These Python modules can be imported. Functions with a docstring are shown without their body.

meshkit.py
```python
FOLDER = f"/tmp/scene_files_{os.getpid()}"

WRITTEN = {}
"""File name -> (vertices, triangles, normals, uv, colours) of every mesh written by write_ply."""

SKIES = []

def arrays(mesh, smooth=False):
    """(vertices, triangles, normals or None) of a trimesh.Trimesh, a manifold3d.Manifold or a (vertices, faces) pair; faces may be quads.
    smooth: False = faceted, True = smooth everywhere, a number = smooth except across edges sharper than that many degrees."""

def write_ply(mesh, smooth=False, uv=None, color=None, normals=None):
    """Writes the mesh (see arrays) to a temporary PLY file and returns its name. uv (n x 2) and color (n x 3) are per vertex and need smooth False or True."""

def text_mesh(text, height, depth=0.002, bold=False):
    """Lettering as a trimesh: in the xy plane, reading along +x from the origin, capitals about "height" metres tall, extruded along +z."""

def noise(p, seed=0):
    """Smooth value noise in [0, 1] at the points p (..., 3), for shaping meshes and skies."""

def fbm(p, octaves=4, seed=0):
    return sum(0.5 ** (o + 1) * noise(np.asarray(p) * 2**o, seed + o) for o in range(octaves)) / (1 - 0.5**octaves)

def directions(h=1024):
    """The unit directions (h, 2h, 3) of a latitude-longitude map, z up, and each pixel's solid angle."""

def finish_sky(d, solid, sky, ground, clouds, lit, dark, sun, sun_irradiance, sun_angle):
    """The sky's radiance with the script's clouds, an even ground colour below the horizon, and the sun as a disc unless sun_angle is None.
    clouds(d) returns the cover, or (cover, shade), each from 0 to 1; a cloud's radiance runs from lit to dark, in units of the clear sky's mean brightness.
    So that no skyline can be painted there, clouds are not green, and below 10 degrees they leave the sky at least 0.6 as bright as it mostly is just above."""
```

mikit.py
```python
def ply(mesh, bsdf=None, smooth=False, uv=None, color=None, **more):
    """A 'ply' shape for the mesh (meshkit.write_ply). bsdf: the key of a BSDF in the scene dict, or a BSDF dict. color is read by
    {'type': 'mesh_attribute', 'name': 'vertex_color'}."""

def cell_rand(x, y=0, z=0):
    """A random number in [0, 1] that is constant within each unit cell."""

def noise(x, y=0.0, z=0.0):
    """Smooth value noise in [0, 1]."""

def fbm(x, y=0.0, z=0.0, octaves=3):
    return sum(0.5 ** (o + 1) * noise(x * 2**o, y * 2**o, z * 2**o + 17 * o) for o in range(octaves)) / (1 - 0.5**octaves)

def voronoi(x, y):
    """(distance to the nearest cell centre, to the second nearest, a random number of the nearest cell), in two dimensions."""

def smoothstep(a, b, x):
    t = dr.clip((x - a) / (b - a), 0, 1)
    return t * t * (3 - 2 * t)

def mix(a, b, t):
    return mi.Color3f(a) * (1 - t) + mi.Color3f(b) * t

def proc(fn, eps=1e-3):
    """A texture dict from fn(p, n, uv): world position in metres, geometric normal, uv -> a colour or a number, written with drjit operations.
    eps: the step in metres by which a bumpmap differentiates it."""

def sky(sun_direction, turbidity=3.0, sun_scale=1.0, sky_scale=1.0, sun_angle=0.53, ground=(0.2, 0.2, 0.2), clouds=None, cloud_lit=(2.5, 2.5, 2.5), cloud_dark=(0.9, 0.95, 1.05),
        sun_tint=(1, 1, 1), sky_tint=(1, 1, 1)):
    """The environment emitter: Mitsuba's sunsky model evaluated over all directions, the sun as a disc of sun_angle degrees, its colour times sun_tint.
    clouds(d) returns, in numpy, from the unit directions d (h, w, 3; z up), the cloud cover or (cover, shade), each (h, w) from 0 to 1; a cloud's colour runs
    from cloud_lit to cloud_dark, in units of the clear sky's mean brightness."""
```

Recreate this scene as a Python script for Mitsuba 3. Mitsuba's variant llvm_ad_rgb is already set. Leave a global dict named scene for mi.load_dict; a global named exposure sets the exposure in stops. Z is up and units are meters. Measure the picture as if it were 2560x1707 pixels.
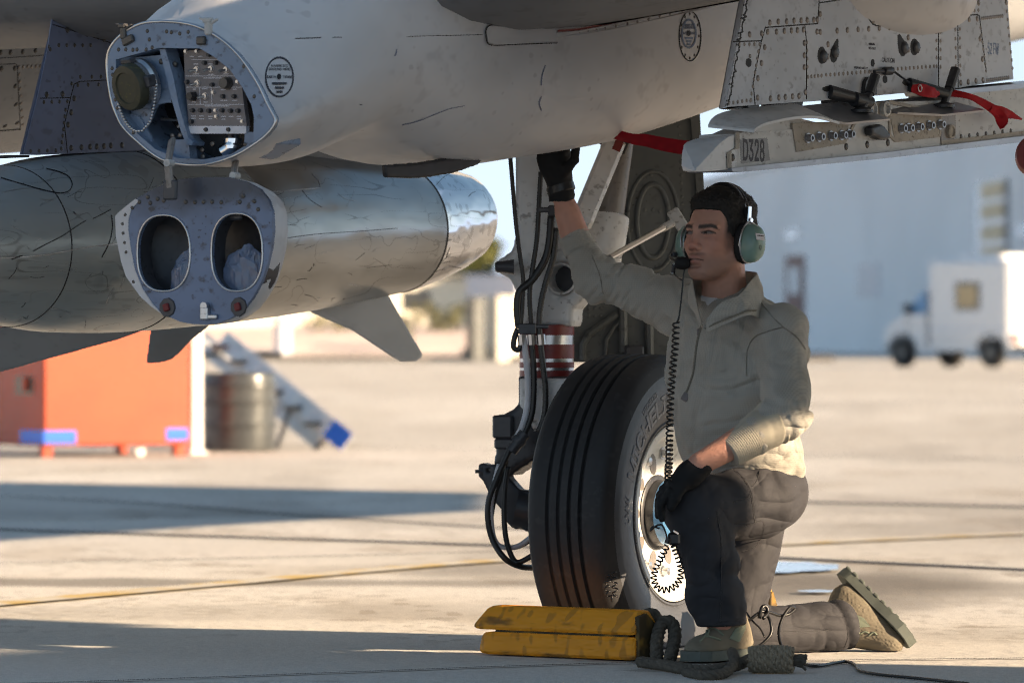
import math, numpy as np, trimesh, manifold3d as m3, drjit as dr, mitsuba as mi, mikit, meshkit
from shapely.geometry import Polygon, LineString, MultiPolygon
from shapely import affinity
from scipy import ndimage
from scipy.spatial.transform import Rotation as Rot
T = mi.ScalarTransform4f
scene, labels = {}, {}
# ---------------------------------------------------------------- camera, sky, exposure
F, CH, HY = 14200.0, 0.864, 833.0            # focal length in photograph pixels, lens height, horizon row
scene['camera'] = {'type': 'thinlens', 'fov': 2*math.degrees(math.atan(1280/F)), 'fov_axis': 'x', 'aperture_radius': 0.017, 'focus_distance': 15.0,
                   'near_clip': 0.5, 'far_clip': 9000.0,
                   'to_world': T().look_at(origin=[0, 0, CH], target=[0, 15, CH-15*20.5/F], up=[0, 0, 1])}
SUN_AZ, SUN_EL = math.radians(-20.5), math.radians(15.5)
SUN = np.array([math.cos(SUN_EL)*math.cos(SUN_AZ), math.cos(SUN_EL)*math.sin(SUN_AZ), math.sin(SUN_EL)])
def clouds(d):
    z = d[..., 2]
    n = meshkit.fbm(d*np.array([3.0, 3.0, 9.0]), 4, seed=3)
    return np.clip(0.8*np.exp(-np.clip(z, 0, 1)*9.0) + 0.5*np.clip(n-0.55, 0, 1)*2, 0, 0.9), 0.12*np.clip(z*2, 0, 1)
scene['sky'] = mikit.sky(SUN, turbidity=3, sun_scale=1.3, sky_scale=.66, sun_tint=(.91, 1.0, 1.36), clouds=clouds, cloud_lit=(2.7, 3.3, 4.4), cloud_dark=(0.9, 0.95, 1.05), ground=(0.3, 0.28, 0.25))
exposure = 3.15

# ---------------------------------------------------------------- naming
def numbered(key):
    if key not in scene and key not in labels: return key
    k = 1
    while f'{key}_{k:03d}' in scene or f'{key}_{k:03d}' in labels: k += 1
    return f'{key}_{k:03d}'
_next = {}
def newkey(key):
    n = _next.get(key, 0); _next[key] = n+1
    return key if n == 0 else f'{key}_{n:03d}'
def thing(name, label, cat, group=None):
    key = newkey(name); labels[key] = {'label': label, 'category': cat}
    if group: labels[key]['group'] = group
    return key
def obj(name, mesh, bsdf, parent=None, smooth=35, label=None, **kw):
    key = newkey((parent+'__' if parent else '')+name)
    scene[key] = mikit.ply(mesh, bsdf, smooth, **kw)
    if label: labels[key] = {'label': label}
    return key
def one(name, mesh, bsdf, label, cat, smooth=35, group=None, **kw):
    key = obj(name, mesh, bsdf, None, smooth, **kw); labels[key] = {'label': label, 'category': cat}
    if group: labels[key]['group'] = group
    return key
def struct(name, mesh, bsdf, kind='structure', smooth=35, **kw):
    key = obj(name, mesh, bsdf, None, smooth, **kw); labels[key] = {'kind': kind}
    return key
def copies(name, parent, ply, mats):
    out = []
    for m in mats:
        key = newkey(parent+'__'+name); scene[key] = {**ply, 'to_world': T(np.asarray(m, float))}; out.append(key)
    return out

# ---------------------------------------------------------------- geometry helpers
A = np.array
def unit(v): v = np.asarray(v, float); return v/np.linalg.norm(v)
def U(px, py, d): return A([(px-1280)/F*d, d, CH-(py-HY)/F*d])
def G(px, py):    # the point of the ground seen at a pixel
    d = F*CH/(py-HY); return A([(px-1280)/F*d, d, 0.0])
def cat(*ms):
    ms = [m for x in ms for m in (x if isinstance(x, (list, tuple)) else [x])]
    return trimesh.util.concatenate(ms)
def frame(o, x, y, z):
    m = np.eye(4); m[:3, 0], m[:3, 1], m[:3, 2], m[:3, 3] = x, y, z, o; return m
def basis(z, up=(0, 0, 1)):
    z = unit(z); x = np.cross(up, z)
    if np.linalg.norm(x) < 1e-4: x = np.cross((0, 1, 0), z)
    x = unit(x); return x, np.cross(z, x), z
def mv(mesh, m): mesh = mesh.copy(); mesh.apply_transform(m); return mesh
def box(c, s, axes=None, ch=0.0):
    h = A(s)/2.0
    if ch > 0:
        pts = []
        for sx in (-1, 1):
            for sy in (-1, 1):
                for sz in (-1, 1):
                    for k in range(3):
                        q = h-ch; q[k] = h[k]; pts.append(q*A([sx, sy, sz]))
        m = trimesh.convex.convex_hull(A(pts))
    else: m = trimesh.creation.box(A(s))
    M = np.eye(4); M[:3, 3] = c
    if axes is not None: M[:3, :3] = A(axes).T
    return mv(m, M)
def catmull(P, n=6):
    P = np.asarray(P, float)
    if len(P) < 3: return P
    Q = np.vstack([2*P[0]-P[1], P, 2*P[-1]-P[-2]]); out = []
    for i in range(1, len(Q)-2):
        for t in np.arange(n)/n:
            a, b, c, d = Q[i-1], Q[i], Q[i+1], Q[i+2]
            out.append(.5*((2*b)+(c-a)*t+(2*a-5*b+4*c-d)*t*t+(3*b-a-3*c+d)*t**3))
    return np.vstack([out, P[-1]])
def tube(P, r, n=8, curve=0, caps=True):
    P = catmull(P, curve) if curve else np.asarray(P, float)
    r = np.broadcast_to(r, len(P)) if np.ndim(r) == 0 else np.interp(np.linspace(0, 1, len(P)), np.linspace(0, 1, len(r)), r)
    Tn = np.gradient(P, axis=0); Tn /= np.linalg.norm(Tn, axis=1, keepdims=True)+1e-12
    x = basis(Tn[0])[0]; V = []
    for p, t, rr in zip(P, Tn, r):
        x = unit(x-t*np.dot(x, t)); y = np.cross(t, x); a = np.arange(n)*2*np.pi/n
        V.append(p+rr*(np.cos(a)[:, None]*x+np.sin(a)[:, None]*y))
    k = len(P); V = np.vstack(V); i = np.arange(n); Fc = []
    for j in range(k-1):
        a, b, c, d = j*n+i, j*n+(i+1) % n, (j+1)*n+(i+1) % n, (j+1)*n+i
        Fc += [np.stack([a, b, c], 1), np.stack([a, c, d], 1)]
    if caps:
        V = np.vstack([V, P[0], P[-1]])
        Fc += [np.stack([(i+1) % n, i, i*0+k*n], 1), np.stack([(k-1)*n+i, (k-1)*n+(i+1) % n, i*0+k*n+1], 1)]
    return trimesh.Trimesh(V, np.vstack(Fc), process=False)
def rod(a, b, r, n=16, r2=None): return tube([a, b], [r, r if r2 is None else r2], n)
def lathe(prof, o, axis, n=48, up=(0, 0, 1), closed=False, a0=0, a1=2*np.pi):
    """prof: rows (height along axis, radius)"""
    x, y, z = basis(axis, up); full = abs(a1-a0-2*np.pi) < 1e-6
    a = a0+np.arange(n if full else n+1)*(a1-a0)/n; prof = np.asarray(prof, float); k = len(prof); m = len(a)
    V = np.vstack([A(o)+h*z+r*(np.cos(a)[:, None]*x+np.sin(a)[:, None]*y) for h, r in prof]); Fc = []
    i = np.arange(m if full else m-1); j2 = (i+1) % m
    for j in range(k if closed else k-1):
        q = (j+1) % k
        Fc += [np.stack([j*m+i, j*m+j2, q*m+j2], 1), np.stack([j*m+i, q*m+j2, q*m+i], 1)]
    M = trimesh.Trimesh(V, np.vstack(Fc), process=False)
    if full:
        M = trimesh.Trimesh(V, np.vstack(Fc), process=True)
        M.update_faces(M.nondegenerate_faces())
        if M.is_watertight and M.volume < 0: M.invert()
    return M
def loft(secs, caps=True):
    secs = [np.asarray(s, float) for s in secs]; n = len(secs[0]); k = len(secs); V = np.vstack(secs); i = np.arange(n); Fc = []
    for j in range(k-1):
        a, b, c, d = j*n+i, j*n+(i+1) % n, (j+1)*n+(i+1) % n, (j+1)*n+i
        Fc += [np.stack([a, b, c], 1), np.stack([a, c, d], 1)]
    if caps:
        V = np.vstack([V, secs[0].mean(0), secs[-1].mean(0)])
        Fc += [np.stack([(i+1) % n, i, i*0+k*n], 1), np.stack([(k-1)*n+i, (k-1)*n+(i+1) % n, i*0+k*n+1], 1)]
    M = trimesh.Trimesh(V, np.vstack(Fc), process=False)
    if caps and M.volume < 0: M.invert()
    return M
class Plane:
    """A flat face of a real object: origin, outward normal n; u to the right and v up as seen from outside."""
    def __init__(s, o, n): s.o = A(o, float); s.n = unit(n); s.u = unit(np.cross((0, 0, 1), s.n)); s.v = np.cross(s.n, s.u)
    def px(s, P):
        out = []
        for x, y in np.atleast_2d(A(P, float)):
            d = U(x, y, 1.0)-A([0, 0, CH]); c = A([0, 0, CH]); t = np.dot(s.o-c, s.n)/np.dot(d, s.n); q = c+t*d-s.o
            out.append([q@s.u, q@s.v])
        return A(out)
    def at(s, px, py, h=0.0): q = s.px([[px, py]])[0]; return s.o+q[0]*s.u+q[1]*s.v+h*s.n
    def M(s, u=0, v=0, h=0): return frame(s.o+u*s.u+v*s.v+h*s.n, s.u, s.v, s.n)
    def Mpx(s, px, py, h=0): return frame(s.at(px, py, h), s.u, s.v, s.n)
def extr(poly, h):
    polys = getattr(poly, 'geoms', [poly])
    return cat([trimesh.creation.extrude_polygon(g, h, engine='earcut') for g in polys if g.area > 1e-9])
def plate(pl, P, front, back, holes=(), grow=0):
    """Pixel outline P on plane pl, from depth -back to +front along the normal."""
    g = Polygon(pl.px(P), [pl.px(h) for h in holes]).buffer(0)
    if grow: g = g.buffer(grow)
    return mv(extr(g, front+back), pl.M(h=-back))
def chamfer_plate(pl, P, front, back, ch):
    """As plate, for a convex outline, with its front edge chamfered."""
    g = Polygon(pl.px(P)).buffer(0); i = A(g.buffer(-ch, join_style=2).exterior.coords); g = A(g.exterior.coords)
    pts = np.vstack([np.c_[g, np.full(len(g), -back)], np.c_[g, np.full(len(g), front-ch)], np.c_[i, np.full(len(i), front)]])
    return mv(trimesh.convex.convex_hull(pts), pl.M())
def strip(pl, P, w, h=0.0012, back=0.004):
    g = LineString(pl.px(P)).buffer(w/2, cap_style=2); return mv(extr(g, h+back), pl.M(h=-back))
def ell(cx, cy, rx, ry, n=32, a0=0, a1=2*np.pi, pw=2.0):
    a = a0+np.arange(n)*(a1-a0)/n; c, s = np.cos(a), np.sin(a)
    return np.c_[cx+rx*np.sign(c)*np.abs(c)**(2/pw), cy+ry*np.sign(s)*np.abs(s)**(2/pw)]
def lerp_line(a, b, n): return [(a[0]+(b[0]-a[0])*t, a[1]+(b[1]-a[1])*t) for t in np.linspace(0, 1, n)]
_hitcache = {}
def hit(mesh, P):
    """The points and normals of a mesh seen at photograph pixels (used to lay decals and rivets on curved skins)."""
    if id(mesh) not in _hitcache:
        v = mesh.vertices; px = np.c_[1280+v[:, 0]/v[:, 1]*F, HY-(v[:, 2]-CH)/v[:, 1]*F][mesh.faces]; _hitcache[id(mesh)] = (mesh, np.r_['1', px.min(1), px.max(1)].astype(np.float32), mesh.triangles)
    _, bb, tri = _hitcache[id(mesh)]; o = A([0, 0, CH]); out, nn = [], []
    for x, y in np.atleast_2d(A(P, float)):
        k = np.flatnonzero((bb[:, 0] <= x+.01) & (bb[:, 2] >= x-.01) & (bb[:, 1] <= y+.01) & (bb[:, 3] >= y-.01)); t = tri[k]
        if not len(k): out.append([np.nan]*3); nn.append([np.nan]*3); continue
        a = t[:, 0]; e1 = t[:, 1]-a; e2 = t[:, 2]-a; d = unit(U(x, y, 1.0)-o); p = np.cross(d, e2); det = (e1*p).sum(1); inv = 1/np.where(np.abs(det) < 1e-14, 1e-14, det)
        tv = o-a; u = (tv*p).sum(1)*inv; q = np.cross(tv, e1); v = (q*d).sum(1)*inv; s = (e2*q).sum(1)*inv
        ok = (u >= -1e-4) & (v >= -1e-4) & (u+v <= 1+1e-4) & (np.abs(det) > 1e-14)
        if not ok.any(): out.append([np.nan]*3); nn.append([np.nan]*3); continue
        j = np.argmin(np.where(ok, s, 1e9)); out.append(o+s[j]*d); n = unit(np.cross(e1[j], e2[j])); nn.append(n if n@d < 0 else -n)
    return A(out), A(nn)
def decal(mesh, tm, f, lift=0.0015):
    """A flat mesh tm (xy) laid on a curved mesh: f maps its xy to pixels."""
    top = tm.copy(); P, N = hit(mesh, [f(v) for v in top.vertices[:, :2]])
    top.vertices = P+N*(lift+np.where(top.vertices[:, 2:3] > top.vertices[:, 2].mean(), 0.0008, 0.0))
    ok = np.isfinite(top.vertices).all(1)
    return top if ok.all() else trimesh.Trimesh(np.nan_to_num(top.vertices), top.faces[ok[top.faces].all(1)], process=False)
# ---------------------------------------------------------------- signed distances and their meshes
def smin(a, b, k):
    h = np.clip(.5+.5*(b-a)/k, 0, 1); return b+(a-b)*h-k*h*(1-h)
def smax(a, b, k): return -smin(-a, -b, k)
def s_cone(p, a, b, ra, rb):
    a, b = A(a, float), A(b, float); ab = b-a; l2 = ab@ab
    t = np.clip(((p-a)@ab)/l2, 0, 1); q = p-a-t[..., None]*ab
    return np.sqrt((q*q).sum(-1))-(ra+(rb-ra)*t)
def s_ell(p, c, r, R=None):
    q = p-A(c, float)
    if R is not None: q = q@np.asarray(R)
    r = A(r, float); k0 = np.sqrt(((q/r)**2).sum(-1)); k1 = np.sqrt(((q/r**2)**2).sum(-1))
    return k0*(k0-1)/np.maximum(k1, 1e-9)
def s_box(p, c, h, R=None, r=0.0):
    q = p-A(c, float)
    if R is not None: q = q@np.asarray(R)
    q = np.abs(q)-(A(h, float)-r); return np.sqrt((np.maximum(q, 0)**2).sum(-1))+np.minimum(q.max(-1), 0)-r
def fnoise(p, s, seed=0, oct=2): return meshkit.fbm(np.asarray(p)*s, oct, seed)
def surface(f, lo, hi, h, bs=8):
    """The zero surface of the signed distance f in a box, as a smooth mesh (surface nets); blocks far from the surface are skipped."""
    lo = A(lo, float); n = np.ceil((A(hi, float)-lo)/h/bs).astype(int)*bs+1
    nb = (n-1)//bs; ii = np.stack(np.meshgrid(*[np.arange(k) for k in nb], indexing='ij'), -1).reshape(-1, 3)
    c = lo+(ii+.5)*bs*h; v = f(c); near = np.abs(v) < bs*h*1.3
    V = np.ones(n, np.float32)*9.0
    sg = np.where(v < 0, -9.0, 9.0)
    for b, s in zip(ii[~near], sg[~near]):
        if s < 0: V[b[0]*bs:(b[0]+1)*bs+1, b[1]*bs:(b[1]+1)*bs+1, b[2]*bs:(b[2]+1)*bs+1] = s
    loc = np.stack(np.meshgrid(*[np.arange(bs+1)]*3, indexing='ij'), -1)
    act = ii[near]
    for k in range(0, len(act), 400):
        blk = act[k:k+400]; P = lo+(blk[:, None, None, None, :]*bs+loc[None])*h; W = f(P.reshape(-1, 3)).reshape(P.shape[:-1])
        for b, w in zip(blk, W): V[b[0]*bs:(b[0]+1)*bs+1, b[1]*bs:(b[1]+1)*bs+1, b[2]*bs:(b[2]+1)*bs+1] = w
    S = V < 0
    mixed = np.zeros(n-1, np.int8)
    for dx in (0, 1):
        for dy in (0, 1):
            for dz in (0, 1): mixed += S[dx:n[0]-1+dx, dy:n[1]-1+dy, dz:n[2]-1+dz]
    cells = np.argwhere((mixed > 0) & (mixed < 8)); idx = -np.ones(n-1, int); idx[tuple(cells.T)] = np.arange(len(cells))
    acc, cnt = np.zeros((len(cells), 3)), np.zeros(len(cells)); corners = [A([a, b, c]) for a in (0, 1) for b in (0, 1) for c in (0, 1)]
    for a in corners:
        for ax in range(3):
            if a[ax]: continue
            b = a.copy(); b[ax] = 1
            va, vb = V[tuple((cells+a).T)].astype(float), V[tuple((cells+b).T)].astype(float); m = (va < 0) != (vb < 0)
            t = np.where(m, va/np.where(m, va-vb, 1), 0); q = a+np.outer(t, b-a); acc += q*m[:, None]; cnt += m
    P = lo+(cells+acc/cnt[:, None])*h; Fc = []
    for ax in range(3):
        o1, o2 = [k for k in range(3) if k != ax]
        sl = [slice(0, n[k]) for k in range(3)]; s1, s2 = list(sl), list(sl); s1[ax], s2[ax] = slice(0, n[ax]-1), slice(1, n[ax])
        E = np.argwhere(S[tuple(s1)] != S[tuple(s2)]); E = E[(E[:, o1] > 0) & (E[:, o2] > 0) & (E[:, o1] < n[o1]-1) & (E[:, o2] < n[o2]-1)]
        e1, e2 = np.eye(3, dtype=int)[o1], np.eye(3, dtype=int)[o2]
        a, b, c, d = (idx[tuple((E-q).T)] for q in (0*e1, e1, e1+e2, e2))
        ins = S[tuple(E.T)]; flip = ins if ax != 1 else ~ins
        Fc.append(np.where(flip[:, None], np.stack([a, d, c, b], 1), np.stack([a, b, c, d], 1)))
    Q = np.vstack(Fc); Q = Q[(Q >= 0).all(1)]
    M = trimesh.Trimesh(P, np.vstack([Q[:, [0, 1, 2]], Q[:, [0, 2, 3]]]), process=False)
    if M.volume < 0: M.invert()
    return M
def puffy(pl, P, front, back, rnd, h=0.005, holes=(), more=None):
    """A thick plate with rounded edges from a pixel outline on a plane."""
    g = pl.px(P); lo, hi = g.min(0)-3*h, g.max(0)+3*h; n = np.ceil((hi-lo)/h*2).astype(int)+1
    import shapely
    poly = Polygon(g, [pl.px(q) for q in holes]).buffer(0)
    xs, ys = lo[0]+np.arange(n[0])*h/2, lo[1]+np.arange(n[1])*h/2; X, Y = np.meshgrid(xs, ys, indexing='ij')
    ins = shapely.contains_xy(poly, X, Y)
    sd = (ndimage.distance_transform_edt(~ins)-ndimage.distance_transform_edt(ins))*h/2
    def f(p):
        q = (p[:, :2]-lo)/(h/2); d2 = ndimage.map_coordinates(sd, q.T, order=1, mode='nearest')
        dz = np.abs(p[:, 2]-(front-back)/2)-(front+back)/2
        a, b = d2+rnd, dz+rnd; r = np.sqrt(np.maximum(a, 0)**2+np.maximum(b, 0)**2)+np.minimum(np.maximum(a, b), 0)-rnd
        return r if more is None else more(p, r)
    M = surface(f, [lo[0], lo[1], -back-3*h], [hi[0], hi[1], front+3*h], h)
    return mv(M, pl.M())
DOME = trimesh.creation.icosphere(1, 1.0); DOME = trimesh.Trimesh(DOME.vertices[:, [0, 1, 2]]*[1, 1, .55], DOME.faces)
def lookM(p, n, s=1.0):
    x, y, z = basis(n); return frame(p, x*s, y*s, z*s)
# ---------------------------------------------------------------- materials
def rgb(*c): return {'type': 'rgb', 'value': list(c)}
def mat(name, base, rough=.5, spec=.5, metal=0.0, bump=None, bscale=1.0, **kw):
    b = {'type': 'principled', 'base_color': base if isinstance(base, dict) else (mikit.proc(base) if callable(base) else rgb(*base)),
         'roughness': mikit.proc(rough) if callable(rough) else rough, 'metallic': metal, 'specular': spec, **kw}
    if bump is not None: b = {'type': 'bumpmap', 'arbitrary': mikit.proc(bump, 1e-3), 'scale': bscale, 'bsdf': b}
    scene['m_'+name] = {'type': 'twosided', 'bsdf': b}
N, FB, SS, MIX = mikit.noise, mikit.fbm, mikit.smoothstep, mikit.mix
def worn(c, dirt=(.12, .11, .10), amt=.35, s=6.0, streak=0.0):
    c2 = tuple(x*.86 for x in c)
    def f(p, n, uv):
        a = FB(p.x*s, p.y*s, p.z*s, 4); b = FB(p.x*s*7+9, p.y*s*7, p.z*s*7*(1-streak), 3)
        col = MIX(c2, c, SS(.35, .65, a)); col = MIX(col, dirt, amt*SS(.56, .78, b)*SS(.3, .7, FB(p.x*s*1.7+40, p.y*s*1.7, p.z*s*1.7, 2)))
        spots = SS(.80, .9, N(p.x*s*13, p.y*s*13, p.z*s*13))*SS(.5, .75, FB(p.x*s*1.1+80, p.y*s*1.1, p.z*s*1.1, 2))
        return MIX(col, dirt, spots*min(.8, amt*1.2))
    return f
mat('pod', worn((.56, .55, .55), (.26, .24, .24), .28, 3.0), .42, .5, clearcoat=.15, clearcoat_gloss=.75)
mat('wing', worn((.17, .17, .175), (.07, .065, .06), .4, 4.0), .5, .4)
mat('fuselage', worn((.25, .255, .265), (.09, .085, .08), .35, 4.0), .5, .4)
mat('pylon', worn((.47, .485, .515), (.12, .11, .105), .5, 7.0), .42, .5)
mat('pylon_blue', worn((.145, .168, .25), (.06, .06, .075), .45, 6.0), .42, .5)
mat('bay_blue', worn((.17, .235, .34), (.03, .035, .045), .9, 9.0), .42, .5)
_db = worn((.14, .19, .30), (.035, .035, .045), .9, 9.0)
def door_paint(p, n, uv):   # oily grime round the hinges along its upper edge
    g = SS(1.13, 1.235, p.z+.10*(FB(p.x*14, p.y*14, p.z*14, 3)-.5)); b = SS(.60, .78, FB(p.x*22+4, p.y*22, p.z*9, 3))
    return MIX(MIX(_db(p, n, uv), (.028, .030, .038), .85*g), (.04, .042, .05), .6*b)
mat('door_blue', door_paint, .40, .5)
mat('dark_line', (.02, .02, .021), .6, .3)
mat('black_paint', (.025, .025, .028), .45, .5)
mat('stencil', (.06, .06, .07), .6, .3)
mat('faded_blue', (.18, .23, .34), .6, .3)
mat('rivet', worn((.24, .21, .19), (.05, .045, .04), .8, 30.0), .38, .6, metal=.4)
mat('dirty_rivet', worn((.075, .068, .062), (.02, .02, .02), .8, 30.0), .4, .6, metal=.3)
mat('steel', worn((.55, .55, .56), (.2, .19, .18), .4, 14.0), .25, .5, metal=.9)
mat('chrome', (.8, .8, .8), .1, .5, metal=1.0)
mat('panel', worn((.185, .165, .165), (.09, .08, .08), .3, 14.0), .5, .4)
mat('panel_label', worn((.62, .61, .64), (.3, .3, .3), .2, 20.0), .5, .4)
mat('print_white', (.5, .48, .5), .6, .3)
mat('olive_cap', worn((.045, .044, .028), (.09, .085, .02), .8, 20.0), .5, .4)
mat('gear_white', worn((.70, .69, .67), (.14, .12, .10), .62, 9.0), .35, .5)
mat('gear_door', worn((.098, .106, .104), (.03, .03, .03), .65, 8.0), .45, .5)
mat('oleo_grey', worn((.20, .18, .165), (.08, .065, .05), .6, 8.0), .35, .5)
mat('gear_dark', worn((.045, .047, .055), (.015, .015, .016), .7, 12.0), .4, .5)
mat('band_red', worn((.22, .025, .022), (.06, .02, .02), .5, 14.0), .4, .5)
mat('hose_black', (.016, .016, .017), .38, .5)
mat('hose_braid', lambda p, n, uv: MIX((.07, .068, .065), (.02, .02, .02), SS(.4, .6, N(p.x*500, p.y*500, p.z*500))), .4, .5, metal=.3)
mat('hose_white', worn((.55, .56, .6), (.2, .2, .22), .3, 20.0), .3, .5)
mat('tyre', worn((.026, .026, .028), (.046, .046, .046), .5, 8.0), .62, .45)
mat('tyre_side', worn((.075, .079, .09), (.04, .04, .04), .4, 9.0), .42, .5)  # lighter and bluer than the tread: sky sheen put into the rubber colour
mat('tyre_text', (.21, .215, .235), .55, .5)
mat('wheel_white', worn((.72, .72, .70), (.25, .23, .2), .35, 12.0), .32, .5)
mat('hub_blue', (.12, .30, .55), .18, .5, clearcoat=.6)
mat('red_cloth', lambda p, n, uv: MIX((.34, .008, .016), (.24, .006, .012), N(p.x*60, p.y*60, p.z*60)), .75, .2, sheen=.3)
def scuff(p):   # thin, mostly lengthwise scratches, in patches
    a = dr.abs(N(p.x*5+1.2*N(p.x*4, p.y*4, p.z*4), p.y*5, p.z*26)-.5); b = dr.abs(N(p.x*16+p.z*22, p.y*16, p.z*13-p.x*9)-.5)
    return dr.maximum((1-SS(.003, .014, a))*SS(.48, .64, N(p.x*6+9, p.y*6, p.z*8)), (1-SS(.004, .018, b))*SS(.54, .70, N(p.x*8+30, p.y*8, p.z*10)))
def bare(p, n, uv):
    a = FB(p.x*2.5, p.y*2.5, p.z*4, 4); b = SS(.60, .74, N(p.x*14+3*N(p.x*7, p.y*7, p.z*7), p.y*14, p.z*110)); c = SS(.60, .66, N(p.x*40, p.y*40, p.z*22+5))
    col = MIX((.36, .395, .40), (.29, .315, .31), SS(.35, .7, a)); col = MIX(col, (.05, .045, .04), .22*b*SS(.45, .7, FB(p.x*4+7, p.y*4, p.z*4, 2)))
    return MIX(MIX(col, (.07, .06, .055), .2*c*SS(.55, .75, FB(p.x*3+20, p.y*3, p.z*6, 2))), (.05, .045, .04), .45*scuff(p))
mat('store_grey', bare, lambda p, n, uv: .16+.22*FB(p.x*7, p.y*7, p.z*7, 3), .6, metal=.25, bump=lambda p, n, uv: .0035*FB(p.x*6, p.y*6, p.z*9, 3), bscale=1.0)
mat('store_metal', lambda p, n, uv: MIX(MIX((.36, .37, .37), (.27, .275, .27), SS(.35, .7, FB(p.x*3, p.y*3, p.z*5, 4))), (.05, .045, .04), .45*scuff(p)), lambda p, n, uv: .16+.2*FB(p.x*7, p.y*7, p.z*7, 3), .5, metal=.85, bump=lambda p, n, uv: .0045*FB(p.x*6, p.y*6, p.z*9, 3), bscale=1.0)
def tailc(p, n, uv):
    b = SS(.60, .68, N(p.x*14, p.y*14, p.z*50)); c = SS(.66, .7, N(p.x*60, p.y*60, p.z*30+5))
    return MIX((.78, .78, .79), (.2, .19, .18), .3*b*SS(.45, .7, FB(p.x*6+7, p.y*6, p.z*6, 2))+.3*c+.4*scuff(p))
mat('bare_metal', tailc, lambda p, n, uv: .06+.14*FB(p.x*9, p.y*9, p.z*9, 3), .5, metal=1.0, bump=lambda p, n, uv: .008*FB(p.x*8, p.y*8, p.z*11, 3), bscale=1.0)
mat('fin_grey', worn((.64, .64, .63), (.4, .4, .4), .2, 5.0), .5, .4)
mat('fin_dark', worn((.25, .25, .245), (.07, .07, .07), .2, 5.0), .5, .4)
mat('rail', worn((.46, .46, .45), (.12, .10, .075), .65, 9.0), .45, .5)
mat('rail_nose', worn((.60, .60, .60), (.3, .28, .25), .3, 9.0), .4, .5)
mat('rail_sand', worn((.34, .31, .265), (.10, .08, .06), .75, 16.0), .6, .3)
mat('rail_steel', worn((.33, .34, .37), (.12, .12, .12), .5, 10.0), .3, .5, metal=.6)
mat('rail_black', worn((.028, .03, .036), (.06, .06, .06), .5, 20.0), .4, .5)
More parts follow.
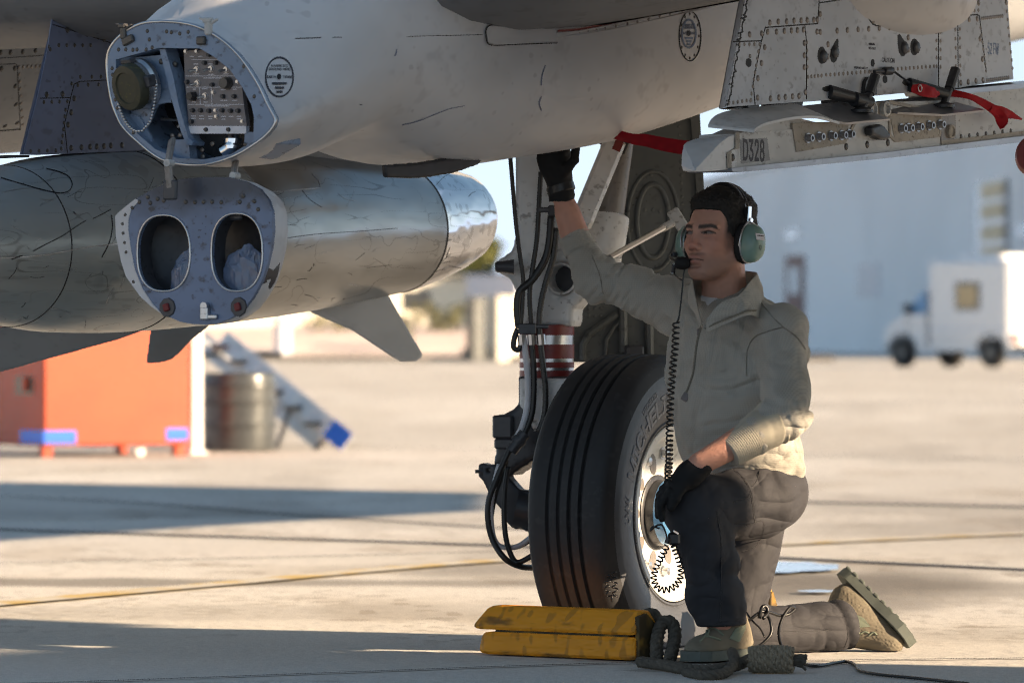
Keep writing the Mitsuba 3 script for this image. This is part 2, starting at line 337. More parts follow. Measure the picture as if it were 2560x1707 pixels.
scene['m_plastic_bag'] = {'type': 'blendbsdf', 'weight': .30, 'a': {'type': 'thindielectric', 'int_ior': 1.6}, 'b': {'type': 'twosided', 'bsdf': {'type': 'principled', 'base_color': rgb(.25, .33, .52), 'roughness': .12, 'specular': .9, 'clearcoat': 1.0}}}
mat('latch_red', (.16, .018, .018), .5, .4)
# ---- ground
STAINS = [(1.15, 19.6, .9, 1.9, .85), (-1.3, 19.7, 2.0, .42, .7), (.1, 20.9, .9, .7, .45), (-.9, 17.6, 1.5, .5, .25), (1.4, 16.3, .7, .5, .25), (-1.6, 27.0, 1.4, 1.0, .25), (2.0, 25.0, 1.0, 1.4, .3)]
def concrete(p, n, uv):
    a = FB(p.x*.35, p.y*.12, 0, 4); b = FB(p.x*2.2+7, p.y*1.1, 3, 4); g = N(p.x*260, p.y*260, 0); g2 = N(p.x*90, p.y*90, 5)
    col = MIX((.405, .382, .348), (.49, .467, .432), SS(.3, .7, a)); col = MIX(col, (.33, .295, .25), .5*SS(.52, .78, b))
    col = MIX(col, (.16, .145, .13), .3*SS(.60, .72, FB(p.x*.8+30, p.y*.25, 9, 3)))
    for x, y, rx, ry, k in STAINS:
        w = dr.sqrt(dr.square((p.x-x)/rx)+dr.square((p.y-y)/ry)); col = MIX(col, (.12, .108, .095), k*SS(1.25, .45, w+1.1*(FB(p.x*1.6+x, p.y*.8, 2, 3)-.5)))
    col = MIX(col, (.16, .14, .12), .45*SS(.83, .9, N(p.x*5, p.y*4, 7))*SS(.4, .6, N(p.x*.7, p.y*.5, 2))); col = MIX(col, (.25, .225, .19), .4*SS(.55, .8, N(p.x*26, p.y*16, 3))*SS(.45, .65, N(p.x*1.3, p.y*.6, 8)))
    rust = SS(.74, .8, N(p.x*11, p.y*7, 4)); col = MIX(col, (.2, .17, .14), .5*rust*SS(.5, .7, b))
    return col*(.80+.26*g+.14*g2)
mat('concrete', concrete, .8, .3, bump=lambda p, n, uv: .0012*N(p.x*230, p.y*230, 0)+.004*N(p.x*30, p.y*30, 0), bscale=1.0)
mat('joint_tar', lambda p, n, uv: MIX((.035, .032, .03), (.09, .082, .075), N(p.x*9, p.y*9, 0)), .6, .3)
mat('stain', lambda p, n, uv: MIX((.105, .095, .085), (.19, .172, .152), FB(p.x*1.3, p.y*1.3, 0, 3))*(.8+.3*N(p.x*260, p.y*260, 0)), .55, .4)
mat('yellow_line', lambda p, n, uv: MIX((.45, .33, .14), (.46, .42, .35), SS(.30, .55, FB(p.x*7, p.y*7, 0, 4))), .7, .3)
mat('puddle', (.03, .03, .03), .02, .6)
# ---------------------------------------------------------------- ground
def sheet(poly, z): 
    m = trimesh.creation.triangulate_polygon(poly, engine='earcut'); v, f = m; return trimesh.Trimesh(np.c_[v, np.full(len(v), z)], f, process=False)
xs = np.r_[-3000, -600, -120, -30, -8, 8, 30, 120, 600, 3000]; ys = np.r_[-300, 0, 10, 20, 30, 45, 80, 160, 320, 640, 1500, 6000]
gx, gy = np.meshgrid(xs, ys, indexing='ij'); gi = np.arange(gx.size).reshape(gx.shape)
gf = np.stack([gi[:-1, :-1], gi[1:, :-1], gi[1:, 1:], gi[:-1, 1:]], -1).reshape(-1, 4)
ground = struct('ground', (np.c_[gx.ravel(), gy.ravel(), np.zeros(gx.size)], gf), 'm_concrete', smooth=False)
def gline(P, w, name, bsdf, z, parent=ground, wob=0.0, seed=0):
    Q = A([G(*p)[:2] for p in P]); Q = catmull(Q, 12)
    if wob:
        L = np.r_[0, np.cumsum(np.linalg.norm(np.diff(Q, axis=0), axis=1))]; t = np.linspace(0, L[-1], max(8, int(L[-1]/.06)))
        Q = np.c_[np.interp(t, L, Q[:, 0]), np.interp(t, L, Q[:, 1])]; Q += wob*(meshkit.noise(np.c_[t*9, t*0, t*0], seed)-.5)[:, None]
    return obj(name, sheet(LineString(Q).buffer(w/2, cap_style=2), z), bsdf, parent, False)
gline([(-60, 1714), (300, 1703), (900, 1681), (1280, 1667), (1700, 1656), (2120, 1652), (2640, 1646)], .022, 'joint', 'm_joint_tar', .004, wob=.012, seed=1)
gline([(-60, 1322), (480, 1340), (1230, 1364), (1950, 1396), (2620, 1428)], .13, 'joint', 'm_joint_tar', .004)
gline([(1500, 1240), (1950, 1254), (2620, 1270)], .16, 'joint', 'm_joint_tar', .004)
gline([(-60, 1236), (400, 1262), (860, 1296), (1400, 1330)], .05, 'joint', 'm_joint_tar', .004)
gline([(-60, 1409), (600, 1396), (1300, 1378), (1900, 1362)], .03, 'joint', 'm_joint_tar', .004)
gline([(-40, 1104), (1200, 1122), (2620, 1150)], .1, 'joint', 'm_joint_tar', .004)
gline([(-40, 990), (1200, 998), (2620, 1010)], .2, 'joint', 'm_joint_tar', .004)
struct_line = struct('pavement_marking', sheet(LineString(catmull(A([G(*p)[:2] for p in [(-120, 1526), (0, 1513), (470, 1471), (1100, 1415), (1500, 1391), (1950, 1364), (2640, 1333)]]), 10)).buffer(.075, cap_style=2), .0085), 'm_yellow_line', smooth=False)
labels[struct_line]['label'] = 'worn yellow taxi line curving across the concrete apron'
def blot(px, py, rx, ry, seed, n=60, amp=.35):
    c = G(px, py); a = np.arange(n)*2*np.pi/n; e0, e1 = G(px+rx, py)-c, (G(px, py-ry)-G(px, py+ry))/2
    r = 1+amp*(2*meshkit.fbm(np.c_[np.cos(a)*1.4+seed*7, np.sin(a)*1.4, a*0], 4, seed)-1)
    return Polygon([(c+e0*np.cos(t)*q+e1*np.sin(t)*q)[:2] for t, q in zip(a, r)]).buffer(0)
for k, (x, y, rx, ry) in enumerate([(1990, 1422, 120, 13), (2040, 1484, 45, 3), (1930, 1432, 70, 7)]):
    key = struct('puddle', sheet(blot(x, y, rx, ry, 11+k, amp=.5), .0105), 'm_puddle', smooth=False)
# ---------------------------------------------------------------- far things
UP_ = A([0, 0, 1.0])
mat('wall_white', worn((.74, .75, .77), (.62, .62, .64), .2, .05), .6, .3)
mat('door_brown', (.17, .085, .075), .6, .3)
mat('dark_glass', (.03, .032, .035), .1, .6)
mat('tan_pane', (.55, .42, .24), .5, .4)
mat('van_white', (.78, .78, .79), .3, .5, clearcoat=.5)
mat('rubber', (.02, .02, .02), .7, .3)
mat('cream_wall', (.80, .74, .62), .8, .3)
mat('orange_paint', worn((.50, .055, .007), (.36, .05, .01), .12, 3.0), .4, .5)
mat('reflect_blue', (.03, .16, .75), .3, .5)
mat('post_white', (.82, .81, .79), .5, .4)
mat('galvanised', worn((.10, .106, .105), (.05, .05, .05), .5, 5.0), .3, .5, metal=.3)
mat('pale_box', (.62, .65, .72), .6, .3)
mat('aluminium', worn((.80, .80, .80), (.3, .3, .3), .6, 9.0), .3, .5, metal=.1)
mat('leaf', lambda p, n, uv: MIX((.12, .13, .03), (.20, .20, .07), N(p.x*2, p.y*2, p.z*2)), .6, .3)
mat('bark', (.12, .09, .06), .8, .2)
mat('gravel', lambda p, n, uv: MIX((.50, .39, .34), (.62, .54, .48), FB(p.x*.4, p.y*.2, p.z*3, 3)), .9, .2)
mat('amber', (.7, .35, .03), .3, .5)
mat('scrub', (.16, .15, .07), .8, .2)
H0, H1 = A([ (1700-1280)/F*320, 320, 0]), A([19.7, 190, 0])
hd = unit(H1-H0); hn = unit(np.cross(hd, (0, 0, 1))); hn = hn if hn[0] < 0 else -hn
HW = Plane(H0+hn*0, hn)
hangar = thing('hangar', 'long pale hangar wall in blue shade behind the van', 'building')
L = np.linalg.norm(H1-H0); mid = (H0+H1)/2-hn*12
obj('wall', box(mid+A([0, 0, 4.5]), (24, L, 9.0), (-hn, hd, (0, 0, 1))), 'm_wall_white', hangar, False)
obj('roof_trim', box((H0+H1)/2-hn*12+A([0, 0, 9.1]), (24.5, L+.5, .25), (-hn, hd, (0, 0, 1))), 'm_wall_white', hangar, False)
def wp(x, y): return HW.px([[x, y]])[0]
def on_wall(x0, x1, y0, y1, bs, nm, h=.05, parent=hangar):
    a, b = HW.px([[x0, (y0+y1)/2]])[0], HW.px([[x1, (y0+y1)/2]])[0]; t, q = HW.px([[(x0+x1)/2, y0]])[0][1], HW.px([[(x0+x1)/2, y1]])[0][1]
    return obj(nm, mv(trimesh.creation.box((abs(b[0]-a[0]), abs(t-q), h)), HW.M((a[0]+b[0])/2, (t+q)/2, h/2)), bs, parent, False)
dk = on_wall(1968, 2012, 640, 868, 'm_door_brown', 'door', .1); on_wall(1978, 2003, 668, 735, 'm_wall_white', 'window', .03, dk)
scene[hangar+'__door__window']['to_world'] = T().translate(list(hn*.1))
on_wall(1966, 1998, 574, 598, 'm_dark_glass', 'lamp', .05); on_wall(2545, 2575, 560, 592, 'm_dark_glass', 'lamp', .05)
on_wall(2146, 2198, 660, 742, 'm_panel_label', 'panel', .06)
ws = on_wall(2448, 2522, 452, 660, 'm_dark_glass', 'window_strip', .12)
for y in (456, 508, 562, 614):
    k = on_wall(2462, 2518, y, y+40, 'm_tan_pane', 'pane', .04, ws); scene[k]['to_world'] = T().translate(list(hn*.13))  # reflection in the glass put into the tan colour
# van
vd = 142.0; vf = unit([-.66, .75, 0]); vs = unit([-vf[1]*-1, -vf[0], 0]); vs = unit(np.cross((0, 0, 1), vf)); vs = vs if vs[1] < 0 else -vs
van = thing('van', 'white box-bodied utility van parked by the hangar', 'van')
V0 = A([(2522-1280)/F*vd, vd, 0])           # near rear lower corner on the visible side
def vp(l, w, z): return V0+vf*l-vs*w+A([0, 0, z])
def vbox(l0, l1, w0, w1, z0, z1, bs, nm, ch=.05, par=van): return obj(nm, box(vp((l0+l1)/2, (w0+w1)/2, (z0+z1)/2), (l1-l0, w1-w0, z1-z0), (vf, -vs, (0, 0, 1)), ch), bs, par, 30)
vbox(0, 2.85, 0, 2.0, .62, 2.72, 'm_van_white', 'cargo_box', .10); vbox(.0, 4.3, .05, 1.95, .40, .75, 'm_van_white', 'chassis_skirt', .04)
secs_ = []
for w in (.08, 1.92): secs_.append([vp(l, w, z) for l, z in ((2.80, .5), (4.42, .5), (4.46, .88), (4.30, 1.08), (3.80, 1.30), (2.92, 2.02), (2.80, 2.04))])
cab = obj('cab', loft(secs_), 'm_van_white', van, False)
secs_ = []
for w in (.06, 1.94): secs_.append([vp(l, w, z) for l, z in ((2.86, 1.36), (3.72, 1.34), (2.98, 1.97), (2.86, 1.97))])
obj('cab_window', loft(secs_), 'm_hub_blue', van, False)
vbox(1.0, 1.85, -.03, .03, 1.45, 2.15, 'm_dark_glass', 'side_window', .01); vbox(1.08, 1.77, -.045, -.02, 1.52, 2.08, 'm_tan_pane', 'window_blind', .005)
for l in (.62, 3.75):
    w = obj('wheel', lathe([(0, .12), (0, .34), (.03, .37), (.2, .37), (.22, .34), (.22, .12)], vp(l, .18, .37), vs, 32), 'm_rubber', van, 30); obj('hub', lathe([(.2, .18), (.225, .16), (.23, .001)], vp(l, .18, .37), vs, 20), 'm_galvanised', w, 30)
    w = obj('wheel', lathe([(0, .12), (0, .37), (.22, .37), (.22, .12)], vp(l, 1.9, .37), vs, 32), 'm_rubber', van, 30)
vbox(-.06, .0, .10, .35, .62, .85, 'm_latch_red', 'tail_light', .01); vbox(-.12, .02, .1, 1.9, .42, .56, 'm_dark_glass', 'bumper', .02)
vbox(3.4, 3.55, -.18, .02, 1.36, 1.62, 'm_dark_glass', 'mirror', .02)
vbox(2.84, 2.86, -.012, .05, .55, 1.95, 'm_dark_glass', 'door_gap', .004); vbox(3.62, 3.64, .066, .09, .55, 1.28, 'm_dark_glass', 'door_gap', .004)
vbox(4.36, 4.47, .12, .38, .72, .92, 'm_panel_label', 'headlight', .02); vbox(0.02, 2.83, -.014, .02, .95, 1.0, 'm_pale_box', 'rub_rail', .006)
vbox(.7, 2.2, .5, 1.5, 2.72, 2.86, 'm_van_white', 'roof_vent', .03); vbox(4.38, 4.50, .1, 1.9, .42, .58, 'm_dark_glass', 'bumper', .02)
for l in (.62, 3.75): obj('wheel_arch', tube([vp(l+.46*math.cos(a), -.01, .37+.46*math.sin(a)) for a in np.linspace(0, math.pi, 14)], .03, 6), 'm_dark_glass', van, True)
# orange cabinet, post, bin, steps
cab_o = thing('tool_cabinet', 'orange steel cabinet on short legs with blue reflective tape', 'cabinet')
O0 = U(110, 1115, 39.5); fu, fl = unit([.88, .48, 0]), unit([-.48, .88, 0])
fn_ = unit(np.cross(fu, (0, 0, 1))); ln_ = unit(np.cross((0, 0, 1), fl)); ln_ = ln_ if ln_[0] < 0 else -ln_
obj('body', box(O0+fu*.56+fl*.55+A([0, 0, .55]), (1.12, 1.10, 1.10), (fu, fl, (0, 0, 1)), .012), 'm_orange_paint', cab_o, 30)
zz0 = O0[2]
obj('reflective_tape', box(O0+fu*.12+fn_*.003+A([0, 0, .062]), (.245, .008, .09), (fu, fn_, (0, 0, 1))), 'm_reflect_blue', cab_o, False); obj('reflective_tape', box(O0+fl*.2+ln_*.003+A([0, 0, .062]), (.40, .008, .09), (fl, ln_, (0, 0, 1))), 'm_reflect_blue', cab_o, False)
obj('reflective_tape', box(O0+fu*1.02+fn_*.003+A([0, 0, .075]), (.17, .008, .085), (fu, fn_, (0, 0, 1))), 'm_reflect_blue', cab_o, False)
hs_ = obj('handle_recess', box(O0+fl*.33+ln_*.002+A([0, 0, .42]), (.30, .01, .13), (fl, ln_, (0, 0, 1))), 'm_dark_glass', cab_o, False); obj('handle', box(O0+fl*.28+ln_*.02+A([0, 0, .43]), (.06, .03, .10), (fl, ln_, (0, 0, 1)), .008), 'm_orange_paint', cab_o, 30)
for q in (fu*.04+fl*.06, fu*1.06+fl*.06, fu*.04+fl*1.02, fu*1.06+fl*1.02): obj('leg', box(O0+q+A([0, 0, -zz0/2]), (.07, .07, zz0), (fu, fl, (0, 0, 1))), 'm_orange_paint', cab_o, False)
obj('caster', lathe([(-.015, .001), (-.015, .035), (.015, .035), (.015, .001)], O0+fu*.78+fl*.1+A([0, 0, -zz0+.036]), fn_, 18), 'm_post_white', cab_o, 30)
pst = thing('shelter_post', 'tall white square post beside the orange cabinet', 'post')
pc = U(488, 1140, 40.6); pc[2] = 0
obj('column', box(pc+A([0, 0, 1.6]), (.085, .085, 3.2), (fu, fl, (0, 0, 1)), .006), 'm_post_white', pst, 30); obj('base_plate', box(pc+A([0, 0, .012]), (.14, .14, .024), (fu, fl, (0, 0, 1)), .004), 'm_post_white', pst, 30)
bc = G(597, 1127); rb = .268
bn = thing('ribbed_bin', 'dented grey metal drum with ribs standing behind the white post', 'bin')
bh = .56
obj('shell', lathe([(0, .001), (0, rb*.96), (.02, rb), (.17, rb), (.18, rb+.02), (.20, rb+.02), (.21, rb), (.34, rb), (.35, rb+.02), (.37, rb+.02), (.38, rb), (.47, rb*1.005), (.48, rb+.014), (.50, rb+.014), (.52, rb*.99), (bh, rb*.985), (bh, rb*.94), (bh-.03, rb*.92), (bh-.03, .001)], bc, (0, 0, 1), 40, (1, 0, 0)), 'm_galvanised', bn, 40)
obj('lid_ring', lathe([(bh-.002, rb*.93), (bh+.008, rb*.95), (bh+.012, rb*.985), (bh+.004, rb*1.0)], bc, (0, 0, 1), 40, (1, 0, 0)), 'm_galvanised', bn, 40)
stp = thing('maintenance_steps', 'aluminium maintenance steps sloping down to the right, blue tape on the lower end', 'steps')
S0, S1 = U(556, 848, 43.5), U(868, 1106, 41.8)
sd_ = unit(S1-S0); sl = np.linalg.norm(S1-S0)
for k, o in enumerate((0, .62)):
    off = A([-.35*o, o, 0]); c = (S0+S1)/2+off; ax = basis(sd_, (0, 1, 0))
    s_ = obj('stringer', box(c, (.15, .03, sl), ax if False else (unit(np.cross(A([0, 1, 0]), sd_)), A([0, 1, 0])-sd_*sd_[1], sd_), .004), 'm_aluminium', stp, 30)
    if k == 0:
        obj('blue_tape', box(S1-sd_*.15-A([0, .018, 0]), (.153, .004, .30), (unit(np.cross(A([0, 1, 0]), sd_)), A([0, 1, 0]), sd_)), 'm_reflect_blue', stp, False)
        for q in (.18, .30, .47, .60): obj('bracket', box(S0+sd_*sl*q-A([0, .02, 0]), (.09, .01, .07), (unit(np.cross(A([0, 1, 0]), sd_)), A([0, 1, 0]), sd_), .002), 'm_post_white', stp, False)
for k in range(6):
    c = S0+(S1-S0)*(.1+.15*k)+A([-.1, .31, .02]); obj('tread', box(c, (.16, .52, .035), ch=.004), 'm_dark_glass', stp, 30)
for q in (.30, .62, .92):
    a = S0+(S1-S0)*q+A([-.05, .1, 0]); obj('leg', rod(A([a[0]-.12, a[1], .0]), a, .018, 8), 'm_dark_glass', stp, 30)
obj('frame_rail', rod(A([S0[0]-.35, 43.6, .95]), A([S0[0]+.1, 43.6, .62]), .02, 8), 'm_aluminium', stp, 30)
obj('frame_rail', rod(A([S0[0]-.40, 43.6, .70]), A([S0[0]+.45, 43.6, .70]), .02, 8), 'm_dark_glass', stp, 30)
# far left: berm, low wall, cabinets, tree
gx_, gy_ = np.meshgrid(np.linspace(-70, 6.2, 60), [177.5, 180, 183, 186, 189, 192, 196], indexing='ij')
hz = np.interp(gy_, [177.5, 181, 186, 196], [-.05, .35, .95, 1.15])*(1-.25*np.clip((gx_+2)/8, 0, 1))+.25*(meshkit.fbm(np.stack([gx_*.5, gy_*.1, gx_*0], -1), 3, 2)-.5)*(gy_ > 178)
gi_ = np.arange(gx_.size).reshape(gx_.shape)
struct('gravel_berm', (np.c_[gx_.ravel(), gy_.ravel(), hz.ravel()], np.stack([gi_[:-1, :-1], gi_[1:, :-1], gi_[1:, 1:], gi_[:-1, 1:]], -1).reshape(-1, 4)), 'm_gravel', smooth=True)
lw = thing('low_building', 'low cream building beyond the gravel bank', 'building')
YW = (A([.87, .49, 0]), A([-.49, .87, 0]), UP_)
obj('wall', box((-17, 194, 1.4), (40, 6, 2.8), YW), 'm_cream_wall', lw, False); obj('roof', box((-17, 194, 2.9), (40.5, 6.5, .2), YW), 'm_galvanised', lw, False)
for q in (6.0, 10.0, 14.0): obj('window', box(A([-17, 194, 2.0])+YW[0]*q-YW[1]*3.02, (1.1, .08, .7), YW), 'm_dark_glass', lw, False)
def far_box(px0, px1, y0, y1, d, name, bs, lab, c, dep=.9):
    a, b = U(px0, y1, d), U(px1, y0, d); key = thing(name, lab, c)
    ya = (A([.82, .57, 0]), A([-.57, .82, 0]), UP_)
    obj('body', box(((a[0]+b[0])/2, d+dep/2, b[2]/2), (b[0]-a[0], dep, b[2]), ya, .03), bs, key, 30); obj('lid', box(((a[0]+b[0])/2, d+dep/2, b[2]+.03), (b[0]-a[0]+.08, dep+.08, .06), ya), bs, key, False); return key
far_box(1216, 1300, 745, 896, 176, 'equipment_cabinet', 'm_cream_wall', 'cream equipment cabinet standing far behind the landing gear', 'cabinet')
k = far_box(1171, 1206, 748, 896, 175.6, 'utility_box', 'm_galvanised', 'narrow blue-grey utility box left of the cream cabinet', 'box', .4)
obj('plinth', box(((U(1188, 880, 176))[0], 176.2, .2), (.85, .7, .4), ch=.03), 'm_galvanised', k, 30)
k = far_box(1220, 1300, 690, 738, 188, 'roof_unit', 'm_pale_box', 'grey-blue shed showing above the cream cabinet', 'shed', 3.0)
far_box(690, 722, 795, 862, 180, 'utility_box', 'm_pale_box', 'small grey utility box seen under the cargo pod', 'box', .4)
far_box(1000, 1030, 800, 872, 181, 'yellow_hydrant', 'm_olive_cap', 'squat dark hydrant box on the gravel bank', 'box', .3)
struct('dark_strip', box((-30, 176.2, .09), (80, .3, .18)), 'm_stain', smooth=False)  # low dark strip along the foot of the gravel bank
tr = thing('tree', 'olive green tree far behind the cargo pod tail', 'tree')
rt = np.random.default_rng(5); tc = U(1165, 640, 206)
obj('trunk', tube([A([tc[0], 206, 0]), A([tc[0]+.1, 206, 1.3]), A([tc[0], 206, 2.4]), tc], [.22, .16, .1, .04], 8), 'm_bark', tr, 40)
for k in range(3): obj('limb', tube([A([tc[0], 206, 1.6+.3*k]), tc+A([[-.9, .8, .3][k], .3, .2])], [.08, .03], 6), 'm_bark', tr, 40)
cl_ = []
for k in range(1500):
    u = rt.normal(size=3); u /= np.linalg.norm(u); r = rt.random()**.4; n = .75+.5*meshkit.noise(u*2.3+5, 1); p = tc+u*A([1.35, 1.2, .9])*r*n
    a, b = rt.normal(size=3), rt.normal(size=3); a = unit(a)*.16; b = unit(np.cross(a, b))*.09; cl_.append([p-a, p+b, p+a, p-b])
cl_ = A(cl_).reshape(-1, 3); qi = np.arange(len(cl_)).reshape(-1, 4); obj('crown', (cl_, qi), 'm_leaf', tr, False)
for k, (px, py, d) in enumerate([(905, 796, 187), (1070, 794, 188), (820, 800, 186), (1140, 798, 187)]):
    c = U(px, py, d); q = []
    for j in range(160):
        u = rt.normal(size=3); u /= np.linalg.norm(u); p = c+u*A([1.0, .8, .55])*rt.random()**.4; a, b = unit(rt.normal(size=3))*.12, rt.normal(size=3); b = unit(np.cross(a, b))*.06; q.append([p-a, p+b, p+a, p-b])
    q = A(q).reshape(-1, 3); one('desert_shrub', (q, np.arange(len(q)).reshape(-1, 4)), 'm_scrub', ('second from left', 'third from left', 'leftmost', 'rightmost')[k]+' of the dry shrubs on the gravel bank', 'shrub', False, 'desert shrubs on the gravel bank')
# ---------------------------------------------------------------- the jet: pod, wing, fuselage, pylons
jet = thing('attack_jet', 'pale grey military jet above the kneeling man, standing on one black main wheel', 'jet')
FX, FY = .57, .82                              # the jet's axis, pointing aft, in plan; its outboard direction is (FY, -FX)
AFT, OUT = A([FX, FY, 0]), A([FY, -FX, 0])
def W(t, o, z): return A([-.80+FX*t+FY*o, 14.2+FY*t-FX*o, z])
c1 = lambda x, y: (.3061*x, .3061*y)
c2 = lambda x, y: (640+.3061*x, .3061*y)
c3 = lambda x, y: (1280+.2742*x, .2742*y)
c4 = lambda x, y: (1800+.3231*x, .3231*y)
c5 = lambda x, y: (.3061*x, 380+.3061*y)
c6 = lambda x, y: (640+.37*x, 380+.37*y)
cb = lambda x, y: (260+.2488*x, 40+.2488*y)
def cc(f, P): return [f(*p) for p in P]
def rivets(parent, pl, P, r=.006, bsdf='m_rivet', name='rivet', h=.0, flat=.8):
    d = mikit.ply(mv(DOME, np.diag([1, 1, flat, 1])), bsdf, True)
    return copies(name, parent, d, [pl.Mpx(x, y, h)@np.diag([r, r, r, 1]) for x, y in P])
def srivets(parent, mesh, P, r=.005, bsdf='m_rivet', name='rivet'):
    d = mikit.ply(DOME, bsdf, True); Q, Nn = hit(mesh, P)
    return copies(name, parent, d, [lookM(q, n, r) for q, n in zip(Q, Nn) if np.isfinite(q).all()])
row = lerp_line
def swept(pl, P, th, inset=6):
    """A slab whose far face is set back along its sweep, so that its leading edge is a wedge."""
    c = A(P).mean(0); B = Plane(pl.o-pl.n*th, pl.n); P2 = [(x+(inset if x < c[0] else -inset), y) for x, y in P]; f, b = pl.px(P), B.px(P2)
    V = np.vstack([[pl.o+pl.u*a+pl.v*q for a, q in f], [B.o+B.u*a+B.v*q for a, q in b]]); return trimesh.convex.convex_hull(V)
# -- pod
RING = [(407, 55), (440, 56), (478, 61), (512, 72), (545, 89), (574, 110), (600, 135), (621, 161), (640, 190), (658, 221), (673, 254), (685, 277), (696, 298), (690, 318), (673, 338), (656, 352), (637, 365), (613, 380), (588, 392), (555, 404), (520, 412), (490, 413), (459, 411), (434, 406), (410, 398), (380, 379), (352, 355), (328, 333), (309, 310), (297, 284), (287, 256), (280, 222), (275, 184), (274, 160), (276, 138), (283, 120), (294, 104), (308, 90), (324, 77), (341, 68), (361, 60), (384, 56)]
RP = Plane(W(0, 0, 1.457), -AFT)
ring2 = RP.px(RING)
def polar(P, c, n=72):
    """radius of a closed outline about c at n angles"""
    a = np.arange(n)*2*np.pi/n; poly = Polygon(P); out = []
    for t in a:
        x = poly.exterior.intersection(LineString([c, (c[0]+3*np.cos(t), c[1]+3*np.sin(t))]))
        g = np.vstack([A(q.coords) for q in getattr(x, 'geoms', [x])]); out.append(np.hypot(*(g-A(c)).T).max())
    return A(out)
r0 = polar(ring2, (0, 0)); ang = np.arange(72)*2*np.pi/72
# in the ring plane u points towards -OUT... keep a lateral axis along OUT
lat = 1.0 if RP.u@OUT > 0 else -1.0
tt =  [.00, .04, .10, .18, .30, .42, .52, .62, .75, .88, 1.0, 1.3, 1.7, 2.2, 2.6, 3.2, 3.8]
zbs = [0, 0, 1.281, 1.284, 1.297, 1.340, 1.368, 1.360, 1.322, 1.306, 1.304, 1.332, 1.380, 1.478, 1.572, 1.73, 1.90]
zts = [0, 0, 1.70, 1.75, 1.83, 1.9, 1.95, 1.99, 2.02, 2.04, 2.05, 2.08, 2.1, 2.1, 2.1, 2.1, 2.1]
wds = [0, 0, .268, .282, .300, .312, .320, .325, .33, .33, .33, .33, .32, .28, .23, .15, .07]
secs = []
for t, zb, zt, w in zip(tt, zbs, zts, wds):
    if t < .05:
        s = 1+.012*(t > 0); P = [W(t, lat*r*np.cos(a)*s, 1.457+r*np.sin(a)*s) for r, a in zip(r0, ang)]
    else:
        zc, hh = (zb+zt)/2, (zt-zb)/2; zc0 = 1.457; k = min(1, (t-.04)/.5); k = k*k*(3-2*k)
        pw = 2.0+.9*k; P = []
        c, s = np.cos(ang), np.sin(ang); o = w*np.sign(c)*np.abs(c)**(2/pw); z = zc+hh*np.sign(s)*np.abs(s)**(2/pw)
        rr = polar(np.c_[o, z], (0, zc)); o2, z2 = rr*c, zc+rr*s
        o1, z1 = r0*c*1.02, 1.457+r0*s*1.02
        kk = min(1, (t-.0)/.42); kk = kk*kk*(3-2*kk)
        P = [W(t, lat*(a*(1-kk)+b*kk), e*(1-kk)+g*kk) for a, b, e, g in zip(o1, o2, z1, z2)]
        if kk < 1:   # keep the given top and bottom even while the outline still blends
            q = A(P); lo_, hi_ = q[:, 2].min(), q[:, 2].max(); q[:, 2] = zb+(q[:, 2]-lo_)/(hi_-lo_)*(zt-zb); P = list(q)
    secs.append(A(P))
dense = []
SA = A(secs)
from scipy.interpolate import PchipInterpolator
td = np.r_[np.linspace(0, .5, 18), np.linspace(.55, 3.8, 40)]
SD = PchipInterpolator(tt, SA.reshape(len(tt), -1))(td).reshape(len(td), 72, 3)
pod_mesh = loft(list(SD), caps=False)
if ((pod_mesh.triangles_center-pod_mesh.vertices.mean(0))*pod_mesh.face_normals).sum() < 0: pod_mesh.invert()
pod = obj('gear_pod', pod_mesh, 'm_pod', jet, True)
# -- refuelling bay in the open nose of the pod
OPEN = [(297, 150), (403, 121), (506, 122), (541, 142), (581, 174), (613, 219), (636, 264), (642, 294), (641, 353), (585, 386), (520, 399), (450, 396), (396, 374), (352, 336), (313, 283), (298, 222)]
frame_ = obj('bay_frame', plate(RP, RING, .012, .004, [OPEN]), 'm_bay_blue', jet, 30, label='scuffed blue frame round the open refuelling bay')
obj('rim', tube(np.vstack([[RP.o+RP.u*q[0]+RP.v*q[1]+RP.n*.010 for q in catmull(np.vstack([ring2, ring2[:1]]), 2)]]), .0045, 6, caps=False), 'm_steel', frame_, True)
og = RP.px(OPEN)
wall = extr(Polygon(og).buffer(.006).difference(Polygon(og)), .17); obj('bay_wall', mv(wall, RP.M(h=-.174)), 'm_bay_blue', jet, False)
obj('bay_back', mv(extr(Polygon(og), .01), RP.M(h=-.18)), 'm_gear_dark', jet, False)
rp = obj('receptacle_plate', plate(RP, [(296, 146), (398, 137), (404, 160), (440, 240), (428, 258), (404, 256), (380, 262), (352, 322), (318, 285), (300, 220)], -.018, .03), 'm_bay_blue', jet, 30)
obj('rib', plate(RP, [(398, 124), (412, 122), (432, 190), (446, 262), (470, 345), (482, 356), (478, 364), (466, 362), (452, 330), (430, 255), (418, 205)], -.001, .05), 'm_bay_blue', jet, 30)
obj('rib', plate(RP, [(318, 285), (340, 290), (372, 345), (375, 362), (345, 345), (316, 300)], -.012, .02), 'm_bay_blue', jet, 30)
capn = unit(-AFT+A([-.35, 0, -.30]))
cc0 = RP.at(352, 208, -.015)
obj('collar', lathe([(0, .030), (0, .064), (.012, .066), (.020, .060), (.034, .060), (.036, .050)], cc0, capn, 40), 'm_steel', rp, 30)
obj('fuel_cap', lathe([(.022, .001), (.022, .055), (.030, .060), (.052, .060), (.060, .056), (.062, .040), (.058, .038), (.058, .001)], cc0, capn, 40), 'm_olive_cap', rp, 30, label='dark olive round fuel cap on a chain')
cx, cy, cz = basis(capn)
